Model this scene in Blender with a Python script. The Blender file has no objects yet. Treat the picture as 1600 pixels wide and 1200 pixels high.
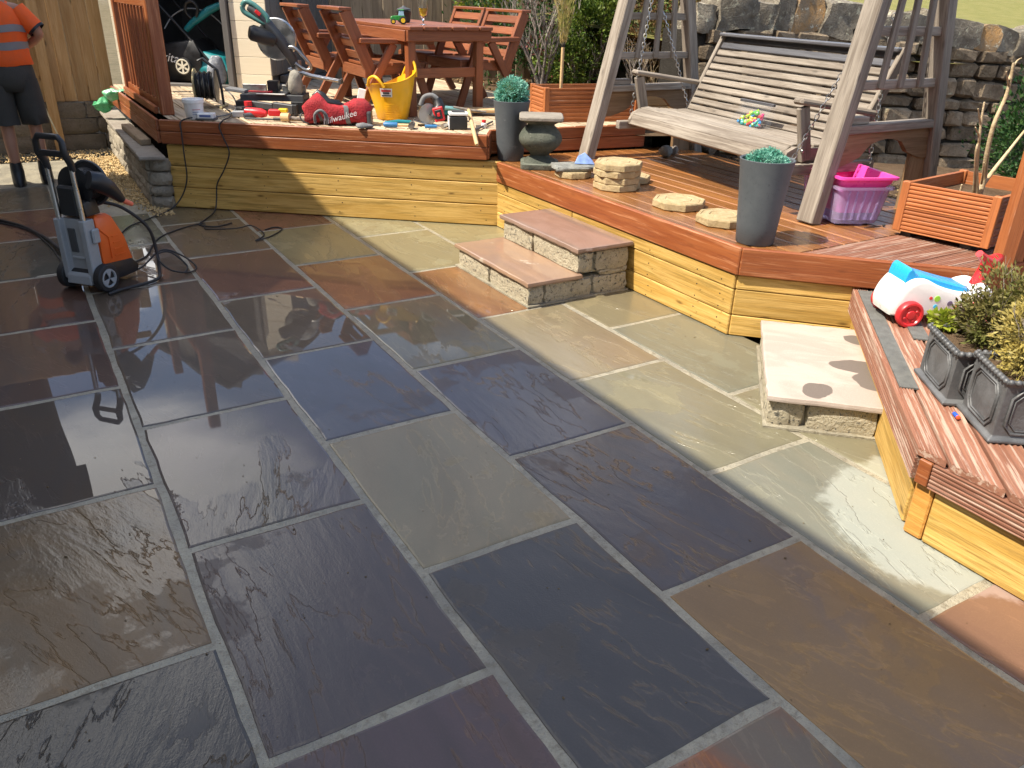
import bpy, bmesh, math, random
from mathutils import Matrix, Vector, noise
R = math.radians
rnd = random.Random(7)
SC = bpy.context.scene
COL = SC.collection

# ------------------------------------------------------------------ camera, sky, sun, exposure
PITCH, YAW, ROLL, CAM_H = R(25.94), R(31.82), R(1.76), 1.645
cam = bpy.data.objects.new('camera', bpy.data.cameras.new('camera'))
COL.objects.link(cam)
_fw = Vector((math.sin(YAW)*math.cos(PITCH), math.cos(YAW)*math.cos(PITCH), -math.sin(PITCH)))
_rt = Vector((math.cos(YAW), -math.sin(YAW), 0))
_up = _rt.cross(_fw)
_r2 = _rt*math.cos(ROLL) + _up*math.sin(ROLL)
_u2 = -_rt*math.sin(ROLL) + _up*math.cos(ROLL)
_m = Matrix((( _r2.x, _u2.x, -_fw.x, 0), (_r2.y, _u2.y, -_fw.y, 0), (_r2.z, _u2.z, -_fw.z, CAM_H), (0, 0, 0, 1)))
cam.matrix_world = _m
cam.data.sensor_width = 36
cam.data.lens = 1255/1600*36
cam.data.clip_start, cam.data.clip_end = 0.05, 600
SC.camera = cam

SUN_DIR = Vector((0.727, -0.11, -1.0)).normalized()          # the way the light travels
SUN_EL = math.asin(-SUN_DIR.z)
SUN_AZ = math.atan2(-SUN_DIR.x, -SUN_DIR.y)                  # clockwise from +Y
w = bpy.data.worlds.new('World'); SC.world = w; w.use_nodes = True
nt = w.node_tree; nt.nodes.clear()
wo = nt.nodes.new('ShaderNodeOutputWorld'); bg = nt.nodes.new('ShaderNodeBackground')
sky = nt.nodes.new('ShaderNodeTexSky'); sky.sky_type = 'NISHITA'; sky.sun_disc = False
sky.sun_elevation = SUN_EL; sky.sun_rotation = SUN_AZ
sky.air_density = 0.9; sky.dust_density = 1.6; sky.ozone_density = 0.8
tc = nt.nodes.new('ShaderNodeTexCoord')
sep = nt.nodes.new('ShaderNodeSeparateXYZ'); nt.links.new(tc.outputs['Generated'], sep.inputs[0])
# clouds laid out on a flat layer overhead: direction / (z + .12)
addz = nt.nodes.new('ShaderNodeMath'); addz.operation = 'ADD'; addz.inputs[1].default_value = 0.14; nt.links.new(sep.outputs['Z'], addz.inputs[0])
mx = nt.nodes.new('ShaderNodeMath'); mx.operation = 'MAXIMUM'; mx.inputs[1].default_value = 0.06; nt.links.new(addz.outputs[0], mx.inputs[0])
dv = nt.nodes.new('ShaderNodeVectorMath'); dv.operation = 'DIVIDE'
cmb = nt.nodes.new('ShaderNodeCombineXYZ')
for i in range(3): nt.links.new(mx.outputs[0], cmb.inputs[i])
nt.links.new(tc.outputs['Generated'], dv.inputs[0]); nt.links.new(cmb.outputs[0], dv.inputs[1])
mp = nt.nodes.new('ShaderNodeMapping'); mp.inputs['Location'].default_value = (3.4, 1.9, 0.0); nt.links.new(dv.outputs[0], mp.inputs[0])
cn = nt.nodes.new('ShaderNodeTexNoise'); cn.inputs['Scale'].default_value = 1.15; cn.inputs['Detail'].default_value = 8; cn.inputs['Roughness'].default_value = 0.58
nt.links.new(mp.outputs[0], cn.inputs['Vector'])
cr = nt.nodes.new('ShaderNodeMapRange'); cr.interpolation_type = 'SMOOTHSTEP'
cr.inputs['From Min'].default_value = 0.53; cr.inputs['From Max'].default_value = 0.66
nt.links.new(cn.outputs[0], cr.inputs['Value'])
mixc = nt.nodes.new('ShaderNodeMix'); mixc.data_type = 'RGBA'
mixc.inputs['B'].default_value = (11.5, 11.2, 10.8, 1)
# one bank of bright cloud to the north, the one mirrored in the wet paving
vd = nt.nodes.new('ShaderNodeVectorMath'); vd.operation = 'DISTANCE'; vd.inputs[1].default_value = (-0.12, 1.22, 0.75)
nt.links.new(dv.outputs[0], vd.inputs[0])
ad = nt.nodes.new('ShaderNodeMath'); ad.operation = 'MULTIPLY_ADD'; ad.inputs[1].default_value = -0.9
nt.links.new(cn.outputs[0], ad.inputs[0]); nt.links.new(vd.outputs['Value'], ad.inputs[2])
bk = nt.nodes.new('ShaderNodeMapRange'); bk.interpolation_type = 'SMOOTHSTEP'
bk.inputs['From Min'].default_value = -0.22; bk.inputs['From Max'].default_value = 0.06; bk.inputs['To Min'].default_value = 1; bk.inputs['To Max'].default_value = 0
nt.links.new(ad.outputs[0], bk.inputs['Value'])
mxc = nt.nodes.new('ShaderNodeMath'); mxc.operation = 'MAXIMUM'; nt.links.new(cr.outputs[0], mxc.inputs[0]); nt.links.new(bk.outputs[0], mxc.inputs[1])
nt.links.new(mxc.outputs[0], mixc.inputs['Factor']); nt.links.new(sky.outputs[0], mixc.inputs['A'])
nt.links.new(mixc.outputs['Result'], bg.inputs['Color']); bg.inputs['Strength'].default_value = 0.15
nt.links.new(bg.outputs[0], wo.inputs[0])
sun = bpy.data.objects.new('sun', bpy.data.lights.new('sun', 'SUN')); COL.objects.link(sun)
sun.data.energy = 4.5; sun.data.angle = R(0.4); sun.data.color = (1.0, 0.92, 0.78)
sun.rotation_euler = SUN_DIR.to_track_quat('-Z', 'Y').to_euler()
SC.view_settings.view_transform = 'Standard'; SC.view_settings.look = 'None'
SC.view_settings.gamma = 1; SC.view_settings.exposure = 0.90; SC.view_settings.use_curve_mapping = False

# ------------------------------------------------------------------ helpers: things, parts, meshes
MW = {}                                                       # object -> its world matrix
def place(o, parent, M):
    MW[o] = M
    if parent is not None:
        o.parent = parent; o.matrix_local = MW[parent].inverted() @ M
    else:
        o.matrix_local = M
def props(o, label=None, cat=None, group=None, kind=None):
    for k, v in (('label', label), ('category', cat), ('group', group), ('kind', kind)):
        if v: o[k] = v
    return o
def thing(name, label, cat, loc=(0, 0, 0), rz=0.0, group=None, M=None):
    o = bpy.data.objects.new(name, None); COL.objects.link(o); o.empty_display_size = 0.1
    place(o, None, M if M is not None else Matrix.Translation(loc) @ Matrix.Rotation(rz, 4, 'Z'))
    return props(o, label, cat, group)
KIDS = {}
def copy_tree(root, M, label=None, group=None):
    c = root.copy(); COL.objects.link(c); place(c, None, M)
    if label: c['label'] = label
    if group: c['group'] = group
    for ch in list(root.children):
        d = ch.copy(); COL.objects.link(d); d.parent = c; MW[d] = M @ ch.matrix_basis
        for g in list(ch.children):
            e = g.copy(); COL.objects.link(e); e.parent = d
    return c
def frame(o, x, z=(0, 0, 1)):
    """matrix with origin o, local X along x, local Z near z"""
    x = Vector(x).normalized(); z = Vector(z)
    y = z.cross(x)
    if y.length < 1e-6: y = Vector((0, 1, 0)).cross(x)
    y.normalize(); z = x.cross(y)
    M = Matrix((x, y, z)).transposed().to_4x4(); M.translation = Vector(o)
    return M
class MB:
    """collects shapes and links them as ONE mesh object"""
    def __init__(s): s.v, s.f = [], []
    def add(s, vs, fs):
        b = len(s.v); s.v += [tuple(p) for p in vs]; s.f += [tuple(i+b for i in q) for q in fs]; return s
    def box(s, c, d, M=None, top=1.0):
        hx, hy, hz = d[0]/2, d[1]/2, d[2]/2
        vs = [Vector((sx*hx*(top if sz > 0 else 1), sy*hy*(top if sz > 0 else 1), sz*hz)) for sz in (-1, 1) for sy in (-1, 1) for sx in (-1, 1)]
        if M is not None: vs = [M @ p for p in vs]
        vs = [p+Vector(c) for p in vs]
        return s.add(vs, [(0, 2, 3, 1), (4, 5, 7, 6), (0, 1, 5, 4), (2, 6, 7, 3), (0, 4, 6, 2), (1, 3, 7, 5)])
    def beam(s, p0, p1, w, h, z=(0, 0, 1)):
        p0, p1 = Vector(p0), Vector(p1); M = frame((p0+p1)/2, p1-p0, z)
        L = (p1-p0).length/2
        vs = [M @ Vector((sx*L, sy*w/2, sz*h/2)) for sz in (-1, 1) for sy in (-1, 1) for sx in (-1, 1)]
        return s.add(vs, [(0, 2, 3, 1), (4, 5, 7, 6), (0, 1, 5, 4), (2, 6, 7, 3), (0, 4, 6, 2), (1, 3, 7, 5)])
    def tube(s, pts, r, n=8, cap=True, closed=False):
        pts = [Vector(p) for p in pts]; k = len(pts)
        rs = r if isinstance(r, (list, tuple)) else [r]*k
        up = Vector((0, 0, 1)); vs = []; prev = None
        for i, p in enumerate(pts):
            a = pts[(i-1) % k] if (i or closed) else p; b = pts[(i+1) % k] if (i < k-1 or closed) else p
            t = (b-a).normalized()
            if prev is None:
                prev = t.orthogonal().normalized()
            nn = (prev - t*prev.dot(t))
            nn = nn.normalized() if nn.length > 1e-6 else t.orthogonal().normalized()
            prev = nn; bb = t.cross(nn)
            for j in range(n):
                q = 2*math.pi*j/n; vs.append(p + (nn*math.cos(q)+bb*math.sin(q))*rs[i])
        fs = []
        for i in range(k if closed else k-1):
            for j in range(n):
                a, b = i*n+j, i*n+(j+1) % n; c, d = ((i+1) % k)*n+(j+1) % n, ((i+1) % k)*n+j
                fs.append((a, b, c, d))
        if cap and not closed:
            fs.append(tuple(range(n-1, -1, -1))); fs.append(tuple((k-1)*n+j for j in range(n)))
        return s.add(vs, fs)
    def lathe(s, prof, c=(0, 0, 0), n=20, M=None, sx=1.0, sy=1.0, cap=(True, True), ph=0.0):
        vs = []
        for r, z in prof:
            for j in range(n):
                q = 2*math.pi*j/n+ph; p = Vector((r*math.cos(q)*sx, r*math.sin(q)*sy, z))
                if M is not None: p = M @ p
                vs.append(p+Vector(c))
        fs = []
        for i in range(len(prof)-1):
            for j in range(n):
                fs.append((i*n+j, i*n+(j+1) % n, (i+1)*n+(j+1) % n, (i+1)*n+j))
        if cap[0]: fs.append(tuple(range(n-1, -1, -1)))
        if cap[1]: fs.append(tuple((len(prof)-1)*n+j for j in range(n)))
        return s.add(vs, fs)
    def rings(s, rings, cap=True):
        n = len(rings[0]); vs = [p for r in rings for p in r]; fs = []
        for i in range(len(rings)-1):
            for j in range(n): fs.append((i*n+j, i*n+(j+1) % n, (i+1)*n+(j+1) % n, (i+1)*n+j))
        if cap: fs.append(tuple(range(n-1, -1, -1))); fs.append(tuple((len(rings)-1)*n+j for j in range(n)))
        return s.add(vs, fs)
    def prism(s, poly, z0, z1, M=None):
        n = len(poly)
        vs = [Vector((x, y, z0)) for x, y in poly]+[Vector((x, y, z1)) for x, y in poly]
        if M is not None: vs = [M @ p for p in vs]
        fs = [tuple(range(n-1, -1, -1)), tuple(range(n, 2*n))]+[(i, (i+1) % n, n+(i+1) % n, n+i) for i in range(n)]
        return s.add(vs, fs)
    def ball(s, c, r, nu=10, nv=6, M=None):
        pr = [(r*math.sin(math.pi*i/nv), -r*math.cos(math.pi*i/nv)) for i in range(nv+1)]
        pr[0] = (r*0.02, -r); pr[-1] = (r*0.02, r)
        return s.lathe(pr, c, nu, M)
    def mesh(s, name, bevel=0, seg=1, smooth=None):
        me = bpy.data.meshes.new(name); me.from_pydata(s.v, [], s.f); me.update()
        bm = bmesh.new(); bm.from_mesh(me)
        bmesh.ops.recalc_face_normals(bm, faces=bm.faces)
        if bevel:
            es = [e for e in bm.edges if len(e.link_faces) == 2 and e.calc_face_angle(0) > 0.6]
            bmesh.ops.bevel(bm, geom=es, offset=bevel, segments=seg, affect='EDGES', clamp_overlap=True, profile=0.6)
        if smooth is not None:
            for f in bm.faces: f.smooth = True
            for e in bm.edges:
                e.smooth = not (len(e.link_faces) == 2 and e.calc_face_angle(0) > R(smooth))
        bm.to_mesh(me); bm.free()
        return me
    def build(s, name, m, parent=None, M=None, bevel=0, seg=1, smooth=None, local=False, color=None):
        """vertices are in world space (or in M's / the parent's space when local)"""
        W = M if M is not None else (MW[parent] if parent is not None else Matrix.Identity(4))
        if not local:
            iv = W.inverted(); s.v = [tuple(iv @ Vector(p)) for p in s.v]
        return link(name, s.mesh(name, bevel, seg, smooth), m, parent, W, color)
def link(name, me, m, parent, W, color=None):
    if m is not None and not me.materials: me.materials.append(m)
    o = bpy.data.objects.new(name, me); COL.objects.link(o); place(o, parent, W)
    if color: o.color = (*color[:3], 1)
    return o
_bx = {}
def bar(name, p0, p1, w, h, m, parent, z=(0, 0, 1), bevel=0.004, ext=0.0, color=None):
    """a straight timber: local X runs along the grain; alike pieces share mesh data"""
    p0, p1 = Vector(p0), Vector(p1); L = (p1-p0).length+2*ext
    W = frame((p0+p1)/2, p1-p0, z)
    key = (round(L, 3), round(w, 4), round(h, 4), m.name, round(bevel, 4))
    if key not in _bx:
        me = MB().box((0, 0, 0), (L, w, h)).mesh(name, min(bevel, w/3, h/3)); me.materials.append(m); _bx[key] = me
    return link(name, _bx[key], m, parent, W, color)
def srgb(r, g, b):
    f = lambda c: (c/255/12.92) if c/255 <= 0.04045 else ((c/255+0.055)/1.055)**2.4
    return (f(r), f(g), f(b), 1)
def clip_range(poly, o, d, n, y):
    """x-range of the convex polygon along the line o + n*y + d*t"""
    ts = []
    k = len(poly)
    for i in range(k):
        a = Vector(poly[i])-Vector(o); b = Vector(poly[(i+1) % k])-Vector(o)
        ya, yb = a.dot(n), b.dot(n)
        if (ya-y)*(yb-y) <= 0 and abs(yb-ya) > 1e-9:
            q = (y-ya)/(yb-ya); p = a+(b-a)*q; ts.append(p.dot(d))
    return (min(ts), max(ts)) if len(ts) >= 2 else None
def deck_boards(parent, poly, d, z1, wid, gap, m, th=0.028, groove=0, name='deck_board', jig=0.0, cols=None, only=None):
    """boards along d filling a convex polygon, each its own object with local X along the grain"""
    d = Vector(d).normalized(); n = Vector((-d.y, d.x)); o = Vector(poly[0])
    ys = [(Vector(p)-o).dot(n) for p in poly]; y = min(ys); y1 = max(ys); i = 0
    out = []
    while y < y1-0.02:
        b = min(y+wid, y1); e = 0.002
        if only is None or only(i):
            prof = []
            if groove:
                g = (b-y-0.012)/groove
                prof = [(y+e, z1-th), (y+e, z1-0.004), (y+0.005, z1)]
                for k in range(groove):
                    a = y+0.006+g*k
                    prof += [(a+g*0.10, z1), (a+g*0.28, z1-0.0045), (a+g*0.62, z1-0.0045), (a+g*0.80, z1)]
                prof += [(b-0.005, z1), (b-e, z1-0.004), (b-e, z1-th)]
            else:
                prof = [(y+e, z1-th), (y+e, z1-0.004), (y+0.006, z1)]+[(y+(b-y)*q, z1) for q in (0.25, 0.5, 0.75)]+[(b-0.006, z1), (b-e, z1-0.004), (b-e, z1-th)]
            R0, R1 = [], []
            for yy, zz in prof:
                c = clip_range(poly, o, d, n, min(max(yy, min(ys)+1e-4), max(ys)-1e-4))
                p0 = o+n*yy+d*c[0]; p1 = o+n*yy+d*c[1]
                R0.append((p0.x, p0.y, zz)); R1.append((p1.x, p1.y, zz))
            mb = MB().rings([R0, R1])
            cc = sum((Vector(p) for p in R0+R1), Vector())/(2*len(R0)); cc.z = z1
            dz = rnd.uniform(-jig, jig)
            W = frame(cc, (d.x, d.y, 0))
            ob = mb.build(name, m, parent, W)
            if jig: place(ob, parent, W @ Matrix.Translation((0, 0, dz)))
            if cols: ob.color = (*rnd.choice(cols)[:3], 1)
            out.append(ob)
        y = b+gap; i += 1
    return out
def curve(pts, k=6):
    """Catmull-Rom through points"""
    P = [Vector(p) for p in pts]; out = []
    for i in range(len(P)-1):
        a, b, c, e = P[max(i-1, 0)], P[i], P[i+1], P[min(i+2, len(P)-1)]
        for j in range(k):
            t = j/k
            out.append(0.5*((2*b)+(c-a)*t+(2*a-5*b+4*c-e)*t*t+(3*b-a-3*c+e)*t**3))
    out.append(P[-1]); return out
# ------------------------------------------------------------------ materials
class NT:
    def __init__(s, name):
        s.m = bpy.data.materials.new(name); s.m.use_nodes = True; s.t = s.m.node_tree
        s.b = s.t.nodes['Principled BSDF']; s.out = s.t.nodes['Material Output']
    def n(s, typ, **kw):
        x = s.t.nodes.new(typ)
        for k, v in kw.items():
            if k.startswith('_'): setattr(x, k[1:], v)
        for k, v in kw.items():
            if not k.startswith('_'): s.set(x, k, v)
        return x
    def set(s, x, k, v):
        k = k.replace('__', ' ')
        i = x.inputs[int(k[1:])] if k[0] == 'i' and k[1:].isdigit() else x.inputs[k]
        if hasattr(v, 'node') or hasattr(v, 'links') and hasattr(v, 'is_output'): s.t.links.new(v, i)
        elif isinstance(v, bpy.types.Node): s.t.links.new(v.outputs[0], i)
        else: i.default_value = v
    def math(s, op, a, b=0.0, c=None):
        kw = {'i0': a, 'i1': b}
        if c is not None: kw['i2'] = c
        return s.n('ShaderNodeMath', _operation=op, **kw).outputs[0]
    def vmath(s, op, a, b): return s.n('ShaderNodeVectorMath', _operation=op, i0=a, i1=b).outputs[0]
    def mix(s, f, a, b, blend='MIX'):
        x = s.n('ShaderNodeMix', _data_type='RGBA', _blend_type=blend)
        s.set(x, 'Factor', f); s.set(x, 'A', a); s.set(x, 'B', b); return x.outputs['Result']
    def mr(s, v, a, b, c=0.0, d=1.0, it='SMOOTHSTEP'):
        x = s.n('ShaderNodeMapRange', _interpolation_type=it)
        for k, q in zip(('Value', 'From Min', 'From Max', 'To Min', 'To Max'), (v, a, b, c, d)): s.set(x, k, q)
        return x.outputs[0]
    def noise(s, v, sc, det=4, ro=0.55, dist=0.0):
        return s.n('ShaderNodeTexNoise', Vector=v, Scale=sc, Detail=det, Roughness=ro, Distortion=dist).outputs[0]
    def obj(s, shift=True):
        t = s.n('ShaderNodeTexCoord').outputs['Object']
        if not shift: return t
        r = s.n('ShaderNodeObjectInfo').outputs['Random']
        return s.vmath('ADD', t, s.n('ShaderNodeCombineXYZ', i0=s.math('MULTIPLY', r, 37.0), i1=s.math('MULTIPLY', r, 71.0), i2=s.math('MULTIPLY', r, 13.0)).outputs[0])
    def world(s): return s.n('ShaderNodeNewGeometry').outputs['Position']
    def scale(s, v, q): return s.vmath('MULTIPLY', v, q)
    def bump(s, h, dist=0.01, st=1.0):
        x = s.n('ShaderNodeBump', Strength=st, Distance=dist, Height=h); return x.outputs[0]
    def fin(s, col=None, rough=None, normal=None, metal=None, **kw):
        for k, v in (('Base Color', col), ('Roughness', rough), ('Normal', normal), ('Metallic', metal)):
            if v is not None: s.set(s.b, k, v)
        for k, v in kw.items(): s.set(s.b, k.replace('_', ' '), v)
        return s.m
def c4(c): return (c[0], c[1], c[2], 1)
def mul(c, k): return (c[0]*k, c[1]*k, c[2]*k, 1)
def wood(name, c1, c2, dark, grain=1.0, rough=0.65, knots=0.5, wear=None, wear_amt=0.0, var=0.25, spec=0.4, coat=0.0, bump=1.0):
    """timber: grain along local X, growth-ring streaks, knots, worn patches, tone differing from board to board"""
    n = NT(name); p = n.obj()
    g = n.scale(p, (1.2, 16.0, 16.0))
    warp = n.noise(n.scale(p, (1.0, 5.0, 5.0)), 1.0, 2)
    st = n.noise(g, 1.6*grain, 6, 0.62, 0.6)
    fine = n.noise(n.scale(p, (5.0, 160.0, 160.0)), 1.0, 3, 0.6)
    col = n.mix(n.mr(st, 0.34, 0.66), c4(c1), c4(c2))
    col = n.mix(n.math('MULTIPLY', n.mr(fine, 0.5, 0.72), 0.45), col, c4(dark))
    col = n.mix(n.math('MULTIPLY', n.mr(warp, 0.35, 0.7), 0.25), col, c4(dark))
    h = n.math('ADD', n.math('MULTIPLY', st, 0.6), n.math('MULTIPLY', fine, 0.5))
    if knots:
        sk = n.n('ShaderNodeSeparateXYZ', i0=p)
        v = n.n('ShaderNodeTexVoronoi', _voronoi_dimensions='2D', Vector=n.n('ShaderNodeCombineXYZ', i0=n.math('MULTIPLY', sk.outputs[0], 2.6), i1=n.math('MULTIPLY', n.math('ADD', sk.outputs[1], sk.outputs[2]), 8.0)).outputs[0], Scale=1.0, Randomness=1.0)
        k = n.mr(n.math('ADD', v.outputs['Distance'], n.math('MULTIPLY', n.math('SUBTRACT', fine, 0.5), 0.10)), 0.015, 0.115, 1.0, 0.0)
        sel = n.mr(n.n('ShaderNodeSeparateColor', i0=v.outputs['Color']).outputs[0], 0.56, 0.60)
        kk = n.math('MULTIPLY', n.math('MULTIPLY', k, sel), knots)
        col = n.mix(kk, col, mul(dark, 0.45))
    if wear is not None:
        wn = n.noise(n.scale(p, (1.6, 46.0, 46.0)), 1.3, 6, 0.70)
        col = n.mix(n.mr(wn, 0.62-0.25*wear_amt, 0.70-0.2*wear_amt), col, c4(wear))
    rr = n.n('ShaderNodeObjectInfo').outputs['Random']
    val = n.mr(rr, 0, 1, 1-var, 1+var, 'LINEAR')
    col = n.mix(1.0, col, n.n('ShaderNodeCombineColor', i0=val, i1=val, i2=val).outputs[0], 'MULTIPLY')
    return n.fin(col, n.mr(fine, 0.3, 0.7, rough-0.08, rough+0.12), n.bump(h, 0.0035*bump), Specular_IOR_Level=spec, Coat_Weight=coat, Coat_Roughness=0.25)
def plain(name, c, rough=0.5, metal=0.0, mott=0.15, sc=12.0, bump=0.0, spec=0.5, **kw):
    """paint, plastic, rubber or metal with faint mottling and scuffs"""
    n = NT(name); p = n.obj(); a = n.noise(p, sc, 5, 0.6); b = n.noise(p, sc*9, 3, 0.6)
    f = n.mr(a, 0.3, 0.7, 1-mott, 1+mott, 'LINEAR')
    col = n.mix(1.0, c4(c), n.n('ShaderNodeCombineColor', i0=f, i1=f, i2=f).outputs[0], 'MULTIPLY')
    nm = n.bump(b, 0.002*bump) if bump else None
    return n.fin(col, n.mr(a, 0.3, 0.7, max(rough-0.1, 0.03), min(rough+0.12, 1.0)), nm, metal, Specular_IOR_Level=spec, **kw)
def stone(name, c1, c2, c3, sc=9.0, rough=0.85, bump=1.0, lich=None, lich_amt=0.5, var=0.25, fine=60.0):
    n = NT(name); p = n.obj()
    a = n.noise(p, sc, 6, 0.65, 0.4); b = n.noise(p, fine, 4, 0.7); c = n.noise(p, sc*0.4, 3)
    col = n.mix(n.mr(a, 0.35, 0.65), c4(c1), c4(c2)); col = n.mix(n.mr(b, 0.55, 0.75), col, c4(c3))
    if lich is not None:
        l = n.noise(n.vmath('ADD', p, (5.3, 1.7, 9.1)), sc*1.7, 6, 0.7)
        col = n.mix(n.mr(l, 0.66-0.2*lich_amt, 0.72-0.16*lich_amt), col, c4(lich))
    rr = n.n('ShaderNodeObjectInfo').outputs['Random']; val = n.mr(rr, 0, 1, 1-var, 1+var, 'LINEAR')
    col = n.mix(1.0, col, n.n('ShaderNodeCombineColor', i0=val, i1=val, i2=val).outputs[0], 'MULTIPLY')
    h = n.math('ADD', n.math('MULTIPLY', a, 1.0), n.math('MULTIPLY', b, 0.45))
    return n.fin(col, rough, n.bump(h, 0.02*bump), Specular_IOR_Level=0.3)
def leafy(name, cols, sc=6.0, rough=0.55, trans=0.25):
    n = NT(name); p = n.world()
    v = n.n('ShaderNodeTexVoronoi', Vector=p, Scale=38.0)
    s = n.n('ShaderNodeSeparateColor', i0=v.outputs['Color'])
    big = n.noise(p, sc, 3)
    col = n.mix(s.outputs[0], c4(cols[0]), c4(cols[1])); col = n.mix(n.mr(n.math('ADD', big, n.math('MULTIPLY', s.outputs[1], 0.3)), 0.5, 0.8), col, c4(cols[2]))
    n.fin(col, rough, Specular_IOR_Level=0.3)
    tr = n.n('ShaderNodeBsdfTranslucent', Color=col); ms = n.n('ShaderNodeMixShader', i0=trans)
    n.t.links.new(n.b.outputs[0], ms.inputs[1]); n.t.links.new(tr.outputs[0], ms.inputs[2]); n.t.links.new(ms.outputs[0], n.out.inputs[0])
    return n.m
def slab_mat():
    """riven sandstone under a film of water: laminae in steps, standing water where the stone lies low, a dry patch by the planters"""
    n = NT('riven_sandstone'); p = n.obj(); wp = n.world(); oi = n.n('ShaderNodeObjectInfo')
    tint = n.n('ShaderNodeAttribute', _attribute_type='OBJECT', _attribute_name='tint').outputs['Color']
    rip = n.n('ShaderNodeAttribute', _attribute_type='OBJECT', _attribute_name='riven').outputs['Fac']
    matte = n.n('ShaderNodeAttribute', _attribute_type='OBJECT', _attribute_name='matte').outputs['Fac']
    rot_ = n.n('ShaderNodeVectorRotate', _rotation_type='Z_AXIS', Vector=p, Angle=n.mr(oi.outputs['Random'], 0, 1, -0.45, 0.45, 'LINEAR')).outputs[0]
    q = n.scale(rot_, (3.8, 1.1, 1.0)); q2 = n.scale(rot_, (19.0, 3.2, 1.0))
    a = n.noise(q, 1.0, 7, 0.58, 0.55); b = n.noise(q2, 1.0, 5, 0.62, 0.5); grit = n.noise(p, 170.0, 3, 0.6)
    hh = n.math('ADD', n.math('MULTIPLY', a, 0.80), n.math('MULTIPLY', b, 0.20))
    K = 8.0
    fl = n.math('SNAP', hh, 1.0/K)
    fr = n.math('MULTIPLY', n.math('SUBTRACT', hh, fl), K)
    ter = n.math('ADD', fl, n.math('DIVIDE', n.mr(fr, 0.88, 1.0), K))
    hgt = n.math('ADD', n.math('MULTIPLY', ter, 0.8), n.math('MULTIPLY', hh, 0.2))
    # water level: high in the shaded hollow of the patio, low elsewhere
    big = n.noise(n.vmath('ADD', wp, (11.3, 4.2, 0)), 0.55, 2)
    sx = n.n('ShaderNodeSeparateXYZ', i0=wp)
    dx = n.math('SUBTRACT', sx.outputs[0], 0.55); dy = n.math('SUBTRACT', sx.outputs[1], 4.25)
    el = n.math('ADD', n.math('MULTIPLY', n.math('MULTIPLY', dx, dx), 0.55), n.math('MULTIPLY', n.math('MULTIPLY', dy, dy), 0.42))
    hollow = n.mr(el, 0.15, 1.5, 1.0, 0.0)
    lev = n.math('ADD', n.math('MULTIPLY', hollow, 0.26), n.math('ADD', n.math('MULTIPLY', big, 0.22), 0.255))
    und = n.math('SUBTRACT', lev, hgt)                        # depth of water over the stone
    pud = n.mr(und, -0.004, 0.010)
    wet_h = n.math('MAXIMUM', hgt, lev)
    # dry patch
    ddx = n.math('SUBTRACT', sx.outputs[0], 2.62); ddy = n.math('SUBTRACT', sx.outputs[1], 1.18)
    rot = n.math('ADD', n.math('MULTIPLY', ddx, 0.80), n.math('MULTIPLY', ddy, -0.25))
    rx = n.math('ADD', n.math('POWER', n.math('ABSOLUTE', n.math('DIVIDE', ddx, 0.50)), 2.0), n.math('POWER', n.math('ABSOLUTE', n.math('DIVIDE', ddy, 0.47)), 2.0))
    dn = n.noise(wp, 5.0, 5, 0.65)
    dry = n.mr(n.math('ADD', rx, n.math('MULTIPLY', dn, 0.9)), 1.22, 1.38, 1.0, 0.0)
    # a second, far dry strip in the sun by the fence
    dry = n.math('MAXIMUM', dry, n.mr(n.math('ADD', sx.outputs[1], n.math('MULTIPLY', dn, 0.5)), 8.3, 8.6))
    wet = n.math('SUBTRACT', 1.0, dry)
    base = oi.outputs['Color']
    dmp = n.noise(n.vmath('ADD', wp, (3.1, 7.7, 0)), 1.9, 6, 0.62)
    damp = n.math('MULTIPLY', n.math('MULTIPLY', n.mr(dmp, 0.555, 0.585), n.math('SUBTRACT', 1.0, pud)), wet)
    col = n.mix(n.mr(n.noise(n.scale(p, (2.4, 0.9, 1)), 1.0, 5, 0.6, 1.2), 0.40, 0.66), base, tint)
    col = n.mix(n.math('MULTIPLY', n.mr(a, 0.45, 0.75), 0.35), col, n.mix(1.0, col, (0.55, 0.52, 0.5, 1), 'MULTIPLY'))
    col = n.mix(n.math('MULTIPLY', n.mr(grit, 0.5, 0.8), 0.22), col, n.mix(1.0, col, (1.7, 1.65, 1.55, 1), 'MULTIPLY'))
    edge = n.math('MULTIPLY', n.mr(fr, 0.78, 0.9), n.mr(fr, 0.9, 1.0, 1.0, 0.0))
    col = n.mix(n.math('MULTIPLY', edge, 0.25), col, n.mix(1.0, col, (1.7, 1.65, 1.6, 1), 'MULTIPLY'))
    drycol = n.mix(0.25, n.mix(1.0, col, (1.55, 1.65, 1.75, 1), 'MULTIPLY'), (0.36, 0.36, 0.355, 1))
    col = n.mix(dry, col, drycol)
    rough_wet = n.mr(pud, 0, 1, 0.085, 0.010, 'LINEAR')
    rough_wet = n.math('ADD', rough_wet, n.math('ADD', n.math('MULTIPLY', matte, 0.22), n.math('MULTIPLY', damp, 0.16)))
    col = n.mix(damp, col, n.mix(1.0, col, (1.12, 1.11, 1.09, 1), 'MULTIPLY'))
    hw = n.math('ADD', n.math('MULTIPLY', n.math('MULTIPLY', wet_h, wet), 1.0), n.math('MULTIPLY', n.math('MULTIPLY', hgt, dry), 1.0))
    nm = n.n('ShaderNodeBump', Strength=1.0, Distance=n.math('MULTIPLY', rip, 0.045), Height=hw)
    nm2 = n.n('ShaderNodeBump', Strength=n.mr(pud, 0, 1, 0.25, 0.0, 'LINEAR'), Distance=0.002, Height=grit, Normal=nm.outputs[0])
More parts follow.
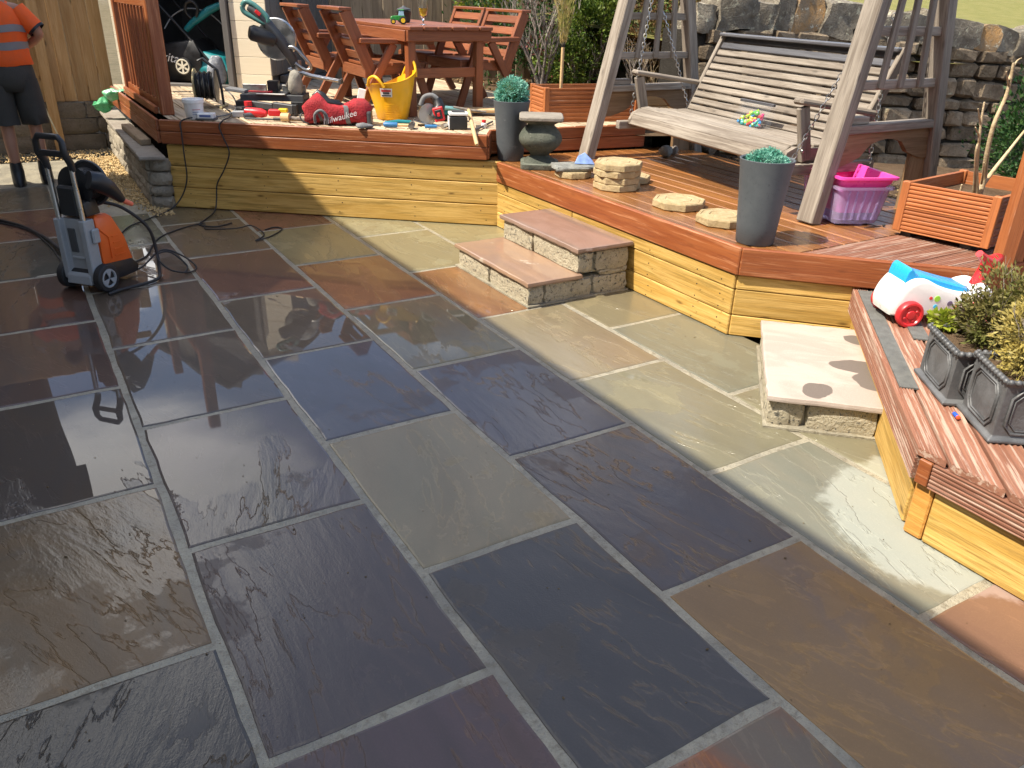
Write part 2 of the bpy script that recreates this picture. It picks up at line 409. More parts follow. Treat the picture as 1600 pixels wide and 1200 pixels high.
    nb = n.n('ShaderNodeBump', Strength=1.0, Distance=n.math('MULTIPLY', rip, n.mr(dry, 0, 1, 0.007, 0.030, 'LINEAR')), Height=hgt)
    nb2 = n.n('ShaderNodeBump', Strength=0.25, Distance=0.002, Height=grit, Normal=nb.outputs[0])
    n.fin(col, n.mr(dry, 0, 1, 0.55, 0.85, 'LINEAR'), nb2.outputs[0], Specular_IOR_Level=0.2,
          Coat_Weight=n.math('MULTIPLY', n.math('SUBTRACT', wet, n.math('MULTIPLY', damp, 0.45)), n.mr(matte, 0, 1, 1.0, 0.55, 'LINEAR')), Coat_Roughness=rough_wet, Coat_IOR=1.42)
    n.t.links.new(nm2.outputs[0], n.b.inputs['Coat Normal'])
    return n.m
def mortar_mat():
    n = NT('pale_mortar'); p = n.world(); a = n.noise(p, 5.0, 4); b = n.noise(p, 190.0, 3, 0.7); c = n.noise(p, 28.0, 4, 0.7)
    col = n.mix(n.mr(a, 0.35, 0.65), (0.28, 0.255, 0.195, 1), (0.40, 0.36, 0.265, 1)); col = n.mix(n.mr(b, 0.5, 0.8), col, (0.20, 0.18, 0.15, 1))
    col = n.mix(n.math('MULTIPLY', n.mr(c, 0.48, 0.70), 0.75), col, (0.17, 0.145, 0.095, 1))
    return n.fin(col, 0.5, n.bump(n.math('ADD', b, n.math('MULTIPLY', c, 2.0)), 0.006), Coat_Weight=0.3, Coat_Roughness=0.3)
def earth_mat(name, c1, c2, c3, sc=6.0, bump=1.0):
    n = NT(name); p = n.world(); a = n.noise(p, sc, 6, 0.65); b = n.noise(p, sc*14, 4, 0.7)
    col = n.mix(n.mr(a, 0.35, 0.65), c4(c1), c4(c2)); col = n.mix(n.mr(b, 0.52, 0.75), col, c4(c3))
    return n.fin(col, 0.95, n.bump(b, 0.02*bump), Specular_IOR_Level=0.15)
M_slab = slab_mat(); M_mortar = mortar_mat()
M_pine = wood('new_pine', (0.47, 0.275, 0.060), (0.63, 0.405, 0.125), (0.30, 0.16, 0.03), knots=0.9, wear=(0.34, 0.21, 0.05), wear_amt=0.45, var=0.12, rough=0.6)
M_pineend = wood('pine_end_grain', (0.62, 0.33, 0.08), (0.50, 0.22, 0.04), (0.30, 0.12, 0.03), grain=3, knots=0, var=0.05)
M_fascia = wood('red_brown_stain', (0.235, 0.062, 0.018), (0.30, 0.092, 0.028), (0.12, 0.030, 0.010), knots=0.25, var=0.08, rough=0.42, spec=0.5, wear=(0.38, 0.15, 0.065), wear_amt=0.35, bump=0.6)
M_deck2 = wood('wet_stained_decking', (0.23, 0.085, 0.022), (0.33, 0.14, 0.040), (0.10, 0.036, 0.012), knots=0.3, var=0.22, rough=0.30, spec=0.6, wear=(0.38, 0.20, 0.08), wear_amt=0.0, coat=0.6)
M_deck1 = wood('dusty_decking', (0.27, 0.165, 0.095), (0.36, 0.25, 0.16), (0.15, 0.085, 0.05), knots=0.3, var=0.2, rough=0.75, wear=(0.50, 0.40, 0.27), wear_amt=0.9)
M_deck3 = wood('worn_grooved_decking', (0.235, 0.098, 0.058), (0.30, 0.140, 0.088), (0.12, 0.052, 0.032), knots=0.2, var=0.14, rough=0.7, wear=(0.40, 0.28, 0.215), wear_amt=0.5)
M_fence = wood('larch_fence', (0.42, 0.245, 0.095), (0.52, 0.33, 0.15), (0.24, 0.12, 0.045), knots=0.7, var=0.16, rough=0.75)
M_brace = wood('brown_swing_brace', (0.21, 0.125, 0.06), (0.29, 0.185, 0.10), (0.11, 0.06, 0.03), knots=0.4, var=0.08)
M_fence2 = wood('old_fence', (0.26, 0.195, 0.125), (0.34, 0.26, 0.17), (0.15, 0.105, 0.07), knots=0.3, var=0.14, rough=0.8)
M_silver = wood('silvered_softwood', (0.19, 0.155, 0.122), (0.34, 0.295, 0.242), (0.075, 0.058, 0.045), knots=0.5, var=0.13, rough=0.75, bump=1.2)
M_silverdark = wood('tarred_softwood', (0.075, 0.075, 0.085), (0.11, 0.11, 0.12), (0.04, 0.038, 0.04), knots=0.2, var=0.1, rough=0.45, coat=0.3)
M_brown = wood('brown_furniture_stain', (0.205, 0.060, 0.021), (0.27, 0.088, 0.033), (0.10, 0.030, 0.012), knots=0.3, var=0.12, rough=0.45, spec=0.5)
M_greypaint = wood('grey_cladding_paint', (0.105, 0.098, 0.092), (0.125, 0.117, 0.11), (0.075, 0.07, 0.066), knots=0.1, var=0.06, rough=0.6)
M_cream = wood('cream_siding_paint', (0.72, 0.63, 0.47), (0.76, 0.67, 0.51), (0.66, 0.57, 0.42), knots=0.0, var=0.03, rough=0.55, bump=0.4)
M_fleece = wood('orange_brown_decking', (0.36, 0.115, 0.035), (0.45, 0.16, 0.055), (0.20, 0.062, 0.02), knots=0.2, var=0.08, rough=0.5, wear=(0.52, 0.30, 0.19), wear_amt=0.05)
M_black = plain('black_plastic', (0.018, 0.018, 0.019), 0.42, mott=0.25)
M_rubber = plain('black_rubber', (0.022, 0.021, 0.021), 0.6, mott=0.2)
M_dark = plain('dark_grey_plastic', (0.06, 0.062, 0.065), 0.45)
M_grey = plain('light_grey_plastic', (0.33, 0.34, 0.345), 0.45, mott=0.1)
M_alu = plain('brushed_aluminium', (0.62, 0.61, 0.58), 0.32, 1.0, mott=0.08)
M_steel = plain('dull_steel', (0.42, 0.41, 0.39), 0.38, 1.0, mott=0.15)
M_chrome = plain('galvanised_chain', (0.50, 0.49, 0.47), 0.35, 1.0)
M_orange = plain('orange_plastic', (0.80, 0.13, 0.018), 0.38, mott=0.06)
M_white = plain('white_plastic', (0.80, 0.80, 0.78), 0.35, mott=0.05)
M_red = plain('red_plastic', (0.62, 0.025, 0.03), 0.35, mott=0.08)
M_redcloth = plain('red_canvas', (0.36, 0.020, 0.026), 0.9, mott=0.35, bump=5, sc=9)
M_greycloth = plain('grey_webbing', (0.17, 0.17, 0.17), 0.85, mott=0.15, bump=1)
M_yellow = plain('yellow_rubber', (0.82, 0.43, 0.01), 0.42, mott=0.06)
M_teal = plain('teal_plastic', (0.012, 0.20, 0.22), 0.42, mott=0.1)
M_bluetool = plain('blue_grip', (0.03, 0.16, 0.36), 0.5)
M_skyblue = plain('bright_blue_plastic', (0.02, 0.36, 0.78), 0.28, mott=0.04)
M_handle = plain('ash_handle', (0.56, 0.38, 0.19), 0.6, mott=0.15, sc=30)
M_pot = stone('slate_grey_fibre', (0.078, 0.087, 0.096), (0.096, 0.105, 0.114), (0.062, 0.069, 0.076), sc=4, rough=0.5, bump=0.08, lich=(0.15, 0.155, 0.16), lich_amt=0.10, var=0.05)
M_lead = plain('faux_lead', (0.11, 0.112, 0.116), 0.5, metal=0.1, mott=0.35, sc=9, bump=1.0)
M_skin = plain('skin', (0.42, 0.20, 0.12), 0.55, mott=0.08)
M_hivis = plain('orange_hi_vis_cloth', (0.88, 0.115, 0.012), 0.75, mott=0.07, sc=20, bump=0.8)
M_band = plain('grey_reflective_band', (0.22, 0.20, 0.20), 0.5, mott=0.08)
M_shorts = plain('charcoal_work_shorts', (0.055, 0.050, 0.042), 0.9, mott=0.25, sc=10, bump=1.2)
M_boot = plain('black_leather', (0.016, 0.016, 0.017), 0.45, mott=0.2)
M_stoneA = stone('gritstone', (0.13, 0.098, 0.064), (0.225, 0.172, 0.115), (0.06, 0.047, 0.034), lich=(0.26, 0.24, 0.16), lich_amt=0.3, bump=1.8, var=0.40)
M_cope = stone('cope_gritstone', (0.17, 0.145, 0.11), (0.27, 0.235, 0.18), (0.09, 0.076, 0.058), lich=(0.40, 0.375, 0.28), lich_amt=0.55, bump=1.8, var=0.25)
M_copeor = stone('ochre_gritstone', (0.30, 0.17, 0.065), (0.22, 0.165, 0.105), (0.22, 0.17, 0.11), lich=(0.44, 0.42, 0.34), lich_amt=0.4, bump=1.4)
M_wallcore = earth_mat('wall_hearting', (0.03, 0.026, 0.022), (0.045, 0.04, 0.033), (0.02, 0.018, 0.015))
M_lowwall = stone('low_wall_stone', (0.25, 0.215, 0.165), (0.36, 0.32, 0.25), (0.14, 0.12, 0.095), bump=1.0, lich=(0.45, 0.41, 0.33), lich_amt=0.3)
M_coping = stone('coping_slab', (0.23, 0.20, 0.165), (0.31, 0.275, 0.225), (0.15, 0.13, 0.11), bump=0.5, sc=5)
M_concrete = stone('rock_faced_concrete', (0.20, 0.165, 0.115), (0.27, 0.225, 0.165), (0.13, 0.105, 0.075), bump=2.0, sc=5, var=0.12)
M_stepface = stone('pitched_step_stone', (0.60, 0.53, 0.385), (0.50, 0.44, 0.32), (0.15, 0.145, 0.13), bump=1.8, sc=26, fine=90, var=0.08, lich=(0.11, 0.11, 0.10), lich_amt=0.55)
M_tread = stone('brown_tread', (0.22, 0.135, 0.092), (0.27, 0.17, 0.12), (0.19, 0.12, 0.085), bump=0.2, sc=3)
M_urn = stone('mossy_cast_stone', (0.075, 0.085, 0.065), (0.13, 0.135, 0.105), (0.045, 0.05, 0.04), bump=0.5, sc=7, lich=(0.22, 0.22, 0.17), lich_amt=0.25)
M_octo = stone('buff_stepping_stone', (0.36, 0.27, 0.14), (0.45, 0.35, 0.20), (0.20, 0.15, 0.08), bump=0.35, sc=22, var=0.10)
M_slate = stone('grey_slab_stone', (0.17, 0.17, 0.155), (0.25, 0.25, 0.225), (0.11, 0.11, 0.10), bump=0.6, sc=14)
M_soil = earth_mat('bare_soil', (0.09, 0.055, 0.033), (0.15, 0.10, 0.06), (0.24, 0.17, 0.10))
M_ground = earth_mat('garden_ground', (0.10, 0.085, 0.05), (0.16, 0.13, 0.08), (0.22, 0.18, 0.11), 3.0)
M_gravel = stone('golden_gravel', (0.52, 0.36, 0.16), (0.62, 0.47, 0.26), (0.34, 0.22, 0.10), sc=60, bump=0.2, var=0.0)
M_field = earth_mat('dry_meadow', (0.14, 0.14, 0.035), (0.20, 0.18, 0.06), (0.27, 0.24, 0.10), 2.0)
# ------------------------------------------------------------------ setting: ground, patio, terrain
def sheet(name, pts, z, m, kind='structure', sub=0, amp=0.0, th=0.0):
    mb = MB(); n = len(pts)
    mb.add([(x, y, z if not callable(z) else z(x, y)) for x, y in pts], [tuple(range(n))])
    o = mb.build(name, m); o['kind'] = kind; return o
def grid(name, x0, x1, y0, y1, nx, ny, zf, m, keep=None):
    mb = MB(); vs = []; fs = []
    for j in range(ny+1):
        for i in range(nx+1):
            x = x0+(x1-x0)*i/nx; y = y0+(y1-y0)*j/ny; vs.append((x, y, zf(x, y)))
    for j in range(ny):
        for i in range(nx):
            a = j*(nx+1)+i
            if keep is None or keep((vs[a][0]+vs[a+nx+2][0])/2, (vs[a][1]+vs[a+nx+2][1])/2): fs.append((a, a+1, a+nx+2, a+nx+1))
    mb.add(vs, fs); o = mb.build(name, m, smooth=80); o['kind'] = 'structure'; return o
def hillz(x, y):
    far = max(0.0, math.hypot(x-6, y-5)-14)
    return -0.06 + 0.035*far
g = grid('ground', -260, 260, -260, 260, 60, 60, lambda x, y: -0.06+ (0.02*max(0, math.hypot(x, y)-40)), M_ground)

patio = MB().add([(-2.0, -1.5, -0.0034), (3.2, -1.5, -0.0034), (3.2, 7.0, -0.0034), (0.95, 7.6, -0.0034), (0.60, 8.4, -0.0034), (0.72, 9.45, -0.0034), (-2.0, 9.45, -0.0034)], [(0, 1, 2, 3, 4, 5, 6)]).build('patio', M_mortar)
patio['kind'] = 'structure'
JX = [-1.00, -0.392, 0.214, 0.834, 1.430, 2.041, 2.615, 3.22]
def S(r, g_, b): return srgb(r, g_, b)
# colour of every slab: (course, row) -> base, second tint, riven strength, matte
SL = {
 (0, 0): ((62, 60, 58), (48, 46, 46), 1.0, 0), (0, 1): ((52, 50, 49), (66, 62, 60), 1.1, 0.1), (0, 2): ((108, 86, 60), (92, 82, 72), 1.2, 0.05), (0, 3): ((72, 60, 54), (64, 58, 60), 1.0, 0), (0, 4): ((84, 64, 62), (70, 60, 66), 1.0, 0),
 (0, 5): ((84, 58, 52), (74, 56, 54), 1.0, 0), (0, 6): ((74, 76, 72), (64, 66, 62), 1.0, 0), (0, 7): ((100, 66, 58), (88, 64, 56), 1.0, 0), (0, 8): ((98, 98, 92), (90, 90, 82), 1.0, 0.2), (0, 9): ((170, 158, 138), (150, 140, 122), .6, 0.6),
 (1, 0): ((92, 76, 84), (82, 70, 74), 1.2, 0.2), (1, 1): ((78, 71, 76), (88, 78, 80), 0.9, 0.25), (1, 2): ((88, 78, 84), (84, 78, 72), 1.1, 0.1), (1, 3): ((88, 78, 74), (78, 74, 78), 1.1, 0), (1, 4): ((92, 80, 72), (82, 74, 70), 1.3, 0), (1, 5): ((94, 74, 66), (88, 78, 68), 1.3, 0),
 (1, 6): ((104, 106, 92), (92, 92, 80), 1.0, 0), (1, 7): ((96, 92, 84), (86, 84, 76), 1.0, 0),
 (2, 0): ((112, 102, 92), (150, 92, 58), 1.0, 0.2), (2, 1): ((74, 73, 77), (82, 80, 84), 0.55, 0.3), (2, 2): ((138, 130, 112), (132, 128, 112), 0.35, 0.75), (2, 3): ((82, 82, 98), (78, 76, 84), 0.6, 0.12), (2, 4): ((98, 86, 76), (88, 78, 72), 1.3, 0), (2, 5): ((112, 78, 66), (98, 70, 64), 1.4, 0.05),
 (2, 6): ((112, 92, 76), (100, 88, 74), 1.2, 0.05), (2, 7): ((104, 96, 80), (96, 88, 74), 1.0, 0.05),
 (3, 0): ((110, 92, 84), (150, 92, 60), 1.0, 0.2), (3, 1): ((138, 110, 72), (124, 104, 88), 0.5, 0.3), (3, 2): ((92, 80, 76), (80, 76, 84), 1.25, 0.05), (3, 3): ((80, 76, 90), (92, 84, 84), 0.9, 0.05), (3, 4): ((124, 118, 96), (112, 108, 90), 0.9, 0.08), (3, 5): ((164, 110, 66), (140, 92, 62), 1.3, 0.1),
 (3, 6): ((138, 132, 100), (124, 118, 92), 1.0, 0.1), (3, 7): ((132, 88, 68), (118, 82, 66), 1.0, 0.1),
 (4, 0): ((150, 112, 98), (142, 106, 94), 0.5, 0.5), (4, 1): ((136, 146, 144), (146, 150, 144), 0.8, 0.3), (4, 2): ((142, 144, 128), (136, 138, 124), 1.0, 0.15), (4, 3): ((150, 138, 118), (154, 148, 128), 0.9, 0.15), (4, 4): ((168, 122, 78), (142, 96, 66), 1.2, 0.1), (4, 5): ((154, 152, 126), (146, 146, 124), 0.9, 0.15), (4, 6): ((160, 162, 138), (150, 150, 130), 0.8, 0.2),
 (5, 1): ((132, 136, 128), (126, 128, 120), 0.6, 0.3), (5, 2): ((146, 148, 130), (140, 140, 126), 0.8, 0.2), (5, 3): ((132, 140, 134), (128, 134, 128), 0.8, 0.1), (5, 4): ((146, 142, 120), (138, 134, 116), 0.8, 0.1), (5, 5): ((162, 152, 112), (156, 148, 112), 0.8, 0.15), (5, 6): ((160, 160, 132), (150, 148, 124), .8, .2),
}
def slab_mesh(x0, x1, y0, y1, r):
    out = []
    for (ax, ay), (bx, by) in (((x0, y0), (x1, y0)), ((x1, y0), (x1, y1)), ((x1, y1), (x0, y1)), ((x0, y1), (x0, y0))):
        L = math.hypot(bx-ax, by-ay); k = max(3, int(L/0.085))
        nx, ny = (by-ay)/L, -(bx-ax)/L; off = 0
        for i in range(k):
            t = i/k; off = off*0.6+r.uniform(-0.0038, 0.0026)
            o = off if i else -0.004
            out.append((ax+(bx-ax)*t+nx*o, ay+(by-ay)*t+ny*o))
    cx, cy = (x0+x1)/2, (y0+y1)/2
    ins = lambda d: [(x+(cx-x)/max(abs(cx-x), 0.25)*d*min(1, abs(cx-x)/0.25), y+(cy-y)/max(abs(cy-y), 0.25)*d*min(1, abs(cy-y)/0.25)) for x, y in out]
    rings = [[Vector((x, y, -0.03)) for x, y in out], [Vector((x, y, -0.0055-r.uniform(0, .002))) for x, y in out], [Vector((x, y, -0.0018)) for x, y in ins(0.004)], [Vector((x, y, 0)) for x, y in ins(0.011)]]
    return rings
def add_slab(c, k, x0, x1, y0, y1, J=0.0105):
    b, t2, rv, mt = SL.get((c, k), ((110, 104, 92), (100, 94, 84), 1, 0.1))
    r = random.Random(c*100+k*7+3)
    mb = MB().rings(slab_mesh(x0+J, x1-J, y0+J, y1-J, r))
    W = Matrix.Translation(((x0+x1)/2, (y0+y1)/2, r.uniform(-0.0006, 0.0006)))
    o = mb.build('paving_slab', M_slab, patio, W)
    kk = 0.50 if c >= 4 else 0.80
    wm = (1.26, 1.12, 0.87)
    b = [q+(sum(b)/3-q)*0.22 for q in b]; t2 = [q+(sum(t2)/3-q)*0.22 for q in t2]
    o.color = (*[v*kk*q for v, q in zip(S(*b)[:3], wm)], 1); o['tint'] = [v*kk*q for v, q in zip(S(*t2)[:3], wm)]; o['riven'] = float(rv); o['matte'] = float(mt)
for c in range(7):
    x0, x1 = JX[c], JX[c+1]
    cc = c-1                                                   # course 0 lies between the second and third joint
    ph = 0.93 if cc % 2 == 0 else 0.475
    if cc == -1: ph = 0.475
    k = -1
    while True:
        a = ph+0.9163*(k-1)+ (0 if cc % 2 == 0 else 0.0); b = a+0.9163
        row = k
        if a > 9.4: break
        a2, b2 = max(a, -1.45), min(b, 9.42)
        vis = b2 > (0.35 if cc >= 1 else 0.6)
        mx_, my_ = (x0+x1)/2, (a2+b2)/2
        line = (mx_-1.04)*1.57/2.08+(my_-7.0)                 # behind the front of the upper deck
        if vis and line < 0.55 and not (cc == 5 and a > 5.6) and not (cc == -1 and a2 < 6.0) and not (cc == 5 and b2 < 1.2) and b2-a2 > 0.1 and not (my_ > 7.0 and cc >= 1):
            if cc == 0 or cc == -1: key = (0, row)
            elif cc == 1: key = (1, row-1)
            else: key = (cc, row)
            add_slab(key[0], key[1], x0, x1, a2, b2)
        k += 1

# gravel between the paving and the low wall
gm = MB(); gr = random.Random(5)
oct_ = [(1, 0, 0), (-1, 0, 0), (0, 1, 0), (0, -1, 0), (0, 0, 1), (0, 0, -1)]
octf = [(0, 2, 4), (2, 1, 4), (1, 3, 4), (3, 0, 4), (2, 0, 5), (1, 2, 5), (3, 1, 5), (0, 3, 5)]
def gx0(y): return 0.62+0.10*math.sin(y*2.1) if y < 8.9 else (0.70 if y < 9.35 else -2.0)
cnt = 0
while cnt < 5200:
    y = gr.uniform(6.72, 9.93); x = gr.uniform(-1.2 if y > 9.45 else 0.55, 1.0)
    lim = (0.88 if y < 7.2 else 0.645 if y < 8.4 else 0.655) if y < 9.45 else -1.2
    if y < 9.45 and x < lim-gr.random()**3*0.12: continue
    s = gr.uniform(0.006, 0.013); z = gr.uniform(-0.004, 0.012)
    M = Matrix.Rotation(gr.uniform(0, 6.3), 3, 'Z') @ Matrix.Rotation(gr.uniform(0, 3), 3, 'X')
    gm.add([Vector((x, y, z)) + M @ Vector((a*s*gr.uniform(.8, 1.3), b*s, c*s*0.7)) for a, b, c in oct_], octf); cnt += 1
gv = gm.build('gravel', M_gravel, smooth=60); gv['kind'] = 'stuff'; props(gv, 'golden gravel strip between the paving and the low stone wall', 'gravel')

# raised garden ground behind the decks, and the meadow beyond the dry stone wall
grid('garden_bed', 4.5, 11.5, -1.0, 5.75, 28, 28, lambda x, y: 0.40-0.085*max(0, x-5.2)+0.03*noise.noise(Vector((x*2, y*2, 0))), M_soil)
grid('back_garden', 3.0, 13.0, 5.3, 13.0, 40, 30, lambda x, y: 0.60+0.04*noise.noise(Vector((x*1.6, y*1.6, 3))), M_soil, keep=lambda x, y: x > 4.5 or y > 9.0)
def fieldz(x, y):
    d = max(0.0, (y-5.75)+0.23*(x-5.7))
    return 1.22-0.055*(min(x, 30)-6)*0.7+0.055*d+0.03*noise.noise(Vector((x*0.5, y*0.5, 0)))
grid('meadow', 5.6, 70, 4.0, 60, 64, 56, fieldz, M_field, keep=lambda x, y: (y-5.9)+0.231*(x-5.7) > 0.1)

# ------------------------------------------------------------------ upper deck
D1Z = 0.69
deck1 = thing('deck', 'upper deck with two red-brown fascia boards above yellow pine sleepers', 'deck', (2.6, 7.2, 0))
deck_boards(deck1, [(1.05, 6.995), (3.065, 5.41), (3.20, 5.615), (4.58, 5.435), (4.58, 9.6), (1.03, 9.6)], (0, -1), D1Z, 0.140, 0.006, M_deck1, jig=0.002)
dA, dB = Vector((1.03, 6.98, 0)), Vector((3.06, 5.385, 0)); du = (dB-dA).normalized(); dn = Vector((-du.y, du.x, 0))*-1
if dn.y > 0: dn = -dn
for z, h, ins in ((0.645, 0.086, 0), (0.5535, 0.092, 0)):
    bar('fascia_board', dA+dn*0.0+Vector((0, 0, z)), dB+Vector((0, 0, z)), 0.03, h, M_fascia, deck1, bevel=0.005)
    bar('fascia_board', Vector((3.07, 5.40, z)), Vector((3.20, 5.595, z)), 0.028, h, M_fascia, deck1, bevel=0.005)
    bar('fascia_board', Vector((3.19, 5.605, z)), Vector((4.60, 5.42, z)), 0.028, h, M_fascia, deck1, bevel=0.005)
    bar('fascia_board', Vector((1.015, 7.0, z)), Vector((1.0, 9.5, z)), 0.028, h, M_fascia, deck1, bevel=0.005)
hs = [0.003, 0.167, 0.334, 0.498]
sA, sB = dA-dn*0.035+du*0.02, dB-dn*0.035+du*0.105
for i in range(3):
    z0, z1 = hs[i]+0.002, hs[i+1]-0.002
    bar('sleeper', sA+Vector((0, 0, (z0+z1)/2)), sB+Vector((0, 0, (z0+z1)/2)), 0.05, z1-z0, M_pine, deck1, bevel=0.006)
MB().prism([(1.10, 7.05), (3.06, 5.50), (3.17, 5.66), (4.55, 5.47), (4.55, 9.3), (1.10, 9.3)], 0.0, 0.655).build('deck_frame', M_wallcore, deck1)

# ------------------------------------------------------------------ middle deck
D2Z = 0.49
deck2 = thing('deck', 'middle deck carrying the swing seat, wet orange brown boards and a broad red-brown edge', 'deck', (4.0, 4.0, 0))
deck_boards(deck2, [(3.135, 5.58), (3.135, 2.84), (3.32, 2.652), (4.95, 2.652), (4.95, 5.39)], (0, 1), D2Z, 0.120, 0.005, M_deck2, jig=0.0015)
deck_boards(deck2, [(3.325, 2.646), (3.945, 2.036), (4.95, 2.02), (4.95, 2.646)], (1, 0), D2Z, 0.122, 0.006, M_deck3, groove=6, jig=0.001)
c0, c1, c2_, c3 = Vector((3.118, 5.345, 0)), Vector((3.118, 2.828, 0)), Vector((3.94, 2.006, 0)), Vector((4.95, 1.99, 0))
# seen from the patio the outward side lies to the right of travel a->b when walking towards -y
def fw(parent, a, b, z0, z1, th, m, name, inset=0.0, bevel=0.004, side=1):
    u = (b-a).normalized(); n = Vector((u.y, -u.x, 0))*side   # outward normal
    o = n*-(inset+th/2)+Vector((0, 0, (z0+z1)/2))
    return bar(name, a+o, b+o, th, z1-z0, m, parent, bevel=bevel)
fw(deck2, c0, c1, 0.347, 0.496, 0.032, M_fascia, 'fascia_board', 0, 0.006)
fw(deck2, c1+Vector((0.006, -0.006, 0)), c2_, 0.347, 0.495, 0.032, M_fascia, 'fascia_board', 0, 0.006)
fw(deck2, c2_+Vector((0.01, -0.005, 0)), c3, 0.347, 0.495, 0.032, M_fascia, 'fascia_board', 0, 0.006)
for z0, z1, sp in ((0.003, 0.118, None), (0.121, 0.262, None), (0.265, 0.343, 4.35)):
    a, b = c0+Vector((0, 0.02, 0)), c1+Vector((0, 0.02, 0))
    if sp:
        fw(deck2, a, Vector((a.x, sp+0.003, 0)), z0, z1, 0.05, M_pine, 'sleeper', 0.012, 0.005); fw(deck2, Vector((a.x, sp-0.003, 0)), b, z0, z1, 0.05, M_pine, 'sleeper', 0.012, 0.005)
    else: fw(deck2, a, b, z0, z1, 0.05, M_pine, 'sleeper', 0.014, 0.005)
    fw(deck2, c1+Vector((0.016, 0.006, 0)), Vector((3.56, 2.40, 0)), z0, z1, 0.05, M_pine, 'sleeper', 0.012, 0.005)
MB().prism([(3.19, 5.50), (3.19, 2.87), (3.99, 2.07), (4.90, 2.07), (4.90, 5.38)], 0.0, 0.455).build('deck_frame', M_wallcore, deck2)

# ------------------------------------------------------------------ lower right deck
D3Z = 0.335
deck3 = thing('deck', 'lower right deck of worn grooved boards carrying the lead coloured planters', 'deck', (3.2, 1.0, 0))
e0 = Vector((3.55, 2.44, 0)); e1 = Vector((2.358, 1.248, 0)); e2 = Vector((2.372, -1.2, 0))
deck_boards(deck3, [(3.545, 2.437), (2.363, 1.253), (2.372, -1.2), (5.4, -1.2), (5.4, 0.6)], (1, 1), D3Z, 0.128, 0.008, M_deck3, groove=6, jig=0.002)
def ribbed(parent, a, b, z0, z1, m, name, side=1, ribs=6, th=0.026):
    u = (b-a).normalized(); n = Vector((u.y, -u.x, 0))*side; g_ = (z1-z0)/ribs
    prof = [(-th, z0), (0, z0)]
    for k in range(ribs):
        z = z0+g_*k; prof += [(0, z+g_*0.12), (-0.005, z+g_*0.28), (-0.005, z+g_*0.52), (0, z+g_*0.68)]
    prof += [(0, z1), (-th, z1)]
    r0 = [a+n*y+Vector((0, 0, z)) for y, z in prof]; r1 = [b+n*y+Vector((0, 0, z)) for y, z in prof]
    W = frame((a+b)/2+Vector((0, 0, (z0+z1)/2)), u)
    return MB().rings([r0, r1]).build(name, m, parent, W)
ribbed(deck3, e0, e1+Vector((0.008, 0.008, 0)), 0.215, D3Z-0.031, M_deck3, 'ribbed_fascia')
fe = Vector((2.356, 1.235, 0))
fw(deck3, fe, fe+Vector((0, -0.045, 0)), 0.215, D3Z-0.031, 0.026, M_fascia, 'fascia_end', 0, 0.003)
ribbed(deck3, fe+Vector((0.001, -0.049, 0)), e2+Vector((-0.014, 0, 0)), 0.215, D3Z-0.031, M_deck3, 'ribbed_fascia')
fw(deck3, e0, Vector((2.405, 1.295, 0)), 0.003, 0.212, 0.05, M_pine, 'sleeper', 0.03, 0.006)
fw(deck3, Vector((2.375, 1.238, 0)), Vector((2.376, 1.172, 0)), 0.003, 0.212, 0.05, M_pineend, 'sleeper_end', 0.006, 0.006)
fw(deck3, Vector((2.376, 1.168, 0)), Vector((2.392, -1.2, 0)), 0.003, 0.212, 0.05, M_pine, 'sleeper', 0.006, 0.006)
MB().prism([(3.57, 2.33), (2.47, 1.23), (2.48, -1.2), (5.3, -1.2), (5.3, 0.5)], 0.0, 0.30).build('deck_frame', M_wallcore, deck3)
# grey rubber anti-slip strips lying in the boards
d45 = Vector((1, 1, 0)).normalized(); n45 = Vector((1, -1, 0)).normalized()
M_strip = plain('grey_grip_strip', (0.125, 0.125, 0.115), 0.85, mott=0.25, sc=20, bump=1.5)
for a, L, o, lb in ((0.475, 1.16, 0.145, 'long grey grip strip along the boards beside the stone step'), (1.02, 0.62, 0.295, 'short grey grip strip running behind the planters')):
    p = Vector((2.36, 1.25, D3Z+0.003))+d45*a+n45*(o-0.09)
    props(MB().beam(p, p+d45*L, 0.068, 0.006).build('grip_strip', M_strip), lb, 'grip strip', 'grip strips on the lower deck')

# ------------------------------------------------------------------ stone steps
def rough_block(mb_c, dims, M, r, seg=2, jit=0.006):
    """a pitched block: box cut into a few faces with an uneven skin"""
    bm = bmesh.new(); bmesh.ops.create_cube(bm, size=1)
    bmesh.ops.subdivide_edges(bm, edges=bm.edges[:], cuts=seg, use_grid_fill=True)
    vs = []; 
    for v in bm.verts:
        k = [abs(abs(c)-0.5) < 1e-4 for c in v.co]
        e = sum(k)
        p = Vector((v.co.x*dims[0], v.co.y*dims[1], v.co.z*dims[2]))
        if e >= 2: p *= (1-0.010/max(dims)) if e == 2 else (1-0.02/max(dims))
        q = Vector((r.uniform(-1, 1), r.uniform(-1, 1), r.uniform(-1, 1)))*jit
        if e == 1:
            for a in range(3):
                if k[a]: p[a] += math.copysign(jit*0.7, p[a])
        vs.append(M @ (p+q))
    bm.verts.index_update(); fs = [tuple(v.index for v in f.verts) for f in bm.faces]; bm.free()
    return MB().add(vs, fs)
def step_course(parent, a, b, z0, z1, splits, th, r, m=M_stepface, side=1):
    u = (b-a).normalized(); n = Vector((u.y, -u.x, 0))*side; L = (b-a).length
    t = [0]+list(splits)+[1]
    for i in range(len(t)-1):
        l0, l1 = L*t[i]+0.006, L*t[i+1]-0.006
        c = a+u*(l0+l1)/2-n*(th/2); c.z = (z0+z1)/2
        W = frame(c, u)
        o = rough_block(None, (l1-l0, th, z1-z0-0.004), W, r).build('block', m, parent, W, smooth=28)
